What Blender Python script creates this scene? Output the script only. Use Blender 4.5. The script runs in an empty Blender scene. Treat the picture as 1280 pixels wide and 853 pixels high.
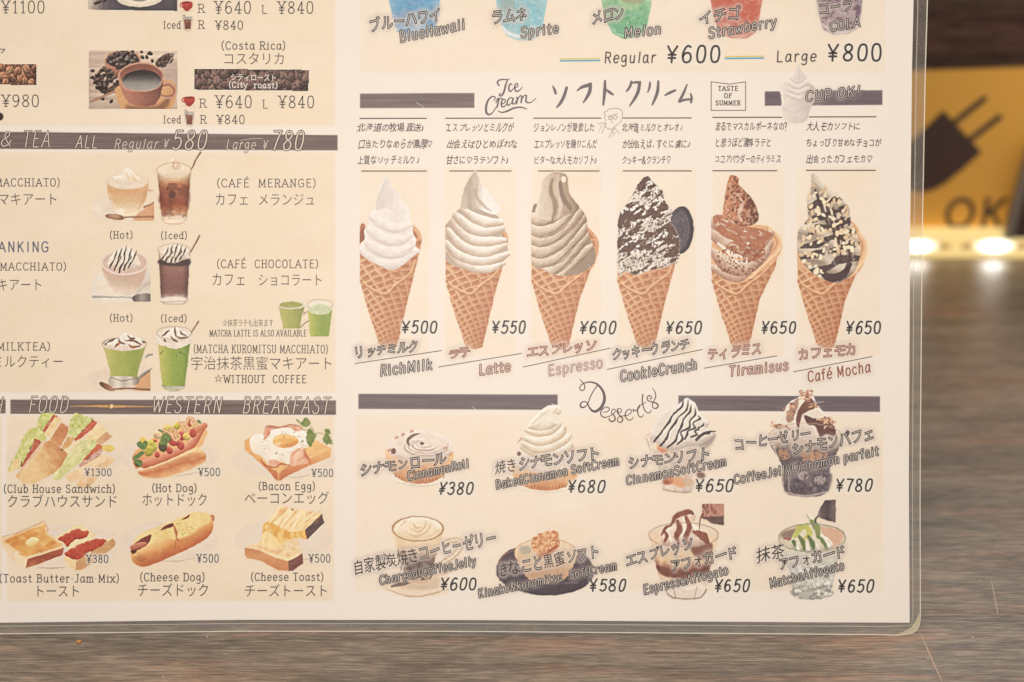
import bpy, math, random
import numpy as np
from mathutils import Vector, Matrix

# ------------------------------------------------------------------ frame of the place
PX = 0.00025                     # one unit of the menu's own print grid, in metres
TH = math.radians(28)            # how far the menu leans back
DIST = 0.63
sc = bpy.context.scene
C = sc.collection
MENU_M = Matrix.Rotation(math.pi/2 - TH, 4, 'X')
YB = 795.0                       # print-grid row of the menu's bottom edge (stands on the table)

def page(px, py, z=0.0):
    return Vector(((px-640)*PX, (YB-py)*PX, z))

cam_loc = MENU_M @ Vector((0, (YB-426.5)*PX, DIST))
cam = bpy.data.cameras.new('camera')
cam.sensor_width = 36
cam.lens = 36*DIST/(1280*PX)
cam.clip_start = 0.02
cam.clip_end = 20
cam.dof.use_dof = True
cam.dof.focus_distance = DIST
cam.dof.aperture_fstop = 6.3
co = bpy.data.objects.new('camera', cam)
co.location = cam_loc
co.rotation_euler = (math.pi/2 - TH, 0, 0)
C.objects.link(co)
sc.camera = co

w = bpy.data.worlds.new('World')
sc.world = w
w.use_nodes = True
bg = w.node_tree.nodes['Background']
bg.inputs[0].default_value = (1.0, 0.935, 0.84, 1)
bg.inputs[1].default_value = 0.60

def area(name, loc, target, size, power, col, sy=None):
    l = bpy.data.lights.new(name, 'AREA')
    l.energy = power
    l.color = col
    l.size = size
    if sy:
        l.shape = 'RECTANGLE'
        l.size_y = sy
    o = bpy.data.objects.new(name, l)
    o.location = loc
    o.rotation_euler = (Vector(target)-Vector(loc)).to_track_quat('-Z', 'Y').to_euler()
    C.objects.link(o)
    return o
area('table_sheen_light', (0.45, 1.15, 1.45), (0.2, 0.15, 0.0), 0.7, 2.0, (0.92, 0.97, 1.0), 0.5)  # unseen cool light added beyond the wall for a grey sheen on the table
def on_menu(px, py, z):
    return tuple(MENU_M @ Vector(((px-640)*PX, (YB-py)*PX, z)))
area('near_lamp', on_menu(600, 300, .46), on_menu(570, 400, 0), 0.14, 0.91, (1.0, 0.86, 0.745))
area('ceiling_lamp', (0.25, -0.55, 1.75), (0.05, 0.1, 0.05), 0.8, 5.6, (1.0, 0.84, 0.69))

sc.view_settings.view_transform = 'Standard'
sc.view_settings.look = 'None'
sc.view_settings.exposure = 0
sc.view_settings.gamma = 1
sc.cycles.max_bounces = 6
sc.cycles.transparent_max_bounces = 16
sc.cycles.use_denoising = True
sc.cycles.caustics_reflective = False
sc.cycles.caustics_refractive = False

def ray_dir(px, py):
    p = MENU_M @ page(px, py)
    return p - cam_loc
def on_table(px, py, z=0.0):
    d = ray_dir(px, py)
    t = (z-cam_loc.z)/d.z
    return cam_loc + d*t
def on_wall(px, py, Y):
    d = ray_dir(px, py)
    t = (Y-cam_loc.y)/d.y
    return cam_loc + d*t

# ------------------------------------------------------------------ helpers
GAIN = np.array([1.10, 0.985, 0.875])   # light colour on the sheet: display = albedo * GAIN
def lin(c):
    c = np.asarray(c, dtype=float)/255.0
    return np.where(c <= .04045, c/12.92, ((c+.055)/1.055)**2.4)
def alb(c):
    return np.clip(lin(c)/GAIN, 0.0, 0.95)

def mesh_obj(name, verts, faces, mats, parent=None, cols=None, smooth=False, midx=None):
    me = bpy.data.meshes.new(name)
    me.from_pydata([tuple(v) for v in verts], [], faces)
    if cols is not None:
        a = me.color_attributes.new('Col', 'FLOAT_COLOR', 'POINT')
        a.data.foreach_set('color', np.asarray(cols, dtype=np.float32).ravel())
    for m in (mats if isinstance(mats, (list, tuple)) else [mats]):
        me.materials.append(m)
    if midx is not None:
        me.polygons.foreach_set('material_index', midx)
    if smooth:
        me.shade_smooth()
    o = bpy.data.objects.new(name, me)
    C.objects.link(o)
    if parent:
        o.parent = parent
    return o

def tag(o, label=None, cat=None, group=None, kind=None):
    if label: o['label'] = label
    if cat: o['category'] = cat
    if group: o['group'] = group
    if kind: o['kind'] = kind
    return o
def empty(name, loc=(0, 0, 0), rot=(0, 0, 0)):
    o = bpy.data.objects.new(name, None)
    o.location = loc
    o.rotation_euler = rot
    o.empty_display_size = .02
    C.objects.link(o)
    return o

def box_geo(lo, hi, b=0.0):
    import bmesh
    bm = bmesh.new()
    bmesh.ops.create_cube(bm, size=1)
    for v in bm.verts:
        v.co = Vector([(lo[i]+hi[i])/2 + v.co[i]*(hi[i]-lo[i]) for i in range(3)])
    if b > 0:
        bmesh.ops.bevel(bm, geom=bm.edges[:], offset=b, segments=2, affect='EDGES', profile=.6)
    vs = [v.co.copy() for v in bm.verts]
    fs = [[v.index for v in f.verts] for f in bm.faces]
    bm.free()
    return vs, fs
def prism(pts, z0, z1):
    """closed outline (x,y) extruded from z0 to z1"""
    n = len(pts)
    vs = [(p[0], p[1], z0) for p in pts]+[(p[0], p[1], z1) for p in pts]
    fs = [list(range(n-1, -1, -1)), list(range(n, 2*n))]
    fs += [[i, (i+1) % n, n+(i+1) % n, n+i] for i in range(n)]
    return vs, fs

class N:
    """small node-tree builder"""
    def __init__(s, name):
        s.m = bpy.data.materials.new(name)
        s.m.use_nodes = True
        s.t = s.m.node_tree
        s.t.nodes.clear()
        s.out = s.t.nodes.new('ShaderNodeOutputMaterial')
    def n(s, typ, props=None, **ins):
        nd = s.t.nodes.new('ShaderNode'+typ)
        for k, v in (props or {}).items():
            setattr(nd, k, v)
        for k, v in ins.items():
            key = int(k[1:]) if k[0] == '_' and k[1:].isdigit() else k.replace('_', ' ')
            if hasattr(v, 'is_output') or isinstance(v, bpy.types.NodeSocket):
                s.t.links.new(v, nd.inputs[key])
            else:
                nd.inputs[key].default_value = v
        return nd
    def ramp(s, fac, stops, interp='LINEAR'):
        nd = s.n('ValToRGB', None, Fac=fac)
        cr = nd.color_ramp
        cr.interpolation = interp
        while len(cr.elements) < len(stops):
            cr.elements.new(.5)
        for e, (p, c) in zip(cr.elements, stops):
            e.position = p
            e.color = (*c, 1) if len(c) == 3 else c
        return nd.outputs['Color']
    def end(s, sock):
        s.t.links.new(sock, s.out.inputs['Surface'])
        return s.m

def mat_plain(name, col, rough=.5, metal=0.0, spec=.5, emit=None, es=0.0):
    b = N(name)
    p = b.n('BsdfPrincipled', None, Base_Color=(*col, 1), Roughness=rough, Metallic=metal)
    p.inputs['Specular IOR Level'].default_value = spec
    tc = b.n('TexCoord').outputs['Object']
    nz = b.n('TexNoise', None, Vector=tc, Scale=900.0, Detail=3.0)
    bp = b.n('Bump', None, Strength=.08, Distance=.0004, Height=nz.outputs['Fac'])
    b.t.links.new(bp.outputs[0], p.inputs['Normal'])
    if emit:
        p.inputs['Emission Color'].default_value = (*emit, 1)
        p.inputs['Emission Strength'].default_value = es
    return b.end(p.outputs[0])

def mat_wood(name, dark, mid, light, red, rough, sx=6.0, fine=1.0, bump=.25, spec=.5, seed=0.0, coat=0.0):
    """brushed wood-grain laminate, grain along X"""
    b = N(name)
    tc = b.n('TexCoord').outputs['Object']
    def nz(scx, scy, sz, detail, rgh=.55, dist=0.0):
        mp = b.n('Mapping', None, Vector=tc, Scale=(scx, scy, sz), Location=(seed, seed*1.7, 0))
        return b.n('TexNoise', None, Vector=mp.outputs[0], Scale=1.0, Detail=detail, Roughness=rgh, Distortion=dist).outputs['Fac']
    broad = nz(sx*2.0, 95, 95, 5.0, .6, .25)
    mid_n = nz(sx*9, 850, 850, 4.0, .65, .35)
    fine_n = nz(sx*22, 2300*fine, 2300*fine, 3.0, .7, .2)
    hue = nz(sx*2.2, 120, 120, 3.0, .5, .2)
    a = b.n('Math', {'operation': 'MULTIPLY'}, _0=broad, _1=.32)
    c = b.n('Math', {'operation': 'MULTIPLY_ADD'}, _0=mid_n, _1=.30, _2=a.outputs[0])
    d = b.n('Math', {'operation': 'MULTIPLY_ADD'}, _0=fine_n, _1=.42, _2=c.outputs[0])
    col = b.ramp(d.outputs[0], [(.43, dark), (.52, mid), (.60, light)])
    hm = b.ramp(hue, [(.5, (0, 0, 0)), (.66, (1, 1, 1))])
    rd = b.n('Mix', {'data_type': 'RGBA', 'blend_type': 'MULTIPLY'}, Factor=hm)
    b.t.links.new(col, rd.inputs[6])
    rd.inputs[7].default_value = (*red, 1)
    # pores: short thin pale dashes
    dash = nz(sx*13, 1500*fine, 1500*fine, 2.0, .5, .3)
    dm = b.ramp(dash, [(.56, (0, 0, 0)), (.68, (1, 1, 1))])
    pm = b.n('Mix', {'data_type': 'RGBA'}, Factor=b.n('Math', {'operation': 'MULTIPLY'}, _0=dm, _1=.38).outputs[0])
    b.t.links.new(rd.outputs[2], pm.inputs[6])
    pm.inputs[7].default_value = (*[min(1, x*1.5+.02) for x in light], 1)
    dk = nz(sx*9+3, 1250*fine, 1250*fine, 3.0, .6, .4)
    dkm = b.ramp(dk, [(.55, (1, 1, 1)), (.70, (.62, .58, .55))])
    fin = b.n('Mix', {'data_type': 'RGBA', 'blend_type': 'MULTIPLY'}, Factor=1.0)
    b.t.links.new(pm.outputs[2], fin.inputs[6])
    b.t.links.new(dkm, fin.inputs[7])
    pm = fin
    bp = b.n('Bump', None, Strength=bump, Distance=.0006, Height=d.outputs[0])
    rr = b.n('MapRange', None, Value=fine_n)
    rr.inputs['To Min'].default_value = rough-.08
    rr.inputs['To Max'].default_value = rough+.1
    p = b.n('BsdfPrincipled', None, Base_Color=pm.outputs[2], Roughness=rr.outputs[0], Normal=bp.outputs[0])
    p.inputs['Specular IOR Level'].default_value = spec
    p.inputs['Coat Weight'].default_value = coat
    p.inputs['Coat Roughness'].default_value = .22
    return b.end(p.outputs[0])

# ------------------------------------------------------------------ the place behind and below
M_table = mat_wood('table_wood', (.062, .047, .035), (.172, .133, .101), (.34, .268, .208), (1.16, .90, .81), .36, bump=.5, spec=1.0, coat=.55)
M_wall = mat_wood('wall_wood', (.028, .015, .011), (.062, .036, .027), (.15, .09, .07), (1.15, .9, .85), .5, sx=4, fine=.8, bump=.3, spec=.3, seed=3.1)

Y_EDGE = on_table(1200, 321).y
Y_WALL = Y_EDGE + .012
vs, fs = box_geo((-.75, -.42, -.030), (.75, Y_EDGE, 0), .0015)
table = mesh_obj('tabletop', vs, fs, M_table)
root = empty('dining_table', (0, 0, -.03))
table.location = (0, 0, .03)
table.parent = root
tag(root, 'brown wood-grain table with fine scratches under the leaning menu', 'table')
M_leg = mat_plain('leg_metal', (.02, .02, .02), .4, .8)
for x in (-.65, .65):
    for y in (-.34, Y_EDGE-.08):
        vs, fs = box_geo((x-.02, y-.02, -.69), (x+.02, y+.02, -.0005), .002)
        mesh_obj('leg', vs, fs, M_leg, root)
# scratches: shallow pale nicks in the varnish
M_scr = mat_plain('scratch_pale', (.62, .44, .33), .6)
def scratch(pts, wd, col=M_scr, z=.00004):
    P = [on_table(*p) for p in pts]
    vs, fs = [], []
    for i, p in enumerate(P):
        d = (P[min(i+1, len(P)-1)]-P[max(i-1, 0)])
        n = Vector((-d.y, d.x, 0)).normalized()
        ww = wd*(.25 if i in (0, len(P)-1) else 1)
        vs += [p+n*ww+Vector((0, 0, z)), p-n*ww+Vector((0, 0, z)), p+Vector((0, 0, z+.00004))]
    for i in range(len(P)-1):
        a, b_ = i*3, i*3+3
        fs += [[a, a+2, b_+2, b_], [a+2, a+1, b_+1, b_+2]]
    o = mesh_obj('scratch', vs, fs, col, root)
    o.location = (0, 0, .03)
scratch([(1149, 789), (1157, 806), (1164, 823), (1171, 838), (1180, 858)], .00016)
scratch([(1238.5, 722), (1241, 735), (1244, 750), (1246.5, 763), (1248, 772)], .00014, mat_plain('scratch_grey', (.55, .43, .37), .6))

Z_TOP = on_wall(1200, -60, Y_WALL).z
vs, fs = box_geo((-1.4, Y_WALL, -.72), (1.6, Y_WALL+.04, Z_TOP), .002)
wall = mesh_obj('wall', vs, fs, M_wall)
tag(wall, 'dark brown wood-grain wall panel behind the table', kind='structure')
vs, fs = box_geo((-3, -3, -.74), (3, 3, -.72), 0)
M_floor = mat_wood('floor_wood', (.05, .035, .025), (.10, .07, .05), (.16, .11, .08), (1.1, .95, .9), .5, seed=8)
tag(mesh_obj('floor', vs, fs, M_floor), 'plain brown floor below the table', kind='structure')

# ------------------------------------------------------------------ light strip, sign and board at the wall
def wall_xy(px, py, Y):
    p = on_wall(px, py, Y)
    return (p.x, p.z)
YS = Y_WALL-.0025
def wall_prism(name, pts, Y0, Y1, mat, parent=None):
    """outline traced on the wall plane Y1, with its thickness towards Y0"""
    P = [wall_xy(x, y, Y1) for x, y in pts]
    vs, fs = prism(P, 0, 1)
    vs = [(v[0], Y0 if v[2] else Y1, v[1]) for v in vs]
    return mesh_obj(name, vs, fs, mat, parent)

M_sign = mat_plain('sign_yellow', (.96, .52, .10), .38)
M_signink = mat_plain('sign_ink', (.080, .045, .038), .5)
sign = empty('power_outlet_sign')
tag(sign, 'amber yellow sign with a dark plug pictogram and the letters OK', 'sign')
wall_prism('sign_board', [(930, 96), (1150, 88.5), (1420, 79), (1420, 291), (930, 291)], YS, Y_WALL-.0002, M_sign, sign)
YI = YS-.0003
wall_prism('plug_body', [(1179, 138), (1202, 163), (1227, 190), (1205, 210), (1182, 229), (1168, 237), (1152, 241), (1136, 237), (1124, 224), (1119, 208), (1122, 193), (1148, 168)], YI, YS-.00005, M_signink, sign)
def bar_pts(a, b, w):
    d = Vector((b[0]-a[0], b[1]-a[1])).normalized()*w/2
    n = Vector((-d.y, d.x))
    return [(a[0]+n.x, a[1]+n.y), (b[0]+n.x, b[1]+n.y), (b[0]+n.x*.4+d.x*.8, b[1]+n.y*.4+d.y*.8), (b[0]-n.x*.4+d.x*.8, b[1]-n.y*.4+d.y*.8), (b[0]-n.x, b[1]-n.y), (a[0]-n.x, a[1]-n.y)]
wall_prism('plug_prong', bar_pts((1193, 153), (1231, 123), 7), YI, YS-.00005, M_signink, sign)
wall_prism('plug_prong', bar_pts((1212, 175), (1250, 146), 7), YI, YS-.00005, M_signink, sign)
# the letters O and K
o_out, o_in = [], []
for i in range(28):
    a = 2*math.pi*i/28
    yo, xo = math.sin(a), math.cos(a)
    o_out.append((1200+18.5*xo - 3.5*yo, 267+20*yo))
    o_in.append((1200+12.5*xo - 2.6*yo, 267+14.5*yo))
P0 = [wall_xy(x, y, YS) for x, y in o_out]
P1 = [wall_xy(x, y, YS) for x, y in o_in]
vs = [(p[0], YI, p[1]) for p in P0+P1]+[(p[0], YS-.00005, p[1]) for p in P0+P1]
fs = []
for i in range(28):
    j = (i+1) % 28
    fs += [[i, j, 28+j, 28+i], [56+i, 56+j, j, i], [28+i, 28+j, 84+j, 84+i]]
mesh_obj('lettering', vs, fs, M_signink, sign)
wall_prism('lettering', [(1232, 247), (1238, 247), (1235, 263), (1254, 247), (1262, 247), (1243, 264), (1254, 287), (1247, 287), (1238, 268), (1233.5, 272), (1231, 287), (1225, 287)], YI, YS-.00005, M_signink, sign)

# light strip lying at the foot of the wall
strip = empty('led_light_strip')
tag(strip, 'glowing cream light strip with bright diodes along the foot of the wall', 'light strip')
YL = Y_EDGE+.001
zt, zb = on_wall(1200, 294.5, YL).z, on_wall(1200, 320, YL).z
M_str = mat_plain('strip_glow', (.55, .42, .18), .45, emit=(1.0, .74, .30), es=.75)
M_lens = mat_plain('strip_chip', (.5, .32, .12), .5, emit=(1, .6, .2), es=.25)
_b = N('diode_glow')
M_dio = _b.end(_b.n('Emission', None, Color=_b.n('Attribute', {'attribute_name': 'Col'}).outputs['Color'], Strength=1.0).outputs[0])
vs, fs = box_geo((-.45, YL, zb-.004), (.62, Y_WALL-.0004, zt), .0008)
mesh_obj('housing', vs, fs, M_str, strip)
xa, xb = on_wall(1146, 307, YL).x, on_wall(1243, 307, YL).x
def disc(cx, cz, rx, rz, Y, t):
    pts = [(cx+rx*math.cos(2*math.pi*i/14), cz+rz*math.sin(2*math.pi*i/14)) for i in range(14)]
    v, f = prism(pts, 0, 1)
    return [(q[0], Y-t if q[2] else Y, q[1]) for q in v], f
zc = (zt+zb)/2
for k in range(-9, 6):
    cx = xa+(xb-xa)*k
    if -.44 < cx < .61:
        hz = (zt-zb)/2*.98
        v, cl = [(cx, YL-.0012, zc)], [(16, 15.5, 15, 1)]
        for rr_, c_ in ((.28, (12, 11.4, 10.5)), (.5, (2.6, 2.3, 1.6)), (.75, (1.1, .88, .45)), (1.0, (.76, .57, .24))):
            for i in range(20):
                a_ = 2*math.pi*i/20
                v.append((cx+.0125*rr_*math.cos(a_), YL-.0012*(1-rr_)-.0001, zc+hz*rr_*math.sin(a_)))
                cl.append((*c_, 1))
        f = [[0, 1+(i+1) % 20, 1+i] for i in range(20)]
        for r_ in range(3):
            f += [[1+20*r_+i, 1+20*r_+(i+1) % 20, 21+20*r_+(i+1) % 20, 21+20*r_+i] for i in range(20)]
        mesh_obj('diode', v, f, M_dio, strip, cols=cl)
        for q in (.36, .64):
            v, f = box_geo((cx+(xb-xa)*q-.0022, YL-.0008, zc-.0012), (cx+(xb-xa)*q+.0022, YL-.0001, zc+.0012), 0)
            mesh_obj('resistor', v, f, M_lens, strip)

# board leaning in front of the sign
M_bd = mat_plain('board_dark', (.06, .036, .026), .45)
M_be = mat_plain('board_edge', (.22, .19, .165), .3)
board = empty('leaning_board')
tag(board, 'dark board with a pale grey edge leaning over the lower corner of the yellow sign', 'board')
wall_prism('panel', [(1262, 293), (1291, 183), (1400, 150), (1400, 293)], Y_WALL-.013, Y_WALL-.009, M_bd, board)
wall_prism('edge', [(1252.5, 293), (1282, 183), (1291, 182.5), (1262.5, 293)], Y_WALL-.0138, Y_WALL-.0085, M_be, board)

# ------------------------------------------------------------------ the menu sheet
menu = empty('menu')
menu.matrix_world = MENU_M
tag(menu, 'laminated cafe menu with printed pictures of ice cream cones, desserts, coffee and food', 'menu')

def right_edge(y, outer):
    ys = [-393, 0, 85, 300, 600, 766]
    xs = [1169, 1160, 1157.3, 1153.3, 1150.6, 1151] if outer else [1149, 1142, 1140, 1137.6, 1136, 1137]
    return float(np.interp(y, ys, xs))
def bottom_edge(x, outer):
    xs = [-530, 0, 300, 600, 1000, 1137, 1160]
    ys = [797, 793, 789.8, 790.2, 793.3, 794.6, 794.8] if outer else [783, 778.6, 775, 775.3, 778, 778.6, 778.6]
    return float(np.interp(x, xs, ys))

def mat_print(name, rough=.42, mott=.05):
    b = N(name)
    at = b.n('Attribute', {'attribute_name': 'Col'})
    tc = b.n('TexCoord').outputs['Object']
    n1 = b.n('TexNoise', None, Vector=tc, Scale=90.0, Detail=4.0, Roughness=.6).outputs['Fac']
    n2 = b.n('TexNoise', None, Vector=tc, Scale=2600.0, Detail=2.0, Roughness=.7).outputs['Fac']
    f = b.n('Math', {'operation': 'MULTIPLY_ADD'}, _0=n1, _1=mott*.8, _2=1-mott*.85)
    f2 = b.n('Math', {'operation': 'MULTIPLY_ADD'}, _0=n2, _1=mott*.9, _2=f.outputs[0])
    mx = b.n('VectorMath', {'operation': 'SCALE'}, _0=at.outputs['Color'], Scale=f2.outputs[0])
    bp = b.n('Bump', None, Strength=.10, Distance=.0002, Height=n1)
    p = b.n('BsdfPrincipled', None, Base_Color=mx.outputs[0], Roughness=rough, Normal=bp.outputs[0])
    p.inputs['Specular IOR Level'].default_value = .4
    return b.end(p.outputs[0])
M_print = mat_print('printed_sheet')

PAPER = (248, 231, 214)
PANEL = (248, 227, 203)
LPANEL = (246, 222, 193)

def loop_obj(name, pts, z0, z1, mat, col, parent):
    v, f = prism([(page(x, y).x, page(x, y).y) for x, y in pts][::-1], z0, z1)
    return mesh_obj(name, v, f, mat, parent, cols=[(*alb(col), 1)]*len(v))
right = [(right_edge(y, False), y) for y in (-393, -200, 0, 85, 200, 300, 450, 600, 700, 766)]
bot = [(x, bottom_edge(x, False)) for x in (1000, 800, 600, 450, 300, 150, 0, -250, -530)]
loop_obj('paper_sheet', right+[(1137, bottom_edge(1137, False))]+bot+[(-530, -393)], -.00025, 0, M_print, PAPER, menu)

def film_mat(name, veil, tint, rough, sparkle):
    b = N(name)
    tc = b.n('TexCoord').outputs['Object']
    nz = b.n('TexNoise', None, Vector=tc, Scale=2300.0, Detail=3.0, Roughness=.7).outputs['Fac']
    lg = b.n('TexNoise', None, Vector=tc, Scale=160.0, Detail=3.0).outputs['Fac']
    sp = b.ramp(nz, [(.58, (0, 0, 0)), (.72, (1, 1, 1))])
    spm = b.n('Math', {'operation': 'MULTIPLY'}, _0=sp, _1=sparkle)
    v = b.n('Math', {'operation': 'MULTIPLY_ADD'}, _0=lg, _1=.16, _2=veil-.08)
    vv = b.n('Math', {'operation': 'ADD', 'use_clamp': True}, _0=v.outputs[0], _1=spm.outputs[0])
    bp = b.n('Bump', None, Strength=.5, Distance=.0004, Height=nz)
    p = b.n('BsdfPrincipled', None, Base_Color=(*tint, 1), Roughness=rough, Normal=bp.outputs[0])
    tr = b.n('BsdfTransparent', None, Color=(.93, .93, .90, 1))
    ms = b.n('MixShader', None, Fac=vv.outputs[0])
    b.t.links.new(tr.outputs[0], ms.inputs[1])
    b.t.links.new(p.outputs[0], ms.inputs[2])
    return b.end(ms.outputs[0])
M_film = film_mat('laminate_clear', .20, (.42, .40, .37), .22, .16)
M_film2 = film_mat('laminate_ground', .22, (.45, .43, .40), .2, .75)
M_lip = film_mat('laminate_lip', .8, (.86, .81, .70), .22, .5)  # glints along the film's edge put into its pale, specked colour
M_seam = film_mat('laminate_seam', .6, (.66, .63, .56), .3, .2)

def offset_path(k):
    """k = 0 at the paper's edge, 1 at the laminate's outer edge; goes down the right side, round the corner, along the bottom"""
    pts = []
    for y in list(range(-393, 740, 60))+[745, 760]:
        a, b_ = right_edge(y, False), right_edge(y, True)
        pts.append((a+(b_-a)*k, y))
    ci = (1137.0, 778.6)                       # paper corner
    cor = [(1151, 766), (1150.8, 775), (1149.6, 782), (1146.6, 788), (1141, 792), (1132, 794.2), (1121, 794.9)]
    for x, y in cor:
        pts.append((ci[0]+(x-ci[0])*k, ci[1]+(y-ci[1])*k) if k > .5 else (ci[0]+(x-ci[0])*k*.75, ci[1]+(y-ci[1])*k*.75))
    for x in list(range(1100, 0, -50))+[0, -250, -530]:
        a, b_ = bottom_edge(x, False), bottom_edge(x, True)
        pts.append((x, a+(b_-a)*k))
    return pts
def strip_obj(name, k0, k1, z, mat, t=.0001):
    A, B = offset_path(k0), offset_path(k1)
    n = len(A)
    vs = [page(*p, z) for p in A]+[page(*p, z) for p in B]+[page(*p, z-t) for p in B]
    fs = [[i, i+n, i+n+1, i+1] for i in range(n-1)]+[[n+i, 2*n+i, 2*n+i+1, n+i+1] for i in range(n-1)]
    return mesh_obj(name, vs, fs, mat, menu)
strip_obj('laminate_border', 0.0, .27, -.00002, M_film)
strip_obj('laminate_seam', .27, .34, 0.0, M_seam)
strip_obj('laminate_border', .34, .92, -.00002, M_film2)
strip_obj('laminate_edge', .92, 1.0, .00004, M_lip, .0003)
# pale lifted patch of film at the worn corner
cp = [(1119, 793.6), (1128, 790.5), (1138, 785), (1145, 776), (1149, 766), (1150.4, 774), (1149, 782), (1146, 787.4), (1140.6, 791.3), (1131, 793.5)]
v, f = prism([(page(x, y).x, page(x, y).y) for x, y in cp][::-1], .00003, .00010)
M_cor = film_mat('laminate_lifted', .6, (.72, .66, .50), .25, .4)
mesh_obj('lifted_corner', v, f, M_cor, menu)

# dust and crumbs
def blob(name, pos, r, mat, seed, flat=.6, parent=None):
    import bmesh
    bm = bmesh.new()
    bmesh.ops.create_icosphere(bm, subdivisions=2, radius=1)
    q = random.Random(seed)
    ph = [q.uniform(0, 6) for _ in range(4)]
    for v_ in bm.verts:
        c = v_.co
        k = 1+.3*math.sin(3*c.x+ph[0])*math.cos(4*c.y+ph[1])+.22*math.sin(6*c.z+5*c.x+ph[2])
        v_.co = Vector((c.x*k*r, c.y*k*r*.8, c.z*k*r*flat))
    me = bpy.data.meshes.new(name)
    bm.to_mesh(me)
    bm.free()
    me.materials.append(mat)
    o = bpy.data.objects.new(name, me)
    C.objects.link(o)
    o.location = pos
    o.rotation_euler = (0, 0, q.uniform(0, 6))
    if parent: o.parent = parent
    return o
M_crumb = mat_plain('crumb_toast', (.62, .30, .08), .7)
cr = blob('crumb', on_table(98.5, 802, .0004), .0007, M_crumb, 3)
tag(cr, 'tiny orange bread crumb on the table just below the menu', 'crumb')
M_dust = mat_plain('dust_white', (.75, .70, .62), .8)
dm_v, dm_f = [], []
for i, (x, y) in enumerate(((259, 796), (204, 846), (1216, 797), (1160, 823), (1176, 824), (20, 842), (1225, 726), (722, 846), (400, 833), (884, 812), (1190, 700), (1244, 690), (560, 840), (1262, 790), (300, 843))):
    c = on_table(x, y, .0001)
    for k in range(2):
        a = 1.3*i+k
        r = .00022 if i < 4 else .00013
        b0 = len(dm_v)
        dm_v += [c+Vector((math.cos(a+t)*r*(1+.5*((i+int(t)) % 2)), math.sin(a+t)*r, .00005*k)) for t in (0, 1.1, 2.2, 3.4, 4.6, 5.5)]+[c+Vector((0, 0, .0002+.00005*k))]
        dm_f += [[b0+j, b0+(j+1) % 6, b0+6] for j in range(6)]
tag(mesh_obj('dust', dm_v, dm_f, M_dust), 'pale dust specks on the wood grain table', 'dust', kind='stuff')

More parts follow.
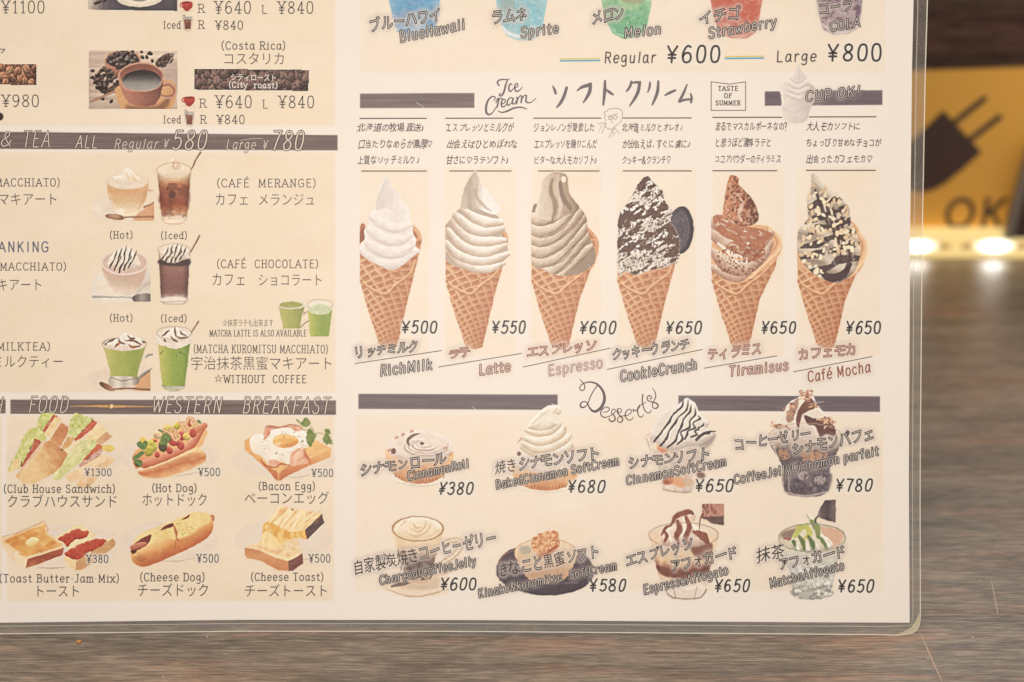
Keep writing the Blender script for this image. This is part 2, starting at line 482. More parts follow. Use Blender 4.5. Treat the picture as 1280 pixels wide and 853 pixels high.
# ------------------------------------------------------------------ lettering
GL = {}
def G(s):
    for ln in s.strip().split('\n'):
        ch, wd, rest = ln.strip().split(' ', 2)
        GL[ch] = (float(wd), rest)
G('''
0 9 @4.5 14 2 12.6 1 7 2 1.4 4.5 0 7 1.4 8 7 7 12.6
1 7 1.6 11.4 4 14 4 0s
2 9 ~1.2 11 2.5 13.5 4.8 14 7.3 12.6 7.3 9.5 5 5.6 1 0|1 0 8 0
3 9 ~1.3 12 3 13.8 5.5 13.7 7.3 11.8 6.6 8.8 3.8 7.6|~3.8 7.6 7 6.8 8 4 6.5 .9 3.8 0 1 1.8
4 9 6 0s 6 14 1 4 8.6 4
5 9 7.6 14 2.2 14 1.7 8|~1.7 7.6 4 9 6.8 8 8 5 7 1.5 4.2 0 1.2 1.4
6 9 ~7.2 13 5 14 2.8 12 1.3 8 1.2 4 2.5 .8 4.6 0 7 1 8 4 7 7.2 4.6 8.2 2.4 7 1.3 4.8
7 9 1 14 8 14|~8 14 5.2 7 3.8 0
8 9 @4.5 14 2.2 13 1.6 10.8 2.8 8.3 6.5 6.1 8 3.4 6.8 .7 4.5 0 2.2 .7 1 3.4 2.5 6.1 6.2 8.3 7.4 10.8 6.8 13
9 9 ~1.8 1 4 0 6.2 2 7.7 6 7.8 10 6.5 13.2 4.4 14 2 13 1 10 2 6.8 4.4 5.8 6.6 7 7.7 9.2
¥ 10 1 14s 5 7 9 14s|5 7 5 0s|2 6.6 8 6.6|2 3.8 8 3.8
( 5 ~4.4 15.5 2 11.5 1.6 6.5 2 2 4.4 -2
) 5 ~.6 15.5 3 11.5 3.4 6.5 3 2 .6 -2
· 4 2 6.6 2 6
. 3 1.5 .6 1.5 0
, 3 1.8 1 1 -2
? 8 ~1.2 11.4 2.6 13.6 4.6 14 6.8 12.4 6.6 9.8 4.4 7.6 4 4.6|4 .7 4 0
! 4 2.4 14 1.8 4.6|1.7 .7 1.6 0
& 11 ~10 0 6 5 3 9.5 3 12.4 5 14 6.8 12.4 6 9.6 2.6 6.6 1.2 3.6 2.6 .6 5 0 8 2 9.6 6
A 11 .6 0s 5.5 14 10.4 0s|2.4 5 8.6 5
B 10 2 0 2 14s|~2 14 6.5 13.8 8.2 11.6 7.4 8.4 2 7.5|~2 7.5 7.5 7.2 9.2 4 7.6 .6 2 0s
C 10 ~9.2 11.6 7.6 13.6 5.4 14 2.4 12.4 1 7 2.4 1.5 5.4 0 7.6 .5 9.2 2.6
D 10.5 2 0s 2 14s|~2 14 6 13.8 9 11.4 9.7 7 9 2.6 6 .2 2 0
E 9.5 8.4 14 2 14 2 0 8.8 0|2 7.4 7.2 7.4
F 9 8.4 14 2 14 2 0s|2 7.2 7 7.2
G 11 ~9.4 11.8 7.8 13.6 5.6 14 2.5 12.4 1 7 2.5 1.4 5.6 0 8 .6 9.6 2.4|9.6 2.4 9.6 6.4 6 6.4
H 10.5 2 0s 2 14s|8.8 0s 8.8 14s|2 7.2 8.8 7.2
I 6 3 0s 3 14s
J 8 ~6 14 6 3.6 5 .6 3 0 1.2 1|6 14s 6 13.8
K 10.5 2 0s 2 14s|8.8 14s 2 5.6|4.4 8 9.2 0s
L 9 2 14s 2 0 8.4 0
M 12.5 2 0s 2 14 6.3 2.5 10.6 14 10.6 0s
N 11 2 0s 2 14 9 0 9 14s
O 10.5 @5.2 14 2 12.4 1 7 2 1.6 5.2 0 8.4 1.6 9.5 7 8.4 12.4
P 9.5 2 0s 2 14s|~2 14 6.5 13.8 8.4 12.4 8.4 8.4 6.5 6.8 2 6.6
Q 10.5 @5.2 14 2 12.4 1 7 2 1.6 5.2 0 8.4 1.6 9.5 7 8.4 12.4|6 3.5 9.6 -1
R 10 2 0s 2 14s|~2 14 6.5 13.8 8.4 12.2 8.3 8.8 6.4 7.2 2 7|5.4 7 9.2 0s
S 9.5 ~8.2 12 6.6 13.8 4.6 14 2 13 1.4 10.6 2.8 8.2 6.6 6.4 8.4 3.8 7.4 .8 4.8 0 2.4 .4 1 2.4
T 10 .8 14 9.4 14|5.1 14 5.1 0s
U 10.5 ~1.8 14 1.8 4 2.8 .9 5.2 0 7.7 .9 8.7 4 8.7 14|1.8 14s 1.8 13.9|8.7 14s 8.7 13.9
V 10.5 .8 14s 5.3 0 9.8 14s
W 14 .8 14s 3.8 0 7 11 10.2 0 13.2 14s
X 10.5 1.2 14s 9.2 0s|9.2 14s 1.2 0s
Y 10.5 1 14s 5.2 7 9.4 14s|5.2 7 5.2 0s
Z 9.5 1.4 14 8.6 14 1.2 0 8.8 0
a 9 ~7.4 7.8 5.4 9.8 3 9.2 1.2 5.6 1.6 1.2 3.6 0 6 1.4 7.4 5.5|7.4 9.8 7.4 2 8.8 0
b 9 1.8 14s 1.8 0|~1.8 6.5 3.2 9 5.4 9.8 7.6 8 8 4.8 7 1.4 4.8 0 2.6 1 1.8 3
c 8 ~7.4 8 5.6 9.8 3.4 9.4 1.4 7 1.4 3 3.2 .4 5.4 0 7.4 1.8
d 9.2 7.4 14s 7.4 0s|~7.4 6.5 6 9 3.8 9.8 1.6 8 1.2 4.8 2.2 1.4 4.4 0 6.6 1 7.4 3
e 8.8 ~1.4 5.2 7.8 5.4 7.2 8.6 5 9.9 2.4 8.8 1.2 5.2 2 1.6 4.4 0 7.4 1.4
f 6.4 ~6.4 13 4.8 14 3.2 12.4 3 9 3 0|3 0s 3 .1|.8 9 5.6 9
g 9 ~7.4 7.8 5.4 9.8 3 9.2 1.2 6 2 2.6 4 1.6 6.2 3 7.4 6|~7.4 9.8 7.6 -1 6.6 -3.6 4 -4.4 1.6 -3.2
h 9.4 1.8 0s 1.8 14s|~1.8 6.8 3.6 9.2 5.6 9.8 7.4 8.6 7.7 6 7.7 0|7.7 0s 7.7 .1
i 4.6 2.4 9.6s 2.4 0s|2.4 13.4 2.4 12.8
j 5 ~3.6 9.6 3.6 -1 3 -3.6 .8 -4.2|3.6 13.4 3.6 12.8
k 9 1.8 0s 1.8 14s|7.4 9.6s 1.8 3.6|3.8 5.6 8.2 0s
l 4.6 2.4 14s 2.4 0s
m 13 1.6 0s 1.6 9.6s|~1.6 6.8 3 9.2 4.8 9.8 6.2 8.4 6.4 6 6.4 0|~6.4 6.8 7.8 9.2 9.6 9.8 11 8.4 11.2 6 11.2 0|6.4 0s 6.4 .1|11.2 0s 11.2 .1
n 9.4 1.8 0s 1.8 9.6s|~1.8 6.8 3.6 9.2 5.6 9.8 7.4 8.6 7.7 6 7.7 0|7.7 0s 7.7 .1
o 9 @4.5 9.9 1.8 8.5 1 5 1.8 1.4 4.5 0 7.2 1.4 8 5 7.2 8.5
p 9.2 1.8 9.6s 1.8 -4.4s|~1.8 6.5 3.2 9 5.4 9.8 7.6 8 8 4.8 7 1.4 4.8 0 2.6 1 1.8 3
q 9 7.4 9.6 7.4 -4.4s|~7.4 7.8 5.4 9.8 3 9.2 1.2 5.6 1.6 1.2 3.6 0 6 1.4 7.4 4
r 7 2 0s 2 9.6s|~2 6 3.6 8.8 5.4 9.8 7 9
s 8 ~6.8 8.4 5 9.9 2.8 9.4 1.7 7.6 3 5.8 5.8 4.6 7 2.6 5.8 .5 3.6 0 1.2 1.4
t 6.6 ~3 13 3 3 3.8 .4 6 .6|.8 9.4 5.8 9.4
u 9.2 ~1.6 9.6 1.6 3.6 2.4 .8 4.2 0 6.4 1 7.4 3.6|7.4 9.6 7.4 0s
v 8.6 .8 9.6s 4.3 0 7.8 9.6s
w 12.4 .8 9.6s 3.4 0 6.2 8.4 9 0 11.6 9.6s
x 8.8 1 9.6s 7.8 0s|7.8 9.6s 1 0s
y 8.6 .8 9.6s 4.4 .6|~8 9.6 4.6 0 3 -3.4 1 -4.2
z 8.4 1.2 9.6 7.4 9.6 1 0 7.6 0
É 9.5 8.4 14 2 14 2 0 8.8 0|2 7.4 7.2 7.4|4.6 16 7 18.4
é 8.8 ~1.4 5.2 7.8 5.4 7.2 8.6 5 9.9 2.4 8.8 1.2 5.2 2 1.6 4.4 0 7.4 1.4|4 12 6.4 14.6
''')

def catmull(P, closed, k=5):
    P = [np.array(p, float) for p in P]
    n = len(P)
    out = []
    rng = range(n if closed else n-1)
    for i in rng:
        p0 = P[(i-1) % n] if (closed or i > 0) else 2*P[0]-P[1]
        p1, p2 = P[i], P[(i+1) % n]
        p3 = P[(i+2) % n] if (closed or i+2 < n) else 2*P[-1]-P[-2]
        for t in np.arange(k)/k:
            out.append(.5*((2*p1)+(-p0+p2)*t+(2*p0-5*p1+4*p2-p3)*t*t+(-p0+3*p1-3*p2+p3)*t**3))
    out.append(P[0] if closed else P[-1])
    return out

_gc = {}
def glyph(ch, serif, k=4):
    key = (ch, serif)
    if key in _gc: return _gc[key]
    wd, s = GL[ch]
    st = []
    for part in s.split('|'):
        mode = part[0] if part[0] in '~@' else ''
        tk = part.lstrip('~@').split()
        pts, sf = [], []
        for i in range(0, len(tk), 2):
            y = tk[i+1]
            if y.endswith('s'):
                y = y[:-1]
                sf.append((float(tk[i]), float(y)))
            pts.append((float(tk[i]), float(y)))
        st.append(catmull(pts, mode == '@', k) if mode else [np.array(p) for p in pts])
        if serif:
            for x, y in sf:
                st.append([np.array((x-1.9, y)), np.array((x+1.9, y))])
    if not serif:      # drop the stubs that only carry serifs
        st = [q for q in st if np.abs(q[0]-q[-1]).sum() > .15 or len(q) > 2]
    _gc[key] = (wd, st)
    return _gc[key]

# outlines of the kana and kanji, taken from the built-in typeface
_tc = bpy.data.curves.new('glyph_source', 'FONT')
_to = bpy.data.objects.new('glyph_source', _tc)
C.objects.link(_to)
_tc.resolution_u = 3
_nc = {}
def noto(ch, off):
    key = (ch, round(off, 3))
    if key in _nc: return _nc[key]
    _tc.body = ch
    _tc.offset = off
    bpy.context.view_layer.update()
    me = bpy.data.meshes.new_from_object(_to.evaluated_get(bpy.context.evaluated_depsgraph_get()))
    v = np.array([(q.co.x, q.co.y) for q in me.vertices]).reshape(-1, 2)
    f = [list(p.vertices) for p in me.polygons]
    bpy.data.meshes.remove(me)
    _nc[key] = (v, f)
    return _nc[key]

class Buf:
    def __init__(s): s.v = []; s.f = []; s.c = []; s.z = 0
    def add(s, pts, faces, col, z):
        b = len(s.v)
        s.v += [(x, y, zz) for (x, y), zz in zip(pts, z if hasattr(z, '__len__') else [z]*len(pts))]
        s.f += [[b+i for i in f] for f in faces]
        s.c += [(*col, 1.0)]*len(pts)
    def ribbon(s, P, W, col, z):
        """a pen stroke through page points P, width W (number or list), round ends"""
        P = np.array(P, float)
        keep = [0]+[i for i in range(1, len(P)) if np.abs(P[i]-P[i-1]).sum() > 1e-3]
        W = np.full(len(P), W, float) if np.isscalar(W) else np.array(W, float)
        P, W = P[keep], W[keep]/2
        if len(P) < 2: return
        D = np.diff(P, axis=0)
        D /= np.linalg.norm(D, axis=1)[:, None]
        for i in range(len(D)-1):
            if (D[i]*D[i+1]).sum() < .35:          # sharp corner: two strokes with round ends
                s.ribbon(P[:i+2], W[:i+2]*2, col, z)
                s.ribbon(P[i+1:], W[i+1:]*2, col, z+2e-8)
                return
        T = np.vstack([D[:1], D[:-1]+D[1:], D[-1:]])
        L = np.linalg.norm(T, axis=1)
        L[L < .5] = .5
        T = T/L[:, None]
        # mitre
        Dn = np.vstack([D, D[-1:]])
        cosm = np.clip((T*Dn).sum(1), .55, 1)
        Nn = np.stack([-T[:, 1], T[:, 0]], 1)*(W/cosm)[:, None]
        n = len(P)
        pts = [tuple(p) for p in P+Nn]+[tuple(p) for p in P-Nn]
        fs = [[i, i+1, n+i+1, n+i] for i in range(n-1)]
        for e, d, a, b in ((0, -D[0], 0, n), (n-1, D[-1], n-1, 2*n-1)):
            if W[e] > .25:
                nn = Nn[e]
                q = len(pts)
                for t in (.25, .5, .75):
                    an = math.pi*t
                    pts.append(tuple(P[e]+nn*math.cos(an)+d*W[e]*math.sin(an)))
                fs.append([a, q, q+1, q+2, b])
        s.add(pts, fs, col, z)
    def obj(s, name, parent=None, label=None):
        vs = [page(x, y, z) for x, y, z in s.v]
        o = mesh_obj(name, vs, s.f, M_print, parent or menu, cols=s.c)
        if label: o['label'] = label
        return o

DARK = (92, 84, 80)
INK = (84, 76, 74)
BROWN = (176, 112, 88)
Z_PAN, Z_BAR, Z_PIC, Z_HALO, Z_TXT = 8e-6, 16e-6, 26e-6, 38e-6, 50e-6
_lay = [0]
halos = []

def layout(text, jp, kern=2.2):
    """list of (char, kind, x0, advance) in units of cap height 14"""
    x = 0
    out = []
    for ch in text:
        if ch == ' ': x += 6.5; continue
        if ch == '\u3000': x += 15; continue
        if ch in GL:
            wd = GL[ch][0]
            out.append((ch, 's', x, wd))
            x += wd+kern
        else:
            adv = jp
            if ch in '、♪': adv = jp*.62
            out.append((ch, 'n', x, adv))
            x += adv
    return out, x

def write(text, p0, p1, h, wt=1.2, col=INK, serif=False, slant=0.0, jit=0.0, outline=None, halo=None,
          name='lettering', label=None, seed=None, jp=16.0, bold=0.0, kern=2.2, jh=1.0):
    """letters on the sheet from baseline-left p0 to baseline-right p1 (page units), h = height"""
    rnd = random.Random(seed if seed is not None else text)
    lay, tot = layout(text, jp, kern)
    if not lay: return
    last = lay[-1]
    tot = last[2]+last[3]
    p0, p1 = np.array(p0, float), np.array(p1, float)
    L = np.linalg.norm(p1-p0)
    ex = (p1-p0)/L
    ey = np.array((ex[1], -ex[0]))         # up on the page
    sxn = L/tot
    sy = h/14.0
    passes = []
    if outline:
        passes = [(col, outline[0], 0), (outline[1], -outline[2], 1)]
    else:
        passes = [(col, 0.0, 0)]
    _lay[0] = (_lay[0]+1) % 12
    zb = Z_TXT+_lay[0]*6e-7
    buf = Buf()
    jits = [(rnd.gauss(0, jit), 1+rnd.gauss(0, jit*.8), 1+rnd.gauss(0, jit*.9), rnd.gauss(0, jit*6), rnd.gauss(0, jit*1.2)) for _ in lay]
    hp = []
    for ci, extra, pi in passes:
        c = alb(ci)
        zi = 0
        for (ch, kd, x0, adv), (jr, jx, jy, jd, js) in zip(lay, jits):
            def M(q):
                q = np.asarray(q, float)
                cx = adv/2
                ux = (q[:, 0]-cx)*jx
                uy = (q[:, 1]-7)*jy+7+jd*.35
                ux = ux+(uy)*(slant+js)
                uy = uy+ux*jr
                X = (x0+cx+ux)*sxn
                Y = uy*sy
                return p0+X[:, None]*ex+Y[:, None]*ey
            if kd == 's':
                wd, st = glyph(ch, serif)
                for s_ in st:
                    zi += 1
                    P = M(np.array(s_))
                    w_ = wt+extra if pi == 0 else max(.35, wt-extra*-1)
                    if serif and len(s_) == 2 and abs(s_[0][1]-s_[1][1]) < .01 and abs(s_[1][0]-s_[0][0]) < 4:
                        w_ *= .8
                    buf.ribbon(P, w_, c, zb+pi*3e-6+zi*3e-8)
                    if pi == 0: hp.append(P)
            else:
                em = 14/.86*jh
                if outline and (ord(ch) > 0x4e00 or ch in 'きなォ'):        # dense characters: one solid stroke
                    if pi: continue
                    off = (bold+.24)*14/h/em
                else:
                    off = (bold*14/h/em if not outline else (bold+extra/2)*14/h/em)
                v, f = noto(ch, off)
                if not len(v): continue
                q = np.stack([v[:, 0]*(jp*1.1 if ch in '♪♡' else adv), (v[:, 1]+.08)*em], 1)
                P = M(q)
                zi += 1
                buf.add([tuple(a) for a in P], f, c, zb+pi*3e-6+zi*3e-8)
                if pi == 0: hp.append(P)
    if halo:
        halos.append((hp, halo))
    return buf.obj(name, label=label)


# ------------------------------------------------------------------ printed pictures: a tiny painter that works on the menu's own print grid
def vnoise(X, Y, seed):
    xi, yi = np.floor(X).astype(np.int64), np.floor(Y).astype(np.int64)
    fx, fy = X-xi, Y-yi
    fx, fy = fx*fx*(3-2*fx), fy*fy*(3-2*fy)
    def h(a, b):
        n = (a*374761393+b*668265263+seed*974634777) & 0x7fffffff
        n = ((n ^ (n >> 13))*1274126177) & 0x7fffffff
        return ((n ^ (n >> 16)) & 0xffff)/65535.0
    return (h(xi, yi)*(1-fx)+h(xi+1, yi)*fx)*(1-fy)+(h(xi, yi+1)*(1-fx)+h(xi+1, yi+1)*fx)*fy
def fbm(X, Y, seed=0, o=3):
    r, a, t = 0, .5, 0
    for i in range(o):
        r = r+a*vnoise(X*2**i+seed*7.3, Y*2**i-seed*3.1, seed+i)
        t += a
        a *= .55
    return r/t
def sm(e0, e1, x):
    t = np.clip((x-e0)/(e1-e0), 0, 1)
    return t*t*(3-2*t)
def blur(A, s):
    k = max(1, int(s*2.5))
    w_ = np.exp(-.5*(np.arange(-k, k+1)/s)**2)
    w_ /= w_.sum()
    B = np.pad(A, k, mode='edge')
    B = sum(B[:, i:i+A.shape[1]]*w_[i] for i in range(2*k+1))
    return sum(B[i:i+A.shape[0], :]*w_[i] for i in range(2*k+1))

CX0, CY0, CST = -530.0, -400.0, .75
CAN = np.ones((int(1205/CST), int(1690/CST), 3), dtype=np.float32)*np.array(PAPER, np.float32)
def can_get(X, Y):
    ix = np.clip(((X-CX0)/CST).round().astype(int), 0, CAN.shape[1]-1)
    iy = np.clip(((Y-CY0)/CST).round().astype(int), 0, CAN.shape[0]-1)
    return CAN[iy, ix].astype(float)

class Pic:
    def __init__(s, x0, y0, x1, y1, bg=None, step=.75, warp=.55):
        s.step = step
        x0 = CX0+round((x0-CX0)/CST)*CST
        y0 = CY0+round((y0-CY0)/CST)*CST
        nx, ny = int((x1-x0)/step)+1, int((y1-y0)/step)+1
        s.x = x0+np.arange(nx)*step
        s.y = y0+np.arange(ny)*step
        s.X, s.Y = np.meshgrid(s.x, s.y)
        s.TX, s.TY = s.X, s.Y
        s.rgb = can_get(s.X, s.Y) if bg is None else np.ones(s.X.shape+(3,))*np.array(bg, float)
        s.a = np.zeros(s.X.shape)
        s.seed = int(x0*7+y0*13) & 1023
        if warp:
            wx = fbm(s.TX/4.5, s.TY/4.5, s.seed+77, 3)-.5
            wy = fbm(s.TX/4.5+40, s.TY/4.5+9, s.seed+78, 3)-.5
            s.X, s.Y = s.TX+wx*warp*2.4, s.TY+wy*warp*2.4
        s.view = (0.0, 0.0, 1.0)
        s.over = bg is None
        s.photo = bool(warp)
    def see(s, ox, oy, k):
        s.view = (ox, oy, k)
        return s
    def tp(s, pts):
        ox, oy, k = s.view
        return [(ox+q[0]/k, oy+q[1]/k) for q in pts]
    def nz(s, sx, sy=None, k=0, o=3, rot=0.0):
        sy = sy or sx
        c, q = math.cos(rot), math.sin(rot)
        return fbm((s.X*c+s.Y*q)/sx, (-s.X*q+s.Y*c)/sy, s.seed+k, o)
    def poly(s, pts, smooth=True, rough=0.0):
        pts = s.tp(pts)
        P = np.array(catmull(pts, True, 4)[:-1] if smooth else pts, float)
        d2 = np.full(s.X.shape, 1e9)
        ins = np.zeros(s.X.shape, bool)
        n = len(P)
        for i in range(n):
            a, b = P[i], P[(i+1) % n]
            e = b-a
            px, py = s.X-a[0], s.Y-a[1]
            t = np.clip((px*e[0]+py*e[1])/(e@e+1e-9), 0, 1)
            d2 = np.minimum(d2, (px-t*e[0])**2+(py-t*e[1])**2)
            if a[1] != b[1]:
                c = (s.Y < a[1]) != (s.Y < b[1])
                ins ^= c & (px < e[0]*py/(e[1] if e[1] else 1e-9))
        d = np.sqrt(d2)*np.where(ins, 1, -1)
        if rough: d = d+(s.nz(rough*1.6, k=5)-.5)*rough*1.6
        return d
    def frame(s, pts):
        X, Y = s.X, s.Y
        s.X, s.Y = s.TX, s.TY
        d = s.poly(pts, smooth=False)
        s.X, s.Y = X, Y
        return d
    def ell(s, cx, cy, rx, ry, rot=0.0):
        (cx, cy), = s.tp([(cx, cy)])
        rx, ry = rx/s.view[2], ry/s.view[2]
        c, q = math.cos(rot), math.sin(rot)
        u, v = (s.X-cx)*c+(s.Y-cy)*q, -(s.X-cx)*q+(s.Y-cy)*c
        r2 = (u/rx)**2+(v/ry)**2
        return np.clip((1-r2)/(2*np.sqrt((u/rx**2)**2+(v/ry**2)**2)+1e-4), -60, min(rx, ry))
    def line(s, pts, w, smooth=True, want=False):
        """inside-distance of a pen stroke; with want also the signed across and the along coordinate"""
        pts = s.tp(pts)
        w = [q/s.view[2] for q in w] if hasattr(w, '__len__') else w/s.view[2]
        P = np.array(catmull(pts, False, 5) if smooth and len(pts) > 2 else pts, float)
        W = np.interp(np.linspace(0, 1, len(P)), np.linspace(0, 1, len(w)), w) if hasattr(w, '__len__') else np.full(len(P), float(w))
        best = np.full(s.X.shape, -1e9)
        off = np.zeros(s.X.shape)
        al = np.zeros(s.X.shape)
        for i in range(len(P)-1):
            a, b = P[i], P[i+1]
            e = b-a
            L = math.sqrt(e@e)+1e-9
            px, py = s.X-a[0], s.Y-a[1]
            t = np.clip((px*e[0]+py*e[1])/(L*L), 0, 1)
            ww = (W[i]+(W[i+1]-W[i])*t)/2
            d = ww-np.sqrt((px-t*e[0])**2+(py-t*e[1])**2)
            m = d > best
            best = np.where(m, d, best)
            if want:
                off = np.where(m, (e[0]*py-e[1]*px)/L/np.maximum(ww, .1), off)
                al = np.where(m, (i+t)/(len(P)-1), al)
        return (best, off, al) if want else best
    def put(s, d, col, op=1.0, soft=.9, clip=None):
        m = np.clip(d/soft+.5, 0, 1)*op
        if clip is not None: m = m*np.clip(clip/.9+.5, 0, 1)
        col = np.asarray(col, float)
        s.rgb = s.rgb*(1-m[..., None])+col*m[..., None]
        s.a = np.maximum(s.a, m)
        return m
    def mixc(s, t, *cols):
        """colour ramp over t in 0..1"""
        t = np.clip(t, 0, 1)
        n = len(cols)-1
        xs = np.linspace(0, 1, n+1)
        cc = np.array(cols, float)
        return np.stack([np.interp(t, xs, cc[:, i]) for i in range(3)], -1)
    def form(s, d, r):
        """light on a rounded printed form: 0..1 from the slope of its thickness"""
        h = np.sqrt(np.clip(1-(1-np.clip(d/r, 0, 1))**2, 0, 1))*r
        gy, gx = np.gradient(h, s.step)
        return .5+.5*np.clip((-(-gx)*-.45*1 + gx*.0 + (gx*.45+gy*.8)), -1, 1)
    def tube(s, pts, w, lo, mid, hi, tilt=.25, tex=0.0, soft=.9, clip=None):
        d, off, al = s.line(pts, w, want=True)
        t = .5-off*.5+tilt*.3
        if tex: t = t+(s.nz(3, k=9)-.5)*tex
        s.put(d, s.mixc(t, lo, mid, hi, hi), soft=soft, clip=clip)
        return d, off, al
    def mesh(s, name, label=None, z=None, parent=None, cut=.03):
        _lay[0] = (_lay[0]+5) % 12
        zz = (Z_PIC if z is None else z)+_lay[0]*6e-7
        grain = ((s.nz(1.6, k=31, o=2)-.5)*(9 if s.photo else 4)+(s.nz(4.5, 3.5, k=33, o=3)-.5)*(16 if s.photo else 4))*s.a
        base = can_get(s.TX, s.TY)
        A_ = s.a[..., None]
        if s.photo:
            art = s.rgb
            hi = np.stack([art[..., c]-blur(art[..., c], 2.2) for c in range(3)], -1)
            fi = np.stack([art[..., c]-blur(art[..., c], 6.0) for c in range(3)], -1)
            art = art+.42*hi+.12*fi
            g = art.mean(-1, keepdims=True)
            art = g+(art-g)*.84
            art = 150+(art-150)*1.05
            art = art*np.array((1.02, .99, .97))
            s.rgb = np.where(s.a[..., None] > .01, base*(1-A_)+art*A_ if not s.over else s.rgb+(art-s.rgb)*A_, s.rgb)
        rgb = np.clip(s.rgb+grain[..., None], 0, 255) if s.over else np.clip(base*(1-A_)+(s.rgb+grain[..., None])*A_, 0, 255)
        # remember it on the canvas
        k = s.step/CST
        gx = np.arange(int((s.x[-1]-s.x[0])/CST)+1)
        gy = np.arange(int((s.y[-1]-s.y[0])/CST)+1)
        jx, jy = np.minimum((gx/k).round().astype(int), len(s.x)-1), np.minimum((gy/k).round().astype(int), len(s.y)-1)
        ix0, iy0 = int(round((s.x[0]-CX0)/CST)), int(round((s.y[0]-CY0)/CST))
        a0, b0, a1, b1 = max(0, ix0), max(0, iy0), min(CAN.shape[1], ix0+len(gx)), min(CAN.shape[0], iy0+len(gy))
        if a1 > a0 and b1 > b0:
            sub = rgb[np.ix_(jy[b0-iy0:b1-iy0], jx[a0-ix0:a1-ix0])]
            mk = (s.a > cut)[np.ix_(jy[b0-iy0:b1-iy0], jx[a0-ix0:a1-ix0])][..., None]
            CAN[b0:b1, a0:a1] = np.where(mk, sub, CAN[b0:b1, a0:a1])
        ny, nx = s.a.shape
        keep = s.a > cut
        q = keep[:-1, :-1] | keep[1:, :-1] | keep[:-1, 1:] | keep[1:, 1:]
        used = np.zeros((ny, nx), bool)
        used[:-1, :-1] |= q; used[1:, :-1] |= q; used[:-1, 1:] |= q; used[1:, 1:] |= q
        idx = np.full((ny, nx), -1)
        idx[used] = np.arange(used.sum())
        co = np.stack([(s.TX[used]-640)*PX, (YB-s.TY[used])*PX, np.full(used.sum(), zz)], 1).astype(np.float32)
        fa = np.stack([idx[1:, :-1][q], idx[1:, 1:][q], idx[:-1, 1:][q], idx[:-1, :-1][q]], 1).astype(np.int32)
        me = bpy.data.meshes.new(name)
        me.vertices.add(len(co)); me.vertices.foreach_set('co', co.ravel())
        me.loops.add(fa.size); me.loops.foreach_set('vertex_index', fa.ravel())
        me.polygons.add(len(fa)); me.polygons.foreach_set('loop_start', np.arange(0, fa.size, 4, dtype=np.int32))
        me.update(calc_edges=True)
        ca = me.color_attributes.new('Col', 'FLOAT_COLOR', 'POINT')
        A = np.concatenate([alb(rgb[used]), np.ones((used.sum(), 1))], 1).astype(np.float32)
        ca.data.foreach_set('color', A.ravel())
        me.materials.append(M_print)
        o = bpy.data.objects.new(name, me)
        C.objects.link(o)
        o.parent = parent or menu
        if label: o['label'] = label
        return o

def flush_halos():
    for hp, (col, al, r, kind) in halos:
        allp = np.vstack(hp)
        x0, y0 = allp.min(0)-r*3.2
        x1, y1 = allp.max(0)+r*3.2
        p = Pic(x0, y0, x1, y1, bg=col, step=1.2, warp=0)
        D = np.zeros(p.a.shape)
        for P in hp:
            if len(P) > 1:
                seg = P[1:]-P[:-1]
                ln = np.linalg.norm(seg, axis=1)
                ok = ln < 9
                pts = np.vstack([P]+[(P[:-1]+seg*t)[ok] for t in (.2, .4, .6, .8)])
            else: pts = P
            ix = np.clip(((pts[:, 0]-x0)/p.step).round().astype(int), 0, D.shape[1]-1)
            iy = np.clip(((pts[:, 1]-y0)/p.step).round().astype(int), 0, D.shape[0]-1)
            D[iy, ix] = 1
        B = blur(D, r/p.step)
        s_ = r/p.step
        p.a = np.clip(B*s_*2.6, 0, 1)**.8*al
        if kind == 'two':      # pale core inside a darker soft rim
            core = .75*sm(.5, 1.0, np.clip(blur(D, .7*s_)*s_*2.3, 0, 1))
            p.rgb = np.array(col, float)*(1-core[..., None])+np.array((232, 214, 198), float)*core[..., None]
        p.mesh('lettering_glow', z=Z_HALO, cut=.02)
    halos.clear()

def patch(name, pts, col, col2, z=None, label=None, gs=(60, 1.6), amp=.6, bg=PAPER):
    """printed bar with brushed grain"""
    xs, ys = [q[0] for q in pts], [q[1] for q in pts]
    p = Pic(min(xs)-1, min(ys)-1, max(xs)+1, max(ys)+1, step=.75, warp=0)
    d = p.poly(pts, smooth=False)
    t = np.clip(.5+(p.nz(gs[0], gs[1], k=1, o=4)-.5)*2.2*amp, 0, 1)
    p.put(d, p.mixc(t, col, col2), soft=.8)
    return p.mesh(name, label=label, z=z or Z_BAR)
def panel(x0, y0, x1, y1, col, fade=1.6, y0b=None):
    p = Pic(x0-2, y0-2, x1+2, y1+2, step=3.0, warp=0)
    d = np.minimum(np.minimum(p.X-x0, x1-p.X), np.minimum(p.Y-y0, y1-p.Y))
    t = p.nz(60, 34, k=2)
    p.put(d, p.mixc(t, np.array(col)-(3, 4, 7), np.array(col)+(3, 4, 6)), soft=3.0)
    return p.mesh('printed_panel', z=Z_PAN)

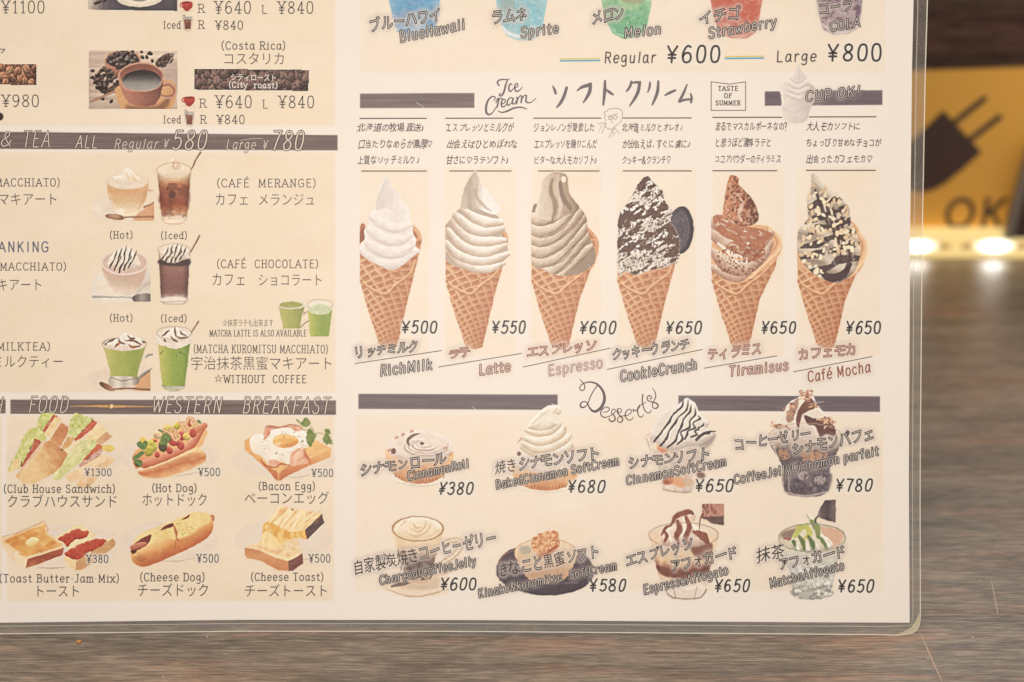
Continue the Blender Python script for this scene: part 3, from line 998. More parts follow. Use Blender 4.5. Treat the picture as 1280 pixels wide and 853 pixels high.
# ------------------------------------------------------------------ panels and bars of the print
panel(-520, -385, 419, 158, LPANEL)
panel(-520, 191, 419, 491, LPANEL)
panel(-520, 521, 2, 752, LPANEL)
panel(9, 521, 418, 752, LPANEL)
panel(450, -385, 1107, 91, PANEL)
for a, b_ in ((450, 536), (557, 644), (664, 752), (772, 870), (891, 981), (996, 1100)):
    panel(a, 209, b_, 446, PANEL)
panel(444, 519, 1104, 740, PANEL)
BA, BB = (98, 80, 76), (142, 118, 110)
RA, RB = (98, 82, 86), (128, 110, 112)
patch('printed_bar', [(-120, 163.5), (0, 165), (422, 169.2), (422, 188.3), (0, 186.3), (-120, 185.5)], BA, BB, bg=LPANEL)
patch('printed_bar', [(-120, 499), (7, 499.5), (7, 517), (-120, 516.5)], BA, BB)
patch('printed_bar', [(13, 499.7), (420, 500.7), (420, 518.8), (13, 517.5)], BA, BB)
patch('printed_bar', [(450, 117.2), (593, 116.4), (593, 135), (450, 135.4)], (108, 90, 88), (142, 122, 118))
patch('printed_bar', [(956, 114.6), (1103, 113), (1103, 131.4), (956, 132.4)], RA, RB)
patch('printed_bar', [(448, 492.5), (697, 493.5), (697, 512.6), (448, 511.3)], RA, RB)
patch('printed_bar', [(848, 494.6), (1100, 495.6), (1100, 515), (848, 513.6)], RA, RB)

def rule(x0, y0, x1, y1, wd=1.5, col=DARK, name='printed_line'):
    b = Buf()
    b.ribbon([(x0, y0), (x1, y1)], wd, alb(col), Z_BAR+5e-6 if abs(y1-y0) < 4 else Z_TXT-1.5e-6)
    return b.obj(name)
for a, b_, y in ((450, 533, 148.3), (557, 641, 148.1), (667, 751, 148), (779, 864, 147.8), (891, 977, 147), (1009, 1095, 146.4)):
    rule(a, y, b_, y-.15)
for a, b_, y in ((452, 533, 214.1), (562, 639, 214), (673, 749, 214), (779, 864, 213.9), (891, 971, 213.7), (1008, 1094, 213.2)):
    rule(a, y, b_, y)
rule(700.5, 73.9, 749.5, 73.5, 1.6, (222, 196, 112)); rule(700.5, 76.3, 749.5, 75.9, 2.0, (92, 166, 184))
rule(905, 71.0, 954.5, 70.5, 1.6, (222, 196, 112)); rule(905, 73.4, 954.5, 72.9, 2.0, (92, 166, 184))
# gold spindle on the food bar
p = Pic(86, 502, 194, 514)
p.put(p.line([(88, 507.6), (112, 507.8), (137, 508), (165, 508.2), (192, 508.4)], [.6, 1.6, 3.4, 1.6, .6], smooth=False), (206, 154, 92))
p.put(p.ell(139.5, 508, 1.4, 3), (232, 196, 140))
p.put(p.ell(135.5, 508, .8, 2.6), (150, 110, 80))
p.mesh('printed_ornament', z=Z_BAR+5e-6)

# ------------------------------------------------------------------ lettering of the left column (thin typewriter face)
def slab(t, x0, y0, x1, y1=None, h=9.5, wt=1.05, **k):
    write(t, (x0, y0), (x1, y0 if y1 is None else y1), h, wt, serif=True, **k)
def kana(t, x0, y0, x1, y1=None, h=15, bold=-.12, **k):
    write(t, (x0, y0), (x1, y0 if y1 is None else y1), h, 1.2, bold=bold, jp=15.0, **k)
slab('¥1100', -20 if False else 2, 16.5, 56, h=15, wt=1.3)
kana('ア', -9, 75, 8)
slab('¥980', 2, 133.5, 49, h=14.5, wt=1.3)
for (dy, l) in ((0, 0), (118.5, 1)):
    slab('R', 247+l*2, 16+dy, 256+l*2, h=10.5)
    slab('¥640', 268+l, 17+dy*.995, 314+l, h=15, wt=1.3)
    slab('L', 327+l, 17+dy, 334+l, h=10)
    slab('¥840', 347+l, 17+dy*.995, 392+l, h=14.6, wt=1.3)
    slab('Iced', 204, 36+dy*.998, 226, h=9)
    slab('R', 247.5+l*2.5, 36+dy, 255.5+l*2.5, h=10)
    slab('¥840', 269+l*2, 37+dy*.995, 304+l*2, h=10.6, wt=1.15)
slab('(Costa Rica)', 276.5, 62, 357, h=9.6, wt=1.15)
kana('コスタリカ', 278, 81.5, 357)
OUTL = dict(slant=.26, outline=(1.7, (232, 214, 194), 0.0))
LCOL = (70, 58, 54)
def obar(t, x0, y0, x1, h, wt=1.1, y1=None, ow=2.0):
    write(t, (x0, y0), (x1, y0 if y1 is None else y1), h, wt, col=LCOL, slant=.24, outline=(ow-.5, (236, 216, 194), 0.0), kern=2.6)
obar('&', -1, 183, 14, 18)
obar('TEA', 27, 184, 62, 20)
obar('ALL', 94, 185, 121, 15.5)
obar('Regular', 142, 186, 197, 12, .9, ow=1.5)
obar('¥', 203, 185.5, 210, 11.5, .9, ow=1.5)
obar('580', 214, 186.8, 257, 23, 1.5, ow=2.4)
obar('Large', 282, 187, 319, 12.5, .9, ow=1.5)
obar('¥', 327, 187, 334, 11.5, .9, ow=1.5)
obar('780', 338, 187.6, 378, 23.4, 1.5, ow=2.4)
slab('MACCHIATO)', -6, 233, 75)
kana('マキアート', -3, 257, 73)
write('RANKING', (-13, 315), (61, 315), 12.4, 1.6, col=(100, 102, 122), kern=2.6)
slab('MACCHIATO)', 0, 338, 83, h=9.2)
kana('キアート', -4, 364, 54)
slab('(MILKTEA)', -9, 438, 63)
kana('ミルクティー', -10, 460, 80)
slab('(CAFÉ  MERANGE)', 271, 234, 395, h=9.8)
kana('カフェ', 268, 257.5, 312, h=15.5); kana('メランジュ', 322, 257.5, 395, h=15)
slab('(CAFÉ  CHOCOLATE)', 271, 335, 398, h=9.8)
kana('カフェ', 264, 358, 308, h=16); kana('ショコラート', 322, 358, 404, h=15)
slab('(Hot)', 137, 298.2, 166, h=8.6); slab('(Iced)', 201, 298.8, 234, h=8.6)
slab('(Hot)', 137, 402, 166, h=8.6); slab('(Iced)', 201, 402.5, 233.5, h=8.6)
kana('☆抹茶ラテも出来ます', 278, 408.6, 342, h=9, bold=-.05)
slab('MATCHA LATTE IS ALSO AVAILABLE', 262, 420.5, 383, h=7.6, wt=.85)
slab('(MATCHA KUROMITSU MACCHIATO)', 242, 441.2, 410, 441.6, h=9.8, wt=.95)
kana('宇治抹茶黒蜜マキアート', 238, 462.5, 417, 463, h=16)
kana('☆', 267, 478.5, 278.5, h=10, bold=-.05)
slab('WITHOUT  COFFEE', 279.5, 478.8, 383, h=9.4, wt=1.15)
obar('H', -9, 516, 2, 19)
obar('FOOD', 35, 515.6, 84, 19.5, 1.2)
obar('WESTERN', 189, 516, 276, 19.5, 1.2, 516.5)
obar('BREAKFAST', 302, 516.6, 411, 20, 1.2, 517.2)
HL = ((240, 222, 200), .9, 1.6, 'one')
slab('¥1300', 106, 595, 139.5, h=8.8, wt=1.15, halo=HL)
slab('¥500', 248, 595, 275, h=9.4, wt=1.15, halo=HL)
slab('¥500', 389.5, 596, 416.5, h=9.2, wt=1.15, halo=HL)
slab('(Club House Sandwich)', 4.5, 616, 144, h=9.6, wt=1.2)
kana('クラブハウスサンド', 8, 635, 148, h=15.5, bold=-.05)
slab('(Hot Dog)', 190, 615, 246, h=9.6, wt=1.2)
kana('ホットドック', 177, 633, 260, h=15.5, bold=-.05)
slab('(Bacon Egg)', 323, 612.5, 394, h=9.2, wt=1.2)
kana('ベーコンエッグ', 305, 631, 412, 630.4, h=15, bold=-.05)
slab('¥380', 108, 703.5, 135.5, h=9.4, wt=1.2, halo=HL)
slab('¥500', 246, 703, 273.5, h=9.6, wt=1.2, halo=HL)
slab('¥500', 386, 703, 413, h=9.6, wt=1.2, halo=HL)
slab('(Toast Butter·Jam·Mix)', -1, 728, 149, h=9.6, wt=1.2)
kana('トースト', 42, 747, 101, h=15, bold=-.05)
slab('(Cheese Dog)', 175, 726.5, 256, h=9.8, wt=1.2)
kana('チーズドック', 171, 746, 262, h=15.5, bold=-.05)
slab('(Cheese Toast)', 313.5, 726, 404.5, h=9.4, wt=1.2)
kana('チーズトースト', 305, 746.5, 411, h=15, bold=-.05)

# ------------------------------------------------------------------ lettering of the right column (hand lettering)
OL = ((204, 182, 168), .55, 2.4, 'two')
OC = (56, 48, 50)
def oj(t, a, b_, h, ow=1.35, col=OC, bold=-.12, hl=OL, jt=.075, **k):
    write(t, a, b_, h, 1.3, col=col, jit=jt, slant=.12, outline=(ow*1.6, (214, 198, 184), .28), halo=hl, bold=bold, jp=15.5, **k)
def oe(t, a, b_, h, wt=1.0, ow=2.0, col=OC, hl=OL, inner=(220, 204, 190)):
    wt *= .8
    ow += .3
    write(t, a, b_, h, wt, col=col, jit=.03, slant=.17, outline=(ow, inner, 0.0), halo=hl, kern=2.6)
oj('ブルーハワイ', (462, 41), (552, 26), 16); oe('BlueHawaii', (500, 53), (581, 36.5), 13, 1.2)
oj('ラムネ', (614, 31), (659, 26), 16); oe('Sprite', (651, 47), (698, 41), 12, 1.2)
oj('メロン', (740, 31), (782, 23), 15); oe('Melon', (780, 47.5), (826, 42), 12, 1.2)
oj('イチゴ', (875, 32), (925, 23), 16); oe('Strawberry', (886, 48), (970, 33), 12, 1.2)
oj('コーラ', (1023, 20), (1067, 13), 15); oe('COLA', (1038, 39.5), (1075, 33), 11, 1.1)
hand = dict(slant=.1, jit=.02, kern=3.0)
write('Regular', (755, 79), (819, 78.5), 13.5, 1.8, col=(98, 86, 82), **hand)
HP = ((244, 230, 212), .9, 2.6, 'one')
write('¥600', (832, 78.5), (900, 78), 20.5, 2.7, col=(66, 58, 56), halo=HP, **hand)
write('Large', (970, 77.5), (1020, 77), 13.5, 1.8, col=(98, 86, 82), **hand)
write('¥800', (1033, 76.5), (1102, 76), 20.5, 2.7, col=(66, 58, 56), halo=HP, **hand)
for t, x0, x1, y in (('¥500', 501, 545.5, 416.5), ('¥550', 614, 656, 416.5), ('¥600', 723, 769, 417), ('¥650', 831, 876, 417), ('¥650', 950, 994, 417), ('¥650', 1056, 1100.5, 417),
                     ('¥380', 546, 590.5, 618), ('¥680', 708.5, 755, 615.5), ('¥650', 868, 915.5, 614.5), ('¥780', 1044, 1089, 614),
                     ('¥600', 549, 594.5, 737.5), ('¥580', 736, 781, 739), ('¥650', 892, 936, 739.5), ('¥650', 1046.5, 1091, 740)):
    write(t, (x0, y), (x1, y), 14.6, 2.25, col=(66, 58, 56), halo=HP, slant=.16, jit=.035, kern=2.6, seed=t+str(x0))
BR = (154, 88, 68)
BG_ = ((220, 194, 176), .5, 2.8, 'two')
oj('リッチミルク', (443, 448), (523, 439.5), 13); oe('RichMilk', (475, 470), (540, 461.5), 12.5, 1.3)
oj('ラテ', (560, 450), (590, 445.5), 12, col=BR, hl=BG_); oe('Latte', (599, 469), (638, 464), 12.5, 1.3, col=BR, hl=BG_)
oj('エスプレッソ', (658, 447.5), (745, 438), 13, col=BR, hl=BG_); oe('Espresso', (685.5, 470), (753, 459.5), 13, 1.2, 1.2, col=BR, hl=BG_)
oj('クッキークランチ', (765, 451.5), (862, 437), 14); oe('CookieCrunch', (775.5, 477), (871, 461.5), 12.5, 1.3)
oj('ティラミス', (885, 451), (952, 443), 14, col=BR, hl=BG_); oe('Tiramisus', (911, 470.5), (985, 462.5), 12, 1.2, col=BR, hl=BG_)
oj('カフェモカ', (998, 451), (1071, 443.5), 14, col=BR, hl=BG_)
write('Café Mocha', (1010, 478), (1088, 465), 13, 1.7, col=BR, halo=BG_, slant=.15, jit=.03, kern=2.6)
for l in ((444, 454.7, 551.5, 438.5), (548, 459, 652, 442), (654, 459, 763, 435.4), (759, 462, 878, 437), (880, 460.5, 971, 445), (992, 465, 1090, 446)):
    rule(*l, 1.1, (112, 98, 90), 'printed_line')
oj('シナモンロール', (450, 595.5), (558, 580), 14); oe('CinnamonRoll', (510, 600.5), (586, 584.5), 10.5)
oj('焼きシナモンソフト', (618, 593), (750, 574), 15); oe('BakedCinnamon SoftCream', (620, 611.5), (774, 581), 10.5)
oj('シナモンソフト', (786, 586.5), (887, 574.5), 14); oe('CinnamonSoftCream', (783, 606.5), (908, 582), 11)
oj('コーヒーゼリー', (918, 564), (1015, 548.5), 14); oj('シナモンパフェ', (991, 570.5), (1094, 549), 15)
oe('CoffeeJellyCinnamon parfait', (918, 605.5), (1098, 569), 11)
oj('自家製炭焼きコーヒーゼリー', (442, 719.5), (621, 680.5), 17); oe('CharcoalCoffeeJelly', (475, 731), (595, 706), 10.5)
oj('きなこと黒蜜ソフト', (623, 722), (750, 697.5), 16); oe('Kinako&koromitsu  SoftCream', (598.5, 747.5), (771, 712), 10.5)
oj('エスプレッソ', (783, 710), (867, 686), 15); oj('アフォガード', (839, 716), (923, 698), 15); oe('EspressoAffogato', (805, 743), (910, 718), 11)
oj('抹茶', (945, 704), (982, 697), 17); oj('アフォガード', (974, 714), (1058, 697), 15); oe('MatchaAffogato', (963, 735), (1055, 712), 11)

def desc(t, x0, x1, y, h=10.2):
    write(t, (x0, y), (x1, y-.3), h, 1.0, col=(74, 62, 58), jit=.085, slant=.14, bold=.09, jp=15.0)
rows = [
 (('北海道の牧場直送♪', 446, 532), ('エスプレッソとミルクが', 557, 642), ('ジョンレノンが愛飲した', 667, 743), ('北海道ミルクとオレオ♪', 777, 854)),
 (('口当たりなめらか濃厚♡', 447, 542), ('出会えばひとめぼれな', 557, 647), ('エスプレッソを練りこんだ', 667, 746), ('が出会えば、すぐに虜に♪', 777, 863)),
 (('上質なリッチミルク♪', 446, 525), ('甘さに♡ラテソフト♪', 557, 637), ('ビターな大人モカソフト♪', 667, 747), ('クッキー&クランチ♡', 777, 839))]
for r, y in zip(rows, (165, 185.8, 205.8)):
    for t, a, b_ in r: desc(t, a, b_, y)
for r, y in zip(((('まるでマスカルポーネなの?', 893, 984), ('大人モカソフトに', 1007, 1075)),
                 (('と思うほど濃厚ラテと', 893, 964), ('ちょっぴり甘めなチョコが', 1007, 1101)),
                 (('ココアパウダーのティラミス', 893, 976), ('出会ったカフェモカ♡', 1007, 1091))), (163.6, 184, 204.4)):
    for t, a, b_ in r: desc(t, a, b_, y)

# Ice Cream logo
def zl(o, s, pts): return [(o[0]+x/s, o[1]+y/s) for x, y in pts]
LOGO = (104, 92, 96)
def script(name, o, s, strokes, col, label=None):
    b = Buf()
    for k, (pts, wd) in enumerate(strokes):
        P = catmull(zl(o, s, pts), False, 7) if len(pts) > 2 else zl(o, s, pts)
        W = np.interp(np.linspace(0, 1, len(P)), np.linspace(0, 1, len(wd)), wd)/s
        b.ribbon(P, W, alb(col), Z_TXT+k*3e-7)
    return b.obj(name, label=label)
script('logo', (590, 90), 4.414, [
 ([(150, 76), (140, 60), (150, 46), (175, 42), (196, 44), (205, 40)], [8, 9, 8, 7, 5]),
 ([(196, 44), (186, 72), (178, 105), (168, 126), (156, 133), (150, 126), (158, 118)], [6, 10, 11, 9, 7, 5]),
 ([(222, 72), (212, 66), (204, 82), (204, 100), (212, 108), (224, 98), (234, 86)], [5, 8, 9, 9, 6, 4]),
 ([(234, 88), (250, 82), (252, 66), (240, 68), (236, 90), (244, 108), (262, 102), (278, 84)], [5, 6, 6, 8, 9, 7, 4]),
 ([(122, 160), (128, 142), (112, 136), (90, 156), (78, 192), (80, 226), (96, 236), (116, 222), (132, 196)], [5, 6, 7, 10, 12, 12, 9, 6, 5]),
 ([(132, 172), (140, 150), (146, 148), (144, 170), (138, 196)], [5, 7, 9, 9]),
 ([(144, 168), (156, 146), (168, 150)], [6, 6, 7]),
 ([(160, 178), (178, 172), (184, 156), (172, 152), (162, 170), (164, 190), (178, 192), (194, 174)], [5, 6, 6, 8, 9, 7, 4]),
 ([(226, 150), (214, 142), (198, 156), (194, 178), (204, 184), (220, 168), (228, 146)], [5, 6, 8, 9, 7, 5, 7]),
 ([(228, 146), (222, 170), (232, 178), (244, 162)], [9, 9, 7, 5]),
 ([(246, 140), (250, 146), (246, 176)], [7, 9, 9]),
 ([(248, 164), (262, 136), (274, 134), (274, 150), (270, 170)], [5, 6, 8, 9, 9]),
 ([(272, 158), (288, 132), (300, 132), (298, 150), (300, 166), (322, 170), (354, 146)], [5, 6, 8, 9, 9, 6, 4]),
 ([(142, 216), (166, 224), (196, 216), (232, 200), (272, 196), (302, 206)], [4, 7, 10, 10, 8, 5]),
], LOGO, 'brush lettered logo reading Ice Cream')
script('lettering', (590, 90), 4.414, [
 ([(446, 80), (456, 100), (462, 120)], [8, 15, 13]), ([(522, 88), (508, 134), (488, 172), (468, 196)], [16, 18, 17, 9]),
 ([(580, 104), (608, 84), (650, 72)], [7, 17, 22]), ([(654, 66), (650, 106), (634, 140), (614, 170)], [17, 20, 17, 8]),
 ([(734, 50), (732, 110), (724, 182)], [13, 19, 11]), ([(740, 98), (758, 112), (778, 126)], [10, 16, 11]),
 ([(880, 52), (874, 76), (862, 96), (852, 108)], [10, 15, 13, 8]), ([(874, 62), (904, 58), (926, 60)], [10, 13, 17]), ([(926, 58), (916, 110), (896, 150), (870, 188)], [16, 19, 16, 8]),
 ([(982, 58), (980, 84), (970, 112)], [10, 13, 8]), ([(1028, 52), (1024, 106), (1010, 148), (994, 182)], [12, 18, 16, 9]),
 ([(1064, 130), (1090, 116), (1122, 102)], [8, 16, 12]),
 ([(1186, 70), (1168, 116), (1144, 162)], [8, 15, 15]), ([(1144, 164), (1176, 154), (1204, 152)], [15, 13, 12]), ([(1206, 120), (1212, 144), (1208, 170)], [8, 14, 11]),
], (112, 100, 102), 'large brush katakana')
script('logo', (715, 465), 10.667, [
 ([(98, 92), (122, 120), (156, 158), (172, 200), (158, 240), (128, 250), (104, 226), (110, 192), (140, 164), (190, 142), (260, 138), (330, 162), (392, 224), (428, 304), (430, 386), (392, 470), (326, 524), (272, 520), (232, 474), (208, 424), (176, 398), (132, 406), (112, 440), (126, 472), (166, 470), (206, 430), (250, 322), (298, 236), (342, 182)],
  [5, 12, 14, 15, 14, 14, 14, 14, 14, 20, 24, 30, 34, 40, 40, 36, 28, 18, 14, 15, 18, 24, 20, 14, 14, 14, 14]),
 ([(412, 540), (470, 530), (500, 498), (470, 470), (420, 486), (384, 530), (390, 580), (436, 608), (490, 594), (540, 570), (576, 530), (566, 498), (536, 508), (528, 550), (566, 590), (572, 640), (534, 664), (496, 640), (498, 618)], [10, 13, 13, 13, 14, 16, 16, 12, 11, 12, 12, 12, 14, 20, 20, 16, 12]),
 ([(612, 512), (620, 536), (650, 540), (660, 512), (640, 490), (606, 500), (604, 540), (640, 584), (672, 620), (668, 660), (634, 674), (606, 646), (622, 606), (680, 588), (740, 578), (786, 546), (788, 508), (752, 502), (712, 550), (716, 606), (756, 644), (800, 630), (816, 600)], [8, 11, 12, 12, 14, 18, 18, 20, 16, 13, 12, 12, 12, 12, 13, 16, 14, 12, 8]),
 ([(818, 540), (816, 500), (850, 522), (886, 484), (904, 452), (880, 480), (874, 530), (892, 590), (930, 602), (958, 566)], [9, 13, 14, 18, 18, 16, 14, 13, 8]),
 ([(944, 304), (938, 370), (946, 450), (976, 520), (1016, 550), (1050, 530), (1054, 502)], [18, 16, 15, 13, 13, 8]),
 ([(900, 440), (940, 432), (982, 404)], [8, 12, 8]),
 ([(1030, 350), (1044, 362), (1062, 350), (1054, 324), (1022, 318), (1002, 346), (1014, 384), (1072, 404), (1126, 420), (1148, 456), (1124, 486), (1086, 482), (1070, 446), (1090, 390), (1116, 330), (1106, 270), (1068, 212)], [8, 11, 12, 13, 16, 14, 14, 17, 20, 18, 15, 13, 12, 15, 14, 5]),
], (94, 80, 80), 'curly script heading reading Desserts')
# small badge
b = Buf()
P = [(889, 102.5), (912, 105.4), (932, 102.5), (932, 138.2), (889, 138.2), (889, 102.5)]
for i in range(5): b.ribbon([P[i], P[i+1]], 1.0, alb((110, 98, 94)), Z_TXT+i*3e-7)
b.obj('badge_frame')
slab('TASTE', 897.5, 113.5, 922.5, h=5.4, wt=1.05); slab('OF', 905, 122.6, 915, h=5.4, wt=1.05); slab('SUMMER', 894.5, 131.6, 925.5, h=5.4, wt=1.05)
# little pencil sketch of a head with glasses (a plain one)
SK = (172, 156, 142)
script('pencil_sketch', (655, 130), 5.565, [
 ([(572, 118), (560, 96), (568, 84), (556, 60), (576, 52), (590, 38), (622, 32), (656, 34), (682, 50), (684, 84), (676, 118), (662, 134)], [4, 5, 5, 5, 4]),
 ([(566, 130), (566, 160), (602, 178), (630, 160), (660, 134)], [4, 5, 4]),
 ([(588, 92), (600, 84), (614, 94), (606, 108), (590, 106), (588, 92)], [5, 5]), ([(622, 90), (636, 80), (650, 92), (640, 106), (624, 104), (622, 90)], [5, 5]),
 ([(590, 80), (600, 92), (622, 74), (652, 70)], [4, 4]), ([(614, 96), (608, 120), (616, 122)], [3, 3]), ([(604, 134), (620, 134)], [3, 3]),
 ([(512, 138), (570, 134), (556, 166), (542, 206)], [4, 4]), ([(524, 196), (534, 160), (548, 150)], [3, 3]),
 ([(626, 168), (604, 208), (584, 234)], [5, 3]), ([(626, 168), (616, 200), (634, 204), (600, 236)], [3, 3]), ([(630, 166), (664, 210)], [4, 3])],
 SK, 'faint line sketch of a head with glasses')

# hairline scratches in the laminate
q_ = random.Random(21)
for (x, y, L, a) in ((520, 128, 16, .5), (590, 508, 14, .8), (1010, 506, 22, -.3), (300, 176, 30, -.2), (690, 504, 12, .6), (1030, 300, 40, 1.1), (340, 290, 60, .15), (120, 410, 50, 1.3), (900, 560, 60, -.4), (735, 330, 36, .9), (560, 640, 50, .1), (235, 580, 26, .7), (1118, 330, 26, 1.4), (60, 650, 44, -.1)):
    b = Buf()
    pts = [(x+math.cos(a)*L*t+q_.uniform(-.6, .6), y+math.sin(a)*L*t+3*t*t) for t in (0, .3, .6, 1)]
    b.ribbon(catmull(pts, False, 4), [.1]+[.38]*11+[.1], alb((252, 240, 228)), Z_TXT+1.2e-5)
    b.obj('scratch')

# ------------------------------------------------------------------ printed pictures
rnd = random.Random(4)
def wob(pts, k, seed=1):
    r = random.Random(seed)
    return [(x+r.uniform(-k, k), y+r.uniform(-k, k)) for x, y in pts]

# ---- ice cream cones
def waffle(p, x0, wr, ytop=298, ytip=436, tipx=36):
    """cone printed between x0 and x0+wr; the outline follows the photograph's cones"""
    p.see(0, 0, 1)
    body = [(x0, ytop+6), (x0, 352), (x0+10, 388), (x0+25, ytip-3), (x0+36, ytip+1), (x0+46, ytip-2), (x0+60, 374), (x0+wr-7, 334), (x0+wr, ytop+2), (x0+wr-10, ytop-4), (x0+wr*.5, ytop+20), (x0+10, ytop-2)]
    d = p.poly(body, smooth=False)
    ax, ay = x0+tipx, 478.0
    dx, dy = p.X-ax, ay-p.Y
    r = np.sqrt(dx*dx+dy*dy)+1e-3
    ph = np.arctan2(dx, dy)
    # bend towards the sides: the cone is round
    e = np.clip(ph/.27, -1.4, 1.4)
    pb = np.arcsin(np.clip(e*.72, -1, 1))*.30
    g = 1.296*r**.6*1.05
    jit = (p.nz(9, k=4)-.5)*.35
    f1 = pb/.086+g*.34+jit
    f2 = -pb/.21+g*1.0-jit
    def rd(f, wd): return np.exp(-((f-np.round(f))/wd)**2)
    r1, r2 = rd(f1, .15), rd(f2, .17)
    ridge = np.maximum(r1, r2)
    fl = (f1-np.floor(f1))*.5+(f2-np.floor(f2))*.5
    cell = p.mixc(fl, (232, 170, 116), (206, 136, 92), (166, 98, 68))
    sh = np.clip(.5+e*.30+(p.Y-330)/330+(p.nz(16, k=3)-.5)*.3, 0, 1)
    low = p.mixc(sh, (240, 196, 146), (222, 164, 116), (192, 122, 88))
    top = p.mixc(sh, (246, 212, 168), (238, 188, 142), (216, 152, 112))
    col = low*.2+cell*.8
    col = (col*(1-ridge[..., None])+top*ridge[..., None])*np.array((.955, .935, .93))
    p.put(d, col)
    # rolled seam
    q = [(x0, 349), (x0+10, 358), (x0+22, 366), (x0+34, 366), (x0+46, 356), (x0+62, 342), (x0+wr-8, 326)]
    p.put(p.line([(a, b_+2.2) for a, b_ in q], 2.0), (176, 110, 74), .4)
    dd, off, al = p.line(wob(q, 1.0, 3), 3.0, want=True)
    p.put(dd, p.mixc(.5-off*.5, (206, 140, 96), (232, 182, 132), (246, 210, 164)), .8)
    for i in range(9):
        t = i/8
        xx = x0+2+t*(wr-14)
        yy = 351+18*math.sin(math.pi*min(1, t*1.15))-t*26
        p.put(p.ell(xx, yy, 1.7, 1.1, .5), (190, 120, 80), .7)
    return body
def rim(p, x0, wr):
    p.put(p.poly([(x0, 283), (x0+6, 281), (x0+8, 300), (x0, 308)]), (196, 132, 98))
    p.put(p.poly([(x0, 290), (x0+5, 286), (x0+6, 302), (x0, 305)]), (160, 98, 72), .8)
    p.put(p.poly([(x0+wr-14, 282), (x0+wr-5, 287), (x0+wr+.5, 298), (x0+wr-4, 316), (x0+wr-14, 312)]), (226, 174, 128))
    p.put(p.poly([(x0+wr-14, 288), (x0+wr-7, 291), (x0+wr-4, 299), (x0+wr-7, 311), (x0+wr-14, 308)]), (184, 116, 84), .9)

def swirl(p, rows, peak, lo, mid, hi, tex=.12, cr=None):
    """soft-serve: back-to-front ribbons from the cone upwards; rows = (left, mid, right, thickness)"""
    for (a, m, c, w_) in rows:
        d, off, al = p.line([a, ((a[0]*.6+m[0]*.4), a[1]*.45+m[1]*.55), m, ((c[0]*.55+m[0]*.45), c[1]*.45+m[1]*.55), c], [w_*.7, w_, w_*1.05, w_*.95, w_*.6], want=True)
        t = .54-off*.52-(al-.35)*.25+(p.nz(5, 3, k=6)-.5)*tex*2
        p.put(d, p.mixc(t, cr or lo, lo, mid, hi, hi))
    d = p.poly(peak)
    t = p.form(d, 9)*1.0
    e = (p.X-np.mean([q[0] for q in peak]))/14
    p.put(d, p.mixc(np.clip(t*.7+.38-e*.12+(p.nz(5, 12, k=8)-.5)*tex, 0, 1), lo, mid, hi))

def cone_rows(x0, s=1.0):
    X = lambda v: x0+v*s
    return [((X(6), 315), (X(38), 336), (X(71), 316), 20), ((X(3), 303), (X(40), 322), (X(72), 305), 19),
            ((X(7), 290), (X(38), 308), (X(67), 296), 18), ((X(9), 277), (X(38), 293), (X(63), 284), 17),
            ((X(12), 264), (X(36), 280), (X(60), 273), 17), ((X(17), 252), (X(36), 266), (X(57), 263), 16)]

def cpic(x0, x1):
    return Pic(x0, 211, x1, 438)

# rich milk
p = cpic(449.5, 530)
rim(p, 450, 77); waffle(p, 450, 77)
p.see(440, 210, 3.159)
W_ = ((208, 190, 178), (224, 212, 202), (238, 230, 222), (244, 238, 230))
d = p.poly([(135, 36), (160, 78), (200, 128), (228, 176), (226, 200), (240, 230), (240, 256), (254, 284), (250, 310), (268, 326), (240, 352), (196, 386), (160, 404), (120, 392), (70, 366), (32, 336), (34, 300), (50, 282), (48, 246), (66, 226), (70, 186), (90, 160), (104, 110), (112, 70)])
p.put(d, p.mixc(p.form(d, 16)*.7+.25+(p.nz(9, 5)-.5)*.2, *W_))
for pts, w_ in (([(30, 322), (70, 356), (120, 378), (180, 378), (266, 330)], [10, 34, 44, 44, 8]), ([(44, 280), (80, 312), (140, 336), (200, 330), (252, 300)], [10, 40, 46, 40, 10]),
                ([(54, 236), (90, 262), (140, 284), (200, 284), (244, 262)], [12, 40, 46, 36, 10]), ([(72, 196), (110, 218), (160, 236), (205, 232), (238, 226)], [12, 36, 40, 30, 8])):
    dd, off, al = p.line(pts, w_, want=True)
    p.put(dd, p.mixc(.66-off*.42-np.abs(al-.45)*.45+(p.nz(6, 3, rot=.3)-.5)*.3, *W_), .75, soft=2.6, clip=d)
    p.put(p.line([(x+4, y+w_[1]*.5) for x, y in pts[1:4]], [2, 7, 2]), (204, 186, 172), .5, soft=3, clip=d)
d2 = p.poly([(135, 36), (160, 78), (200, 128), (230, 178), (218, 200), (180, 192), (140, 160), (104, 168), (94, 158), (104, 110)])
p.put(d2, p.mixc(.55+(p.X-484)/60+(p.nz(4, 12)-.5)*.35, (206, 190, 178), (226, 214, 204), (240, 232, 224)), .9, soft=1.6)
p.mesh('ice_cream_cone_picture', 'picture of a white milk soft cream in a waffle cone')
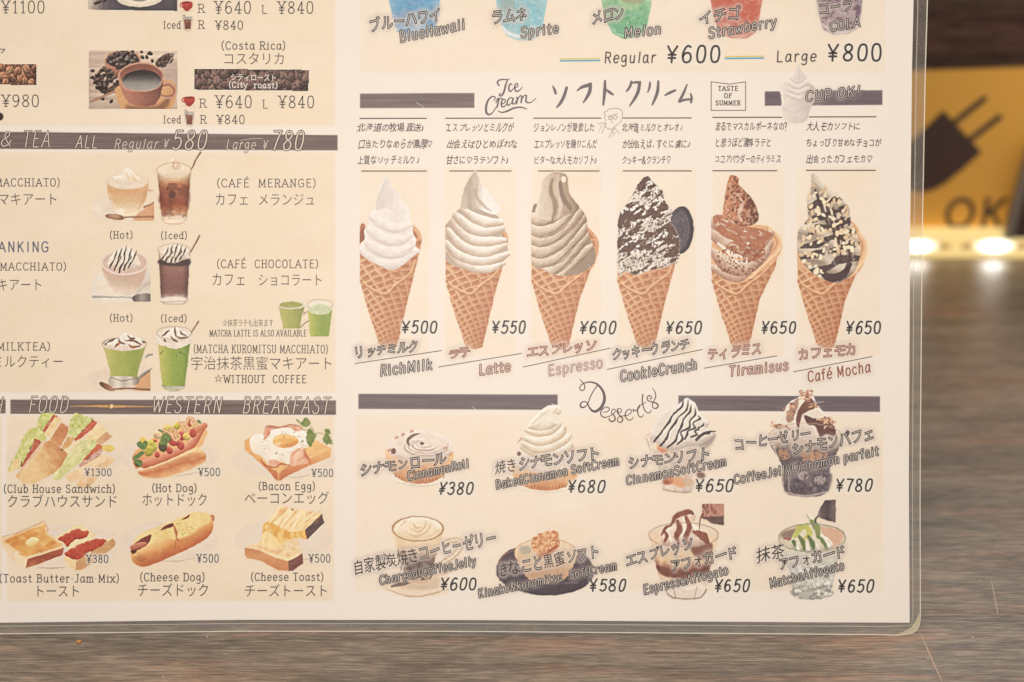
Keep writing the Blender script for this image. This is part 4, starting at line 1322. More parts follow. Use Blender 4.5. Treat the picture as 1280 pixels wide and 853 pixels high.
# latte
p = cpic(557, 638)
rim(p, 557, 78); waffle(p, 557, 78)
p.see(440, 210, 3.159)
p.put(p.poly([(372, 240), (392, 200), (430, 160), (500, 160), (575, 190), (592, 250), (605, 300), (618, 345), (560, 400), (520, 418), (440, 400), (372, 362)]), (196, 174, 154))
for pts, w_ in (([(376, 330), (420, 372), (480, 392), (540, 398), (600, 378)], [20, 34, 38, 34, 14]),
                ([(372, 296), (410, 338), (480, 362), (550, 362), (616, 340)], [22, 40, 44, 40, 20]),
                ([(380, 250), (420, 296), (480, 324), (540, 328), (604, 306)], [30, 44, 48, 44, 24]),
                ([(400, 216), (430, 250), (480, 284), (540, 290), (602, 286)], [34, 46, 46, 40, 22]),
                ([(410, 190), (440, 214), (480, 240), (530, 250), (592, 240)], [30, 46, 48, 42, 24]),
                ([(440, 168), (480, 196), (530, 214), (588, 216)], [26, 40, 44, 26])):
    d, off, al = p.line(pts, [q*1.02 for q in w_], want=True)
    p.put(d, p.mixc(.62-off*.55-np.abs(al-.62)*.5+(p.nz(4, 3)-.5)*.2, (196, 170, 146), (216, 198, 178), (238, 229, 216), (246, 240, 230)))
d = p.poly([(478, 22), (492, 18), (510, 60), (550, 110), (580, 152), (576, 182), (540, 180), (500, 162), (440, 162), (430, 148), (444, 80)])
p.put(d, p.mixc((p.X-580)/24+(p.nz(4, 9)-.5)*.3, (206, 190, 170), (190, 170, 148), (214, 198, 180), (240, 234, 226)))
p.put(p.line([(496, 60), (490, 110), (520, 150), (548, 172)], [3, 10, 12, 4]), (182, 160, 136), .6, soft=2)
p.mesh('ice_cream_cone_picture', 'picture of a cream and beige latte soft cream in a waffle cone')
# espresso
p = cpic(664, 750)
p.see(650, 210, 3.161)
p.put(p.poly([(250, 240), (285, 250), (312, 300), (295, 380), (262, 400)]), (222, 160, 120))
p.put(p.line([(262, 252), (284, 282), (292, 340)], [6, 16, 8]), (196, 120, 88), .9)
waffle(p, 664.5, 82)
p.see(650, 210, 3.161)
E_ = ((152, 124, 100), (190, 164, 138), (218, 198, 174), (234, 220, 200))
BODY = p.poly([(47, 170), (80, 140), (150, 130), (220, 150), (260, 190), (270, 260), (296, 330), (290, 380), (230, 420), (150, 425), (90, 400), (47, 370)])
p.put(p.poly([(47, 170), (80, 140), (150, 130), (220, 150), (260, 190), (270, 260), (296, 330), (290, 380), (230, 420), (150, 425), (90, 400), (47, 370)]), (164, 140, 120))
for k in range(7):
    y = 452-k*42
    pts = [(30, y-8), (84, y+6), (150, y-22), (206, y-78), (258-k*3, y-122), (300-k*8, y-158)]
    d, off, al = p.line(wob(pts, 4, k), [40, 54, 54, 46, 34, 16], want=True)
    p.put(d, p.mixc(.66-off*.5-np.maximum(0, al-.45)*.6+(p.nz(8, 1.5, k=k, rot=-.6)-.5)*.4, *E_), clip=BODY)
    p.put(p.line([(x, yy+22) for x, yy in pts[1:5]], [2, 6, 5, 2]), (136, 108, 88), .55, soft=2, clip=BODY)
d = p.poly([(82, 100), (90, 50), (120, 22), (160, 18), (186, 34), (190, 66), (200, 110), (232, 150), (220, 170), (176, 190), (120, 210), (62, 186), (66, 150)])
p.put(d, p.mixc(.8-(p.X-676)/60+(p.nz(3, 12)-.5)*.3, *E_))
p.put(p.line([(128, 44), (122, 90), (140, 150), (128, 210)], [10, 16, 18, 8]), (158, 134, 112), .85, soft=2)
p.put(p.line([(158, 60), (164, 110), (200, 160)], [14, 26, 14]), (140, 116, 98), .85, soft=2)
p.put(p.line([(150, 30), (150, 90), (160, 150), (150, 200)], [4, 10, 14, 6]), (220, 204, 184), .8, soft=1.6)
p.put(p.ell(172, 46, 9, 12), (238, 222, 198))
p.put(p.line([(160, 34), (176, 28), (186, 46), (176, 66)], [5, 6, 6, 4]), (176, 154, 132))
p.mesh('ice_cream_cone_picture', 'picture of a taupe espresso soft cream in a waffle cone')
# cookie crunch
p = cpic(771, 868)
p.see(650, 210, 3.161)
d = p.ell(636, 246, 50, 94, .05)
p.put(d, (74, 66, 72))
p.put(p.ell(626, 246, 44, 88, .05), (92, 82, 88))
p.put(p.nz(2, k=4)*6-3.4, (116, 106, 112), .6, clip=p.ell(632, 246, 40, 80, .05))
for r_ in (34, 22):
    e = np.abs(p.ell(632, 246, r_, r_*1.95, .05))
    p.put(.8-e*1.2, (120, 110, 116), .5, clip=d)
waffle(p, 772, 78)
p.see(650, 210, 3.161)
out = [(500, 30), (520, 50), (560, 90), (572, 130), (600, 170), (596, 220), (624, 260), (632, 320), (620, 372), (560, 396), (500, 410), (450, 426), (420, 406), (388, 416), (388, 200), (410, 160), (440, 110), (470, 60)]
d = p.poly(out, rough=2.0)
t = p.form(d, 22)
band = .5+.5*np.sin((p.Y+p.X*.35-12*np.sin((p.X-772)/24))/6.0)
p.put(d, p.mixc(t*.6+band*.4, (196, 180, 166), (226, 214, 200), (244, 236, 224)))
n = p.nz(8.5, 3.4, k=2, o=5, rot=-.55)+.14*(band-.5)-.16*sm(300, 342, p.Y)+.03*((p.X-800)/30)
p.put((n-.485)*12, p.mixc(p.nz(1.3, k=8), (84, 56, 50), (130, 92, 78)), .95, clip=d-.3)
p.put((p.nz(1.9, k=12)-.60)*14, (96, 66, 56), .8, clip=d-.6)
p.mesh('ice_cream_cone_picture', 'picture of a soft cream strewn with dark cookie crumbs and a round cookie')
# tiramisu
p = cpic(889, 980)
waffle(p, 890, 86)
p.see(880, 210, 3.161)
p.put(p.poly([(32, 300), (60, 240), (200, 225), (262, 240), (306, 290), (300, 340), (250, 390), (160, 450), (100, 455), (32, 400)]), (232, 178, 132))
d, off, al = p.line([(250, 236), (292, 276), (290, 320), (236, 370), (180, 430)], [16, 22, 26, 26, 16], want=True)
p.put(d, p.mixc(.5-off*.5+(p.nz(2)-.5)*.5, (206, 146, 102), (236, 188, 142), (246, 210, 168)))
T_ = ((176, 128, 104), (212, 178, 152), (238, 220, 198))
for pts, w_ in (([(34, 395), (90, 420), (140, 432), (190, 400)], [26, 46, 40, 20]), ([(34, 330), (90, 380), (160, 396), (230, 350), (262, 300)], [30, 66, 60, 44, 26]),
                ([(40, 262), (110, 310), (190, 320), (262, 262)], [50, 66, 62, 34]), ([(38, 215), (90, 240), (160, 268), (240, 262)], [48, 62, 56, 30])):
    d, off, al = p.line(pts, w_, want=True)
    p.put(d, p.mixc(.5-off*.5+(p.nz(4)-.5)*.3, *T_))
d2 = p.poly([(36, 196), (70, 186), (130, 226), (220, 240), (270, 262), (240, 300), (240, 340), (200, 370), (130, 350), (70, 330), (100, 290), (50, 250)])
p.put((p.nz(5, 3, k=3, rot=.4)-.33)*16, p.mixc(p.nz(2.4, k=7), (168, 96, 66), (204, 132, 92)), .9, clip=d2)
p.put(p.line([(56, 300), (110, 340), (170, 358)], [10, 20, 6]), (240, 224, 204), .9, soft=1.6)
p.put((p.nz(2, k=14)-.6)*14, (150, 84, 60), .8, clip=p.poly([(60, 330), (200, 300), (240, 360), (160, 430), (60, 400)]))
d = p.poly([(98, 40), (120, 30), (138, 44), (136, 64), (170, 100), (200, 140), (216, 200), (190, 226), (140, 232), (110, 210), (76, 200), (80, 130)])
p.put(d, p.mixc(.85-(p.X-904)/44+(p.nz(4, 9)-.5)*.5, (128, 78, 60), (176, 110, 80), (206, 136, 98), (216, 150, 114)))
p.put(p.line([(130, 100), (150, 140), (140, 180), (150, 215)], [4, 14, 18, 6]), (232, 204, 178), .8, soft=2)
p.put(p.line([(170, 110), (186, 150), (196, 200)], [10, 16, 10]), (122, 70, 54), .7, soft=2.4)
p.put((p.nz(2.6, 3.4, k=41, o=4, rot=.5)-.54)*11, p.mixc(p.nz(1.8, k=42), (226, 184, 150), (206, 150, 116)), .7, clip=d-1)
p.put((p.nz(2.2, k=44, o=4)-.60)*12, (112, 62, 48), .7, clip=d-.6)
p.put(p.line([(124, 36), (118, 44), (128, 52)], 6), (132, 76, 58), .8)
p.mesh('ice_cream_cone_picture', 'picture of a cocoa dusted tiramisu soft cream in a waffle cone')
# cafe mocha
p = cpic(996, 1086)
waffle(p, 997, 84)
p.see(880, 210, 3.161)
p.put(p.poly([(370, 300), (400, 220), (560, 200), (620, 260), (645, 310), (620, 400), (560, 440), (480, 440), (372, 380)]), (228, 176, 130))
d, off, al = p.line([(612, 262), (634, 300), (628, 350), (596, 410)], [20, 26, 26, 16], want=True)
p.put(d, p.mixc(.5-off*.5+(p.nz(2)-.5)*.4, (206, 148, 104), (238, 194, 148), (248, 214, 170)))
out = [(422, 28), (440, 26), (480, 70), (540, 120), (572, 160), (582, 220), (606, 262), (618, 330), (600, 400), (560, 440), (520, 456), (450, 430), (400, 390), (372, 340), (372, 250), (410, 200), (406, 120), (424, 70)]
d = p.poly(out)
band = .5+.5*np.sin((p.Y-p.X*.5)/4.6+np.sin(p.X/7)*.8)
p.put(d, p.mixc(p.form(d, 16)*.5+band*.5, (134, 114, 98), (176, 156, 136), (206, 190, 168), (230, 218, 198)))
for k in range(6):
    y = 118+k*50
    q = [(400+k*4-(k > 2)*24, y+44), (450, y+26+6*(k % 2)), (500, y+14), (545, y-4), (580+k*6, y-14)]
    p.put(p.line([(a, max(40, b_)) for a, b_ in wob(q, 7, k)], [14, 32, 18, 34, 20]), p.mixc(p.nz(3), (64, 50, 52), (104, 80, 76)), .9*np.clip((p.nz(7, 5, k=20+k)-.22)*8, 0, 1), soft=1.2, clip=d)
for k in range(5):
    q = [(440+k*34, 90+k*30), (470+k*26, 150+k*46), (500+k*16, 230+k*46)]
    p.put(p.line(wob(q, 8, k+9), [8, 16, 12]), (92, 68, 64), .85, clip=d)
p.put(p.line([(450, 400), (500, 436), (550, 420), (580, 380)], [14, 34, 30, 12]), (82, 60, 62), .9, clip=d)
for i in range(230):
    x, y = rnd.uniform(376, 612), rnd.uniform(30, 430)
    if (x-500)**2/130**2+(y-250)**2/230**2 < 1 and not (y > 350 and x > 470):
        p.put(p.ell(x, y, rnd.uniform(6, 13), rnd.uniform(4, 8), rnd.uniform(0, 3)), rnd.choice([(232, 208, 172), (220, 190, 150), (240, 220, 186)]), .95, clip=d)
p.mesh('ice_cream_cone_picture', 'picture of a mocha soft cream with dark sauce and chopped nuts')

# ---- faded soft cream cup beside CUP OK!
p = Pic(972, 80, 1024, 158)
p.see(790, 0, 3.556)
A_ = ((206, 192, 182), (222, 209, 198), (236, 224, 212))
d = p.poly([(655, 380), (700, 365), (780, 370), (822, 400), (815, 440), (790, 490), (776, 535), (730, 550), (685, 540), (668, 500), (664, 440)])
p.put(d, p.mixc(.6-(p.X-990)/50+(p.nz(6, 4)-.5)*.3, *A_), 1)
p.put(p.line([(672, 480), (720, 500), (780, 480)], 3), (200, 186, 178), .5)
for a, b_, c, w_ in (((690, 420), (740, 436), (790, 415), 26), ((694, 396), (740, 412), (785, 392), 26), ((700, 372), (740, 386), (780, 366), 26), ((706, 350), (740, 362), (770, 346), 22)):
    dd, off, al = p.line([a, b_, c], [w_*.6, w_, w_*.6], want=True)
    p.put(dd, p.mixc(.5-off*.5, (208, 194, 184), (230, 218, 206), (240, 230, 218)))
p.put(p.poly([(738, 290), (746, 300), (756, 320), (778, 345), (760, 356), (722, 354), (724, 325)]), (222, 210, 200))
p.put(p.line([(736, 300), (730, 345)], 6, False), (236, 226, 216), .8, soft=2)
p.mesh('cup_picture', 'faded picture of a soft cream in a cup', z=Z_BAR+8e-6)
oe('CUP OK!', (1006.5, 127), (1074, 120), 12, 1.2)

# ---- soda cups cut by the top of the frame
def soda(view, pts, cols, x0, x1, ylo, label, ice=(200, 220, 225)):
    ox, oy, k = view
    p = Pic(x0, -46, x1, ylo)
    p.see(*view)
    d = p.poly(pts, smooth=False)
    t = (p.Y+46)/(ylo+46)
    xc = (x0+x1)/2
    tt = t+(p.nz(9, 6, k=1)-.5)*.5
    p.put(d, p.mixc(tt, *cols), soft=1.4)
    p.put((p.nz(7, 5, k=5)-.60)*4, ice, .22, soft=2.5, clip=d-1)
    p.put((p.nz(1.6, k=6)-.72)*10, (240, 240, 235), .3, clip=d-1)
    e = np.abs(p.X-xc)/((x1-x0)/2)
    p.put(sm(.55, .85, e)*2-1, (238, 232, 222), .25, soft=2, clip=d)
    return p, d
V1, V2 = (440, 0, 3.556), (790, 0, 3.556)
p, d = soda(V1, [(150, -160), (165, 0), (185, 90), (196, 135), (230, 165), (290, 175), (340, 160), (372, 125), (388, 60), (400, -160)], [(140, 190, 206), (116, 182, 208), (96, 160, 202), (112, 156, 196), (190, 206, 212)], 480, 555, 50, '')
p.put(p.line([(200, 128), (240, 158), (300, 166), (350, 146), (368, 128)], 8), (222, 226, 226), .7, soft=1.6)
p.mesh('drink_picture', 'picture of a clear blue soda in a plastic cup')
p, d = soda(V1, [(620, -160), (640, 0), (662, 110), (690, 160), (740, 182), (800, 180), (840, 150), (852, 90), (868, 0), (880, -160)], [(190, 206, 202), (170, 200, 200), (132, 190, 200), (130, 194, 206), (176, 206, 210)], 612, 690, 52, '')
p.put(p.line([(668, 120), (700, 150), (760, 165), (830, 150)], [10, 14, 14, 8]), (232, 238, 236), .75, soft=2)
p.put(p.ell(690, 20, 34, 40), (160, 170, 160), .6, soft=4)
p.mesh('drink_picture', 'picture of a pale turquoise soda in a plastic cup')
p, d = soda(V1, [(1090, -160), (1108, 0), (1130, 100), (1160, 150), (1210, 175), (1280, 160), (1310, 120), (1330, 20), (1340, -160)], [(170, 196, 140), (176, 204, 140), (150, 196, 140), (104, 178, 124), (120, 186, 140)], 744, 820, 50, '')
p.put(p.line([(1136, 112), (1180, 152), (1240, 164), (1300, 140)], 7), (200, 226, 200), .6, soft=1.6)
p.put(p.ell(1250, 0, 50, 18), (170, 160, 130), .7, soft=4)
p.mesh('drink_picture', 'picture of a green melon soda in a plastic cup')
p, d = soda(V2, [(330, -160), (348, 0), (366, 90), (390, 150), (440, 172), (510, 172), (550, 145), (566, 80), (580, 0), (600, -160)], [(206, 110, 84), (212, 104, 80), (208, 98, 76), (206, 100, 80), (216, 150, 130)], 880, 960, 50, '', (226, 150, 120))
p.put(p.line([(390, 130), (430, 155), (500, 160), (546, 136)], 9), (228, 186, 168), .7, soft=2)
p.mesh('drink_picture', 'picture of a red strawberry soda in a plastic cup')
p, d = soda(V2, [(806, -160), (820, 0), (836, 90), (850, 135), (890, 155), (960, 152), (1000, 130), (1020, 60), (1034, -160)], [(150, 130, 140), (140, 116, 124), (146, 124, 134), (176, 152, 156), (206, 190, 184)], 1014, 1084, 46, '', (196, 170, 160))
p.put((p.nz(5, k=21)-.55)*8, (104, 78, 92), .6, clip=d-2)
p.put(p.line([(848, 110), (890, 140), (960, 142), (1004, 116)], 10), (222, 210, 202), .75, soft=2)
p.mesh('drink_picture', 'picture of a purple brown cola in a plastic cup')

# ---- coffee beans
def beans(p, x0, y0, x1, y1, n, r, cols, seed, clip=None, hi=(196, 168, 148)):
    q = random.Random(seed)
    sv = p.view
    for i in range(n):
        x, y, a = q.uniform(x0, x1), q.uniform(y0, y1), q.uniform(0, 3.1)
        if clip is not None:
            (px, py), = p.tp([(x, y)])
            j, i_ = int((py-p.y[0])/p.step), int((px-p.x[0])/p.step)
            if not (0 <= j < clip.shape[0] and 0 <= i_ < clip.shape[1]) or clip[j, i_] < 0: continue
        c = q.choice(cols)
        kk = q.uniform(.85, 1.15)
        sub = BoxView(p, x, y, r*1.6)
        if sub is None: continue
        sub.put(sub.ell(x, y+r*.2, r*kk*1.12, r*.85*kk, a), tuple(v*.5 for v in c))
        d = sub.ell(x, y, r*kk, r*.7*kk, a)
        ca, sa = math.cos(a), math.sin(a)
        (cx, cy), = p.tp([(x, y)])
        tt = .55-((sub.X-cx)*.4+(sub.Y-cy))*p.view[2]/r*.45
        sub.put(d, sub.mixc(tt, tuple(v*.7 for v in c), c, hi))
        sub.put(sub.line([(x-ca*r*.8*kk, y-sa*r*.8*kk), (x+sa*r*.12, y-ca*r*.12), (x+ca*r*.8*kk, y+sa*r*.8*kk)], max(.7*p.view[2], r*.16)), tuple(v*.55 for v in c), .9)
        sub.back()
class BoxView(Pic):
    """a small window of a picture, painted and then written back"""
    def __new__(cls, p, x, y, r):
        (cx, cy), = p.tp([(x, y)])
        r = r/p.view[2]+1.5
        i0, i1 = max(0, int((cx-r-p.x[0])/p.step)), min(len(p.x), int((cx+r-p.x[0])/p.step)+2)
        j0, j1 = max(0, int((cy-r-p.y[0])/p.step)), min(len(p.y), int((cy+r-p.y[0])/p.step)+2)
        if i1-i0 < 3 or j1-j0 < 3: return None
        o = object.__new__(cls)
        o.par, o.b = p, (j0, j1, i0, i1)
        o.x, o.y, o.step, o.seed, o.view = p.x[i0:i1], p.y[j0:j1], p.step, p.seed, p.view
        o.X, o.Y = p.X[j0:j1, i0:i1], p.Y[j0:j1, i0:i1]
        o.TX, o.TY = o.X, o.Y
        o.rgb, o.a = p.rgb[j0:j1, i0:i1].copy(), p.a[j0:j1, i0:i1].copy()
        return o
    def __init__(o, *a): pass
    def back(o):
        j0, j1, i0, i1 = o.b
        o.par.rgb[j0:j1, i0:i1] = o.rgb
        o.par.a[j0:j1, i0:i1] = o.a
VL = (0, 0, 2.977)
def bean_bar(pts, cols, label, seed, n):
    p = Pic(min(q[0] for q in pts)-1, min(q[1] for q in pts)-1, max(q[0] for q in pts)+1, max(q[1] for q in pts)+1)
    d = p.frame(pts)
    q_ = p.rgb.copy()
    p.put(d, (84, 62, 58))
    beans(p, min(q[0] for q in pts), min(q[1] for q in pts), max(q[0] for q in pts), max(q[1] for q in pts), n, 5.2, cols, seed, d+1, hi=tuple(min(255, v*1.35) for v in cols[0]))
    p.rgb = np.where((d > 0)[..., None], p.rgb, q_)
    p.a = np.where(d > -.6, 1.0, 0)
    return p.mesh('coffee_bean_picture', label)
bean_bar([(242.6, 86), (386, 87.6), (385.6, 114), (242.6, 112.2)], [(116, 88, 80), (136, 104, 94), (98, 72, 66), (150, 118, 104)], 'banner picture of dark roasted coffee beans', 3, 420)
bean_bar([(-100, 79), (45.6, 80.4), (45.4, 106.6), (-100, 105)], [(176, 124, 92), (154, 104, 78), (196, 146, 108), (132, 88, 68)], 'banner picture of light brown roasted coffee beans', 5, 420)
kw = dict(col=(236, 222, 206))
write('シティロースト', (288, 101), (346, 102), 8.4, 1.0, bold=.12, jp=15.0, **kw)
write('(City  roast)', (286, 109.5), (347, 110.5), 7, 1.2, serif=True, **kw)
p = Pic(-8, 138, 6, 154); p.put(p.ell(0, 146, 4.2, 4.8), (84, 60, 56)); p.mesh('printed_dot')

# cup of coffee photograph
V = (100, 0, 5.331)
p = Pic(109, 61, 223, 138).see(*V)
fr = p.frame([(56, 335), (648, 340), (650, 730), (58, 728)])
q_ = p.rgb.copy()
p.put(fr, p.mixc(p.nz(60, 4, k=1, o=4)+(p.Y-90)/160-(p.X-170)/300, (232, 210, 184), (216, 190, 166), (186, 160, 142)), 1)
p.put(p.poly([(540, 400), (652, 420), (652, 620), (560, 540)]), p.mixc(p.nz(20, 2.5, k=4), (176, 148, 134), (206, 180, 160)), .8, soft=6)
d = p.poly([(165, 410), (200, 350), (290, 337), (380, 352), (405, 400), (380, 470), (300, 520), (230, 510), (180, 460)])
p.put(d, p.mixc((p.Y-70)/28, (206, 158, 126), (186, 126, 100), (140, 88, 70)))
din = p.ell(286, 398, 108, 56)
p.put(din, (74, 54, 50))
beans(p, 180, 345, 395, 450, 150, 14, [(92, 72, 68), (70, 52, 50), (110, 88, 80)], 2, din-.4, hi=(206, 186, 170))
blob = p.poly([(90, 560), (110, 490), (170, 450), (230, 500), (270, 570), (230, 610), (150, 620)])
beans(p, 80, 440, 270, 625, 150, 13, [(92, 68, 62), (72, 52, 48), (108, 82, 72)], 7, blob, hi=(180, 152, 132))
for x, y in ((84, 470), (78, 514), (410, 345), (415, 380), (445, 378), (470, 356), (460, 352), (482, 405), (210, 672), (150, 656), (570, 540), (350, 338)):
    beans(p, x, y, x+1, y+1, 1, 12, [(86, 62, 58)], x)
d = p.poly([(500, 430), (550, 370), (620, 355), (625, 380), (560, 450), (540, 455)])
p.put(d, (150, 138, 128)); beans(p, 505, 362, 610, 440, 60, 12, [(112, 82, 70), (90, 66, 60)], 9, d-.5)
p.put(p.line([(560, 465), (640, 350)], 5, False), (196, 186, 172))
p.put(p.line([(70, 680), (150, 645), (235, 605), (262, 582)], [14, 14, 20, 26]), (176, 132, 106))
p.put(p.poly([(235, 620), (270, 570), (560, 530), (630, 560), (640, 620), (590, 728), (300, 728), (260, 700)]), p.mixc(p.nz(8, 30, k=7, rot=.6), (226, 172, 118), (206, 144, 96)), soft=1.5)
p.put(p.poly([(320, 700), (420, 715), (520, 700), (600, 640), (560, 730), (330, 730)]), (120, 74, 56), .6, soft=5)
dd, off, al = p.line([(545, 566), (600, 562), (632, 600), (620, 640), (580, 650), (540, 640)], [26, 24, 22, 20, 20, 20], want=True)
p.put(dd, p.mixc(.5-off*.5, (150, 92, 72), (196, 138, 110), (216, 168, 138)))
d = p.poly([(258, 500), (270, 560), (285, 620), (320, 680), (370, 706), (440, 712), (500, 700), (530, 660), (548, 600), (558, 510), (500, 620), (400, 640), (300, 600)])
p.put(p.poly([(256, 510), (262, 560), (285, 630), (318, 682), (370, 706), (440, 712), (500, 698), (532, 650), (548, 590), (559, 510)], smooth=False),
      p.mixc((p.X-148)/56+(p.nz(6)-.5)*.15, (196, 134, 108), (184, 118, 96), (156, 98, 82), (128, 80, 70)))
p.put(p.ell(407, 512, 153, 95), (206, 152, 124))
p.put(p.ell(407, 515, 145, 88), p.mixc((p.Y-86)/24, (146, 92, 76), (176, 116, 94)))
p.put(p.ell(410, 540, 132, 70), p.mixc((p.Y-92)/18, (60, 50, 50), (96, 88, 84), (150, 142, 132), (166, 158, 146)))
p.put(p.line([(290, 536), (340, 488), (410, 472), (480, 482), (530, 522)], [4, 10, 12, 10, 4]), (54, 42, 42), .85, soft=1.8)
p.put(p.line([(262, 500), (300, 590), (407, 608), (520, 585), (552, 510)], [3, 6, 7, 6, 3]), (222, 176, 146), .8)
p.rgb = np.where((fr > 0)[..., None], p.rgb, q_); p.a = np.where(fr > -.5, 1.0, 0)
p.mesh('coffee_cup_picture', 'picture of a brown coffee cup among scattered beans')
# upper picture, cut by the frame
p = Pic(109, -62, 223, 16).see(*V)
fr = p.frame([(52, -320), (648, -320), (648, 75), (54, 66)])
q_ = p.rgb.copy()
p.put(fr, p.mixc((p.X-110)/40+(p.nz(3, 20)-.5)*.4, (206, 190, 168), (170, 154, 140), (112, 98, 100), (98, 86, 92), (92, 82, 88)))
for x, y in ((130, 8), (108, 16), (165, 2), (60, -20), (90, -60)): beans(p, x, y, x+1, y+1, 1, 13, [(96, 74, 68)], x)
p.put(p.ell(395, -30, 165, 78), (222, 206, 182)); p.put(p.ell(395, -38, 150, 66), (236, 222, 200))
p.put(p.ell(395, -20, 60, 30), (150, 136, 126), soft=3)
p.put(p.poly([(330, -150), (460, -150), (450, -60), (420, -10), (370, -10), (340, -60)]), p.mixc((p.X-165)/25, (246, 236, 220), (196, 178, 160)))
p.put(p.ell(395, -150, 66, 30), (92, 66, 54))
p.rgb = np.where((fr > 0)[..., None], p.rgb, q_); p.a = np.where(fr > -.5, 1.0, 0)
p.mesh('coffee_cup_picture', 'picture of a white cup and saucer on dark cloth, its lower edge')
# little red cup and iced coffee symbols
for dx, dy in ((0, 0), (2.4, 119)):
    p = Pic(223, -2+dy, 246, 42+dy).see(100-dx*-1, dy, 5.331)
    p.put(p.ell(712, 72, 42, 6), (222, 190, 150), .6, soft=2)
    p.put(p.line([(690, 28), (672, 24), (668, 42), (690, 52)], 7), (196, 84, 66))
    d = p.poly([(678, 18), (710, 10), (748, 16), (750, 44), (732, 66), (716, 76), (694, 64), (682, 42)])
    p.put(d, p.mixc((p.Y-dy)/14+(p.nz(3)-.5)*.3, (206, 92, 72), (196, 72, 58), (170, 56, 48)))
    p.put(p.ell(713, 17, 32, 6), (160, 62, 50))
    p.put(p.poly([(690, 128), (742, 128), (736, 196), (700, 196)], smooth=False), p.mixc(p.nz(2.2), (116, 70, 58), (176, 120, 96)))
    p.put(p.poly([(680, 108), (750, 112), (746, 134), (684, 130)], smooth=False), p.mixc(p.nz(2.4), (210, 206, 194), (160, 150, 138)), .85)
    p.put(p.line([(684, 102), (700, 108), (712, 140)], 6), (176, 140, 116))
    p.put(p.line([(686, 130), (697, 200), (736, 200), (748, 132)], 3.4), (170, 152, 136), .8)
    p.mesh('drink_symbol', 'small red cup and iced coffee symbols')

# ---- hot and iced coffees
def glassd(p, cx, w1, w0, yt, yb, cols, tex=.2, foot=10):
    """tumbler: width w1 at the top row yt, w0 at the bottom row yb"""
    pts = [(cx-w1, yt), (cx-w1*.5, yt+w1*.22), (cx+w1*.5, yt+w1*.22), (cx+w1, yt), (cx+w0+2, yb-foot*1.4), (cx+w0*.8, yb-foot*.4), (cx+w0*.4, yb), (cx-w0*.4, yb), (cx-w0*.8, yb-foot*.4), (cx-w0-2, yb-foot*1.4)]
    d = p.poly(pts, smooth=False)
    (x_, y1), (_, y2) = p.tp([(cx, yt), (cx, yb)])
    k = p.view[2]
    e = (p.X-x_)/(w1/k)
    t = (p.Y-y1)/(y2-y1)
    c = p.mixc(t+(p.nz(5)-.5)*tex, *cols)
    c = c*(1-.22*np.clip(np.abs(e)-.5, 0, 1)[..., None]*2)
    p.put(d, c)
    return d
p = Pic(112, 190, 193, 279).see(110, 180, 7.107)
q_ = p.rgb.copy()
fr = p.frame([(0, 0), (588, 0), (588, 682), (0, 682)])
d = p.ell(290, 580, 262, 122)
p.put(d, p.mixc(.5+(p.Y-262)/60, (232, 212, 188), (238, 222, 202), (226, 206, 184)), .9, soft=3)
p.put(p.ell(300, 572, 170, 70), (230, 208, 182), .6, soft=8)
p.put(p.poly([(420, 640), (470, 600), (590, 520), (590, 685), (420, 685)]), (222, 160, 114), .9, soft=4)
p.put(p.line([(500, 560), (545, 545), (590, 515)], [18, 12, 10]), (176, 130, 94))
p.put(p.line([(530, 410), (560, 412), (590, 414)], 12), (226, 196, 164)); p.put(p.line([(525, 385), (530, 410), (556, 420)], 7), (190, 146, 110))
d = p.poly([(166, 340), (172, 420), (190, 490), (225, 560), (262, 615), (300, 640), (370, 648), (430, 630), (480, 570), (512, 500), (530, 420), (540, 340)], smooth=False)
p.put(d, p.mixc((p.Y-228)/44+(p.nz(12, 3)-.5)*.15, (226, 184, 138), (222, 172, 122), (226, 186, 138), (240, 216, 176), (244, 226, 192)))
p.put(p.line([(186, 420), (210, 510), (262, 600)], [4, 12, 6]), (246, 226, 196), .6, soft=3)
p.put(p.line([(510, 420), (490, 500), (450, 580)], [4, 16, 8]), (206, 152, 106), .6, soft=4)
p.put(p.ell(290, 605, 34, 22), (250, 238, 216), .7, soft=4)
p.put(p.ell(352, 335, 186, 70), (234, 206, 172)); p.put(p.ell(352, 332, 176, 64), p.mixc(p.nz(5), (240, 224, 200), (232, 210, 184)))
dd = p.poly([(200, 320), (220, 290), (300, 270), (320, 230), (345, 210), (380, 230), (410, 265), (450, 300), (462, 335), (400, 350), (260, 345)], rough=1.4)
p.put(dd, p.mixc(p.form(dd, 6)*.7+p.nz(3)*.4, (226, 200, 170), (240, 226, 204), (248, 240, 224)))
for q in ([(370, 300), (400, 320), (452, 334)], [(330, 260), (352, 290), (360, 320)], [(206, 300), (222, 310), (236, 314)], [(390, 270), (400, 296), (430, 316)]):
    p.put(p.line(q, [4, 12, 6]), (232, 190, 130), .7, soft=2)
d, off, al = p.line([(330, 650), (450, 645), (590, 645)], [16, 16, 20], want=True)
p.put(d, p.mixc(.5-off*.5, (120, 78, 54), (186, 132, 96), (206, 160, 120)))
d = p.ell(240, 650, 86, 26, .12)
p.put(d, p.mixc((p.X-130)/26, (140, 96, 68), (186, 138, 104), (150, 104, 76)))
p.put(p.ell(230, 642, 50, 10, .12), (210, 172, 136), .7, soft=2)
p.rgb = np.where((fr > 0)[..., None], p.rgb, q_); p.a = np.where(fr > -.5, p.a, 0)
p.mesh('hot_drink_picture', 'picture of a hot creamy cafe melange in a glass cup')
p = Pic(194, 186, 256, 284).see(110, 180, 7.107)
p.put(p.line([(910, 240), (950, 160), (1000, 75)], [9, 11, 13]), (140, 92, 72))
p.put(p.ell(762, 240, 152, 68), (236, 214, 184), .5)
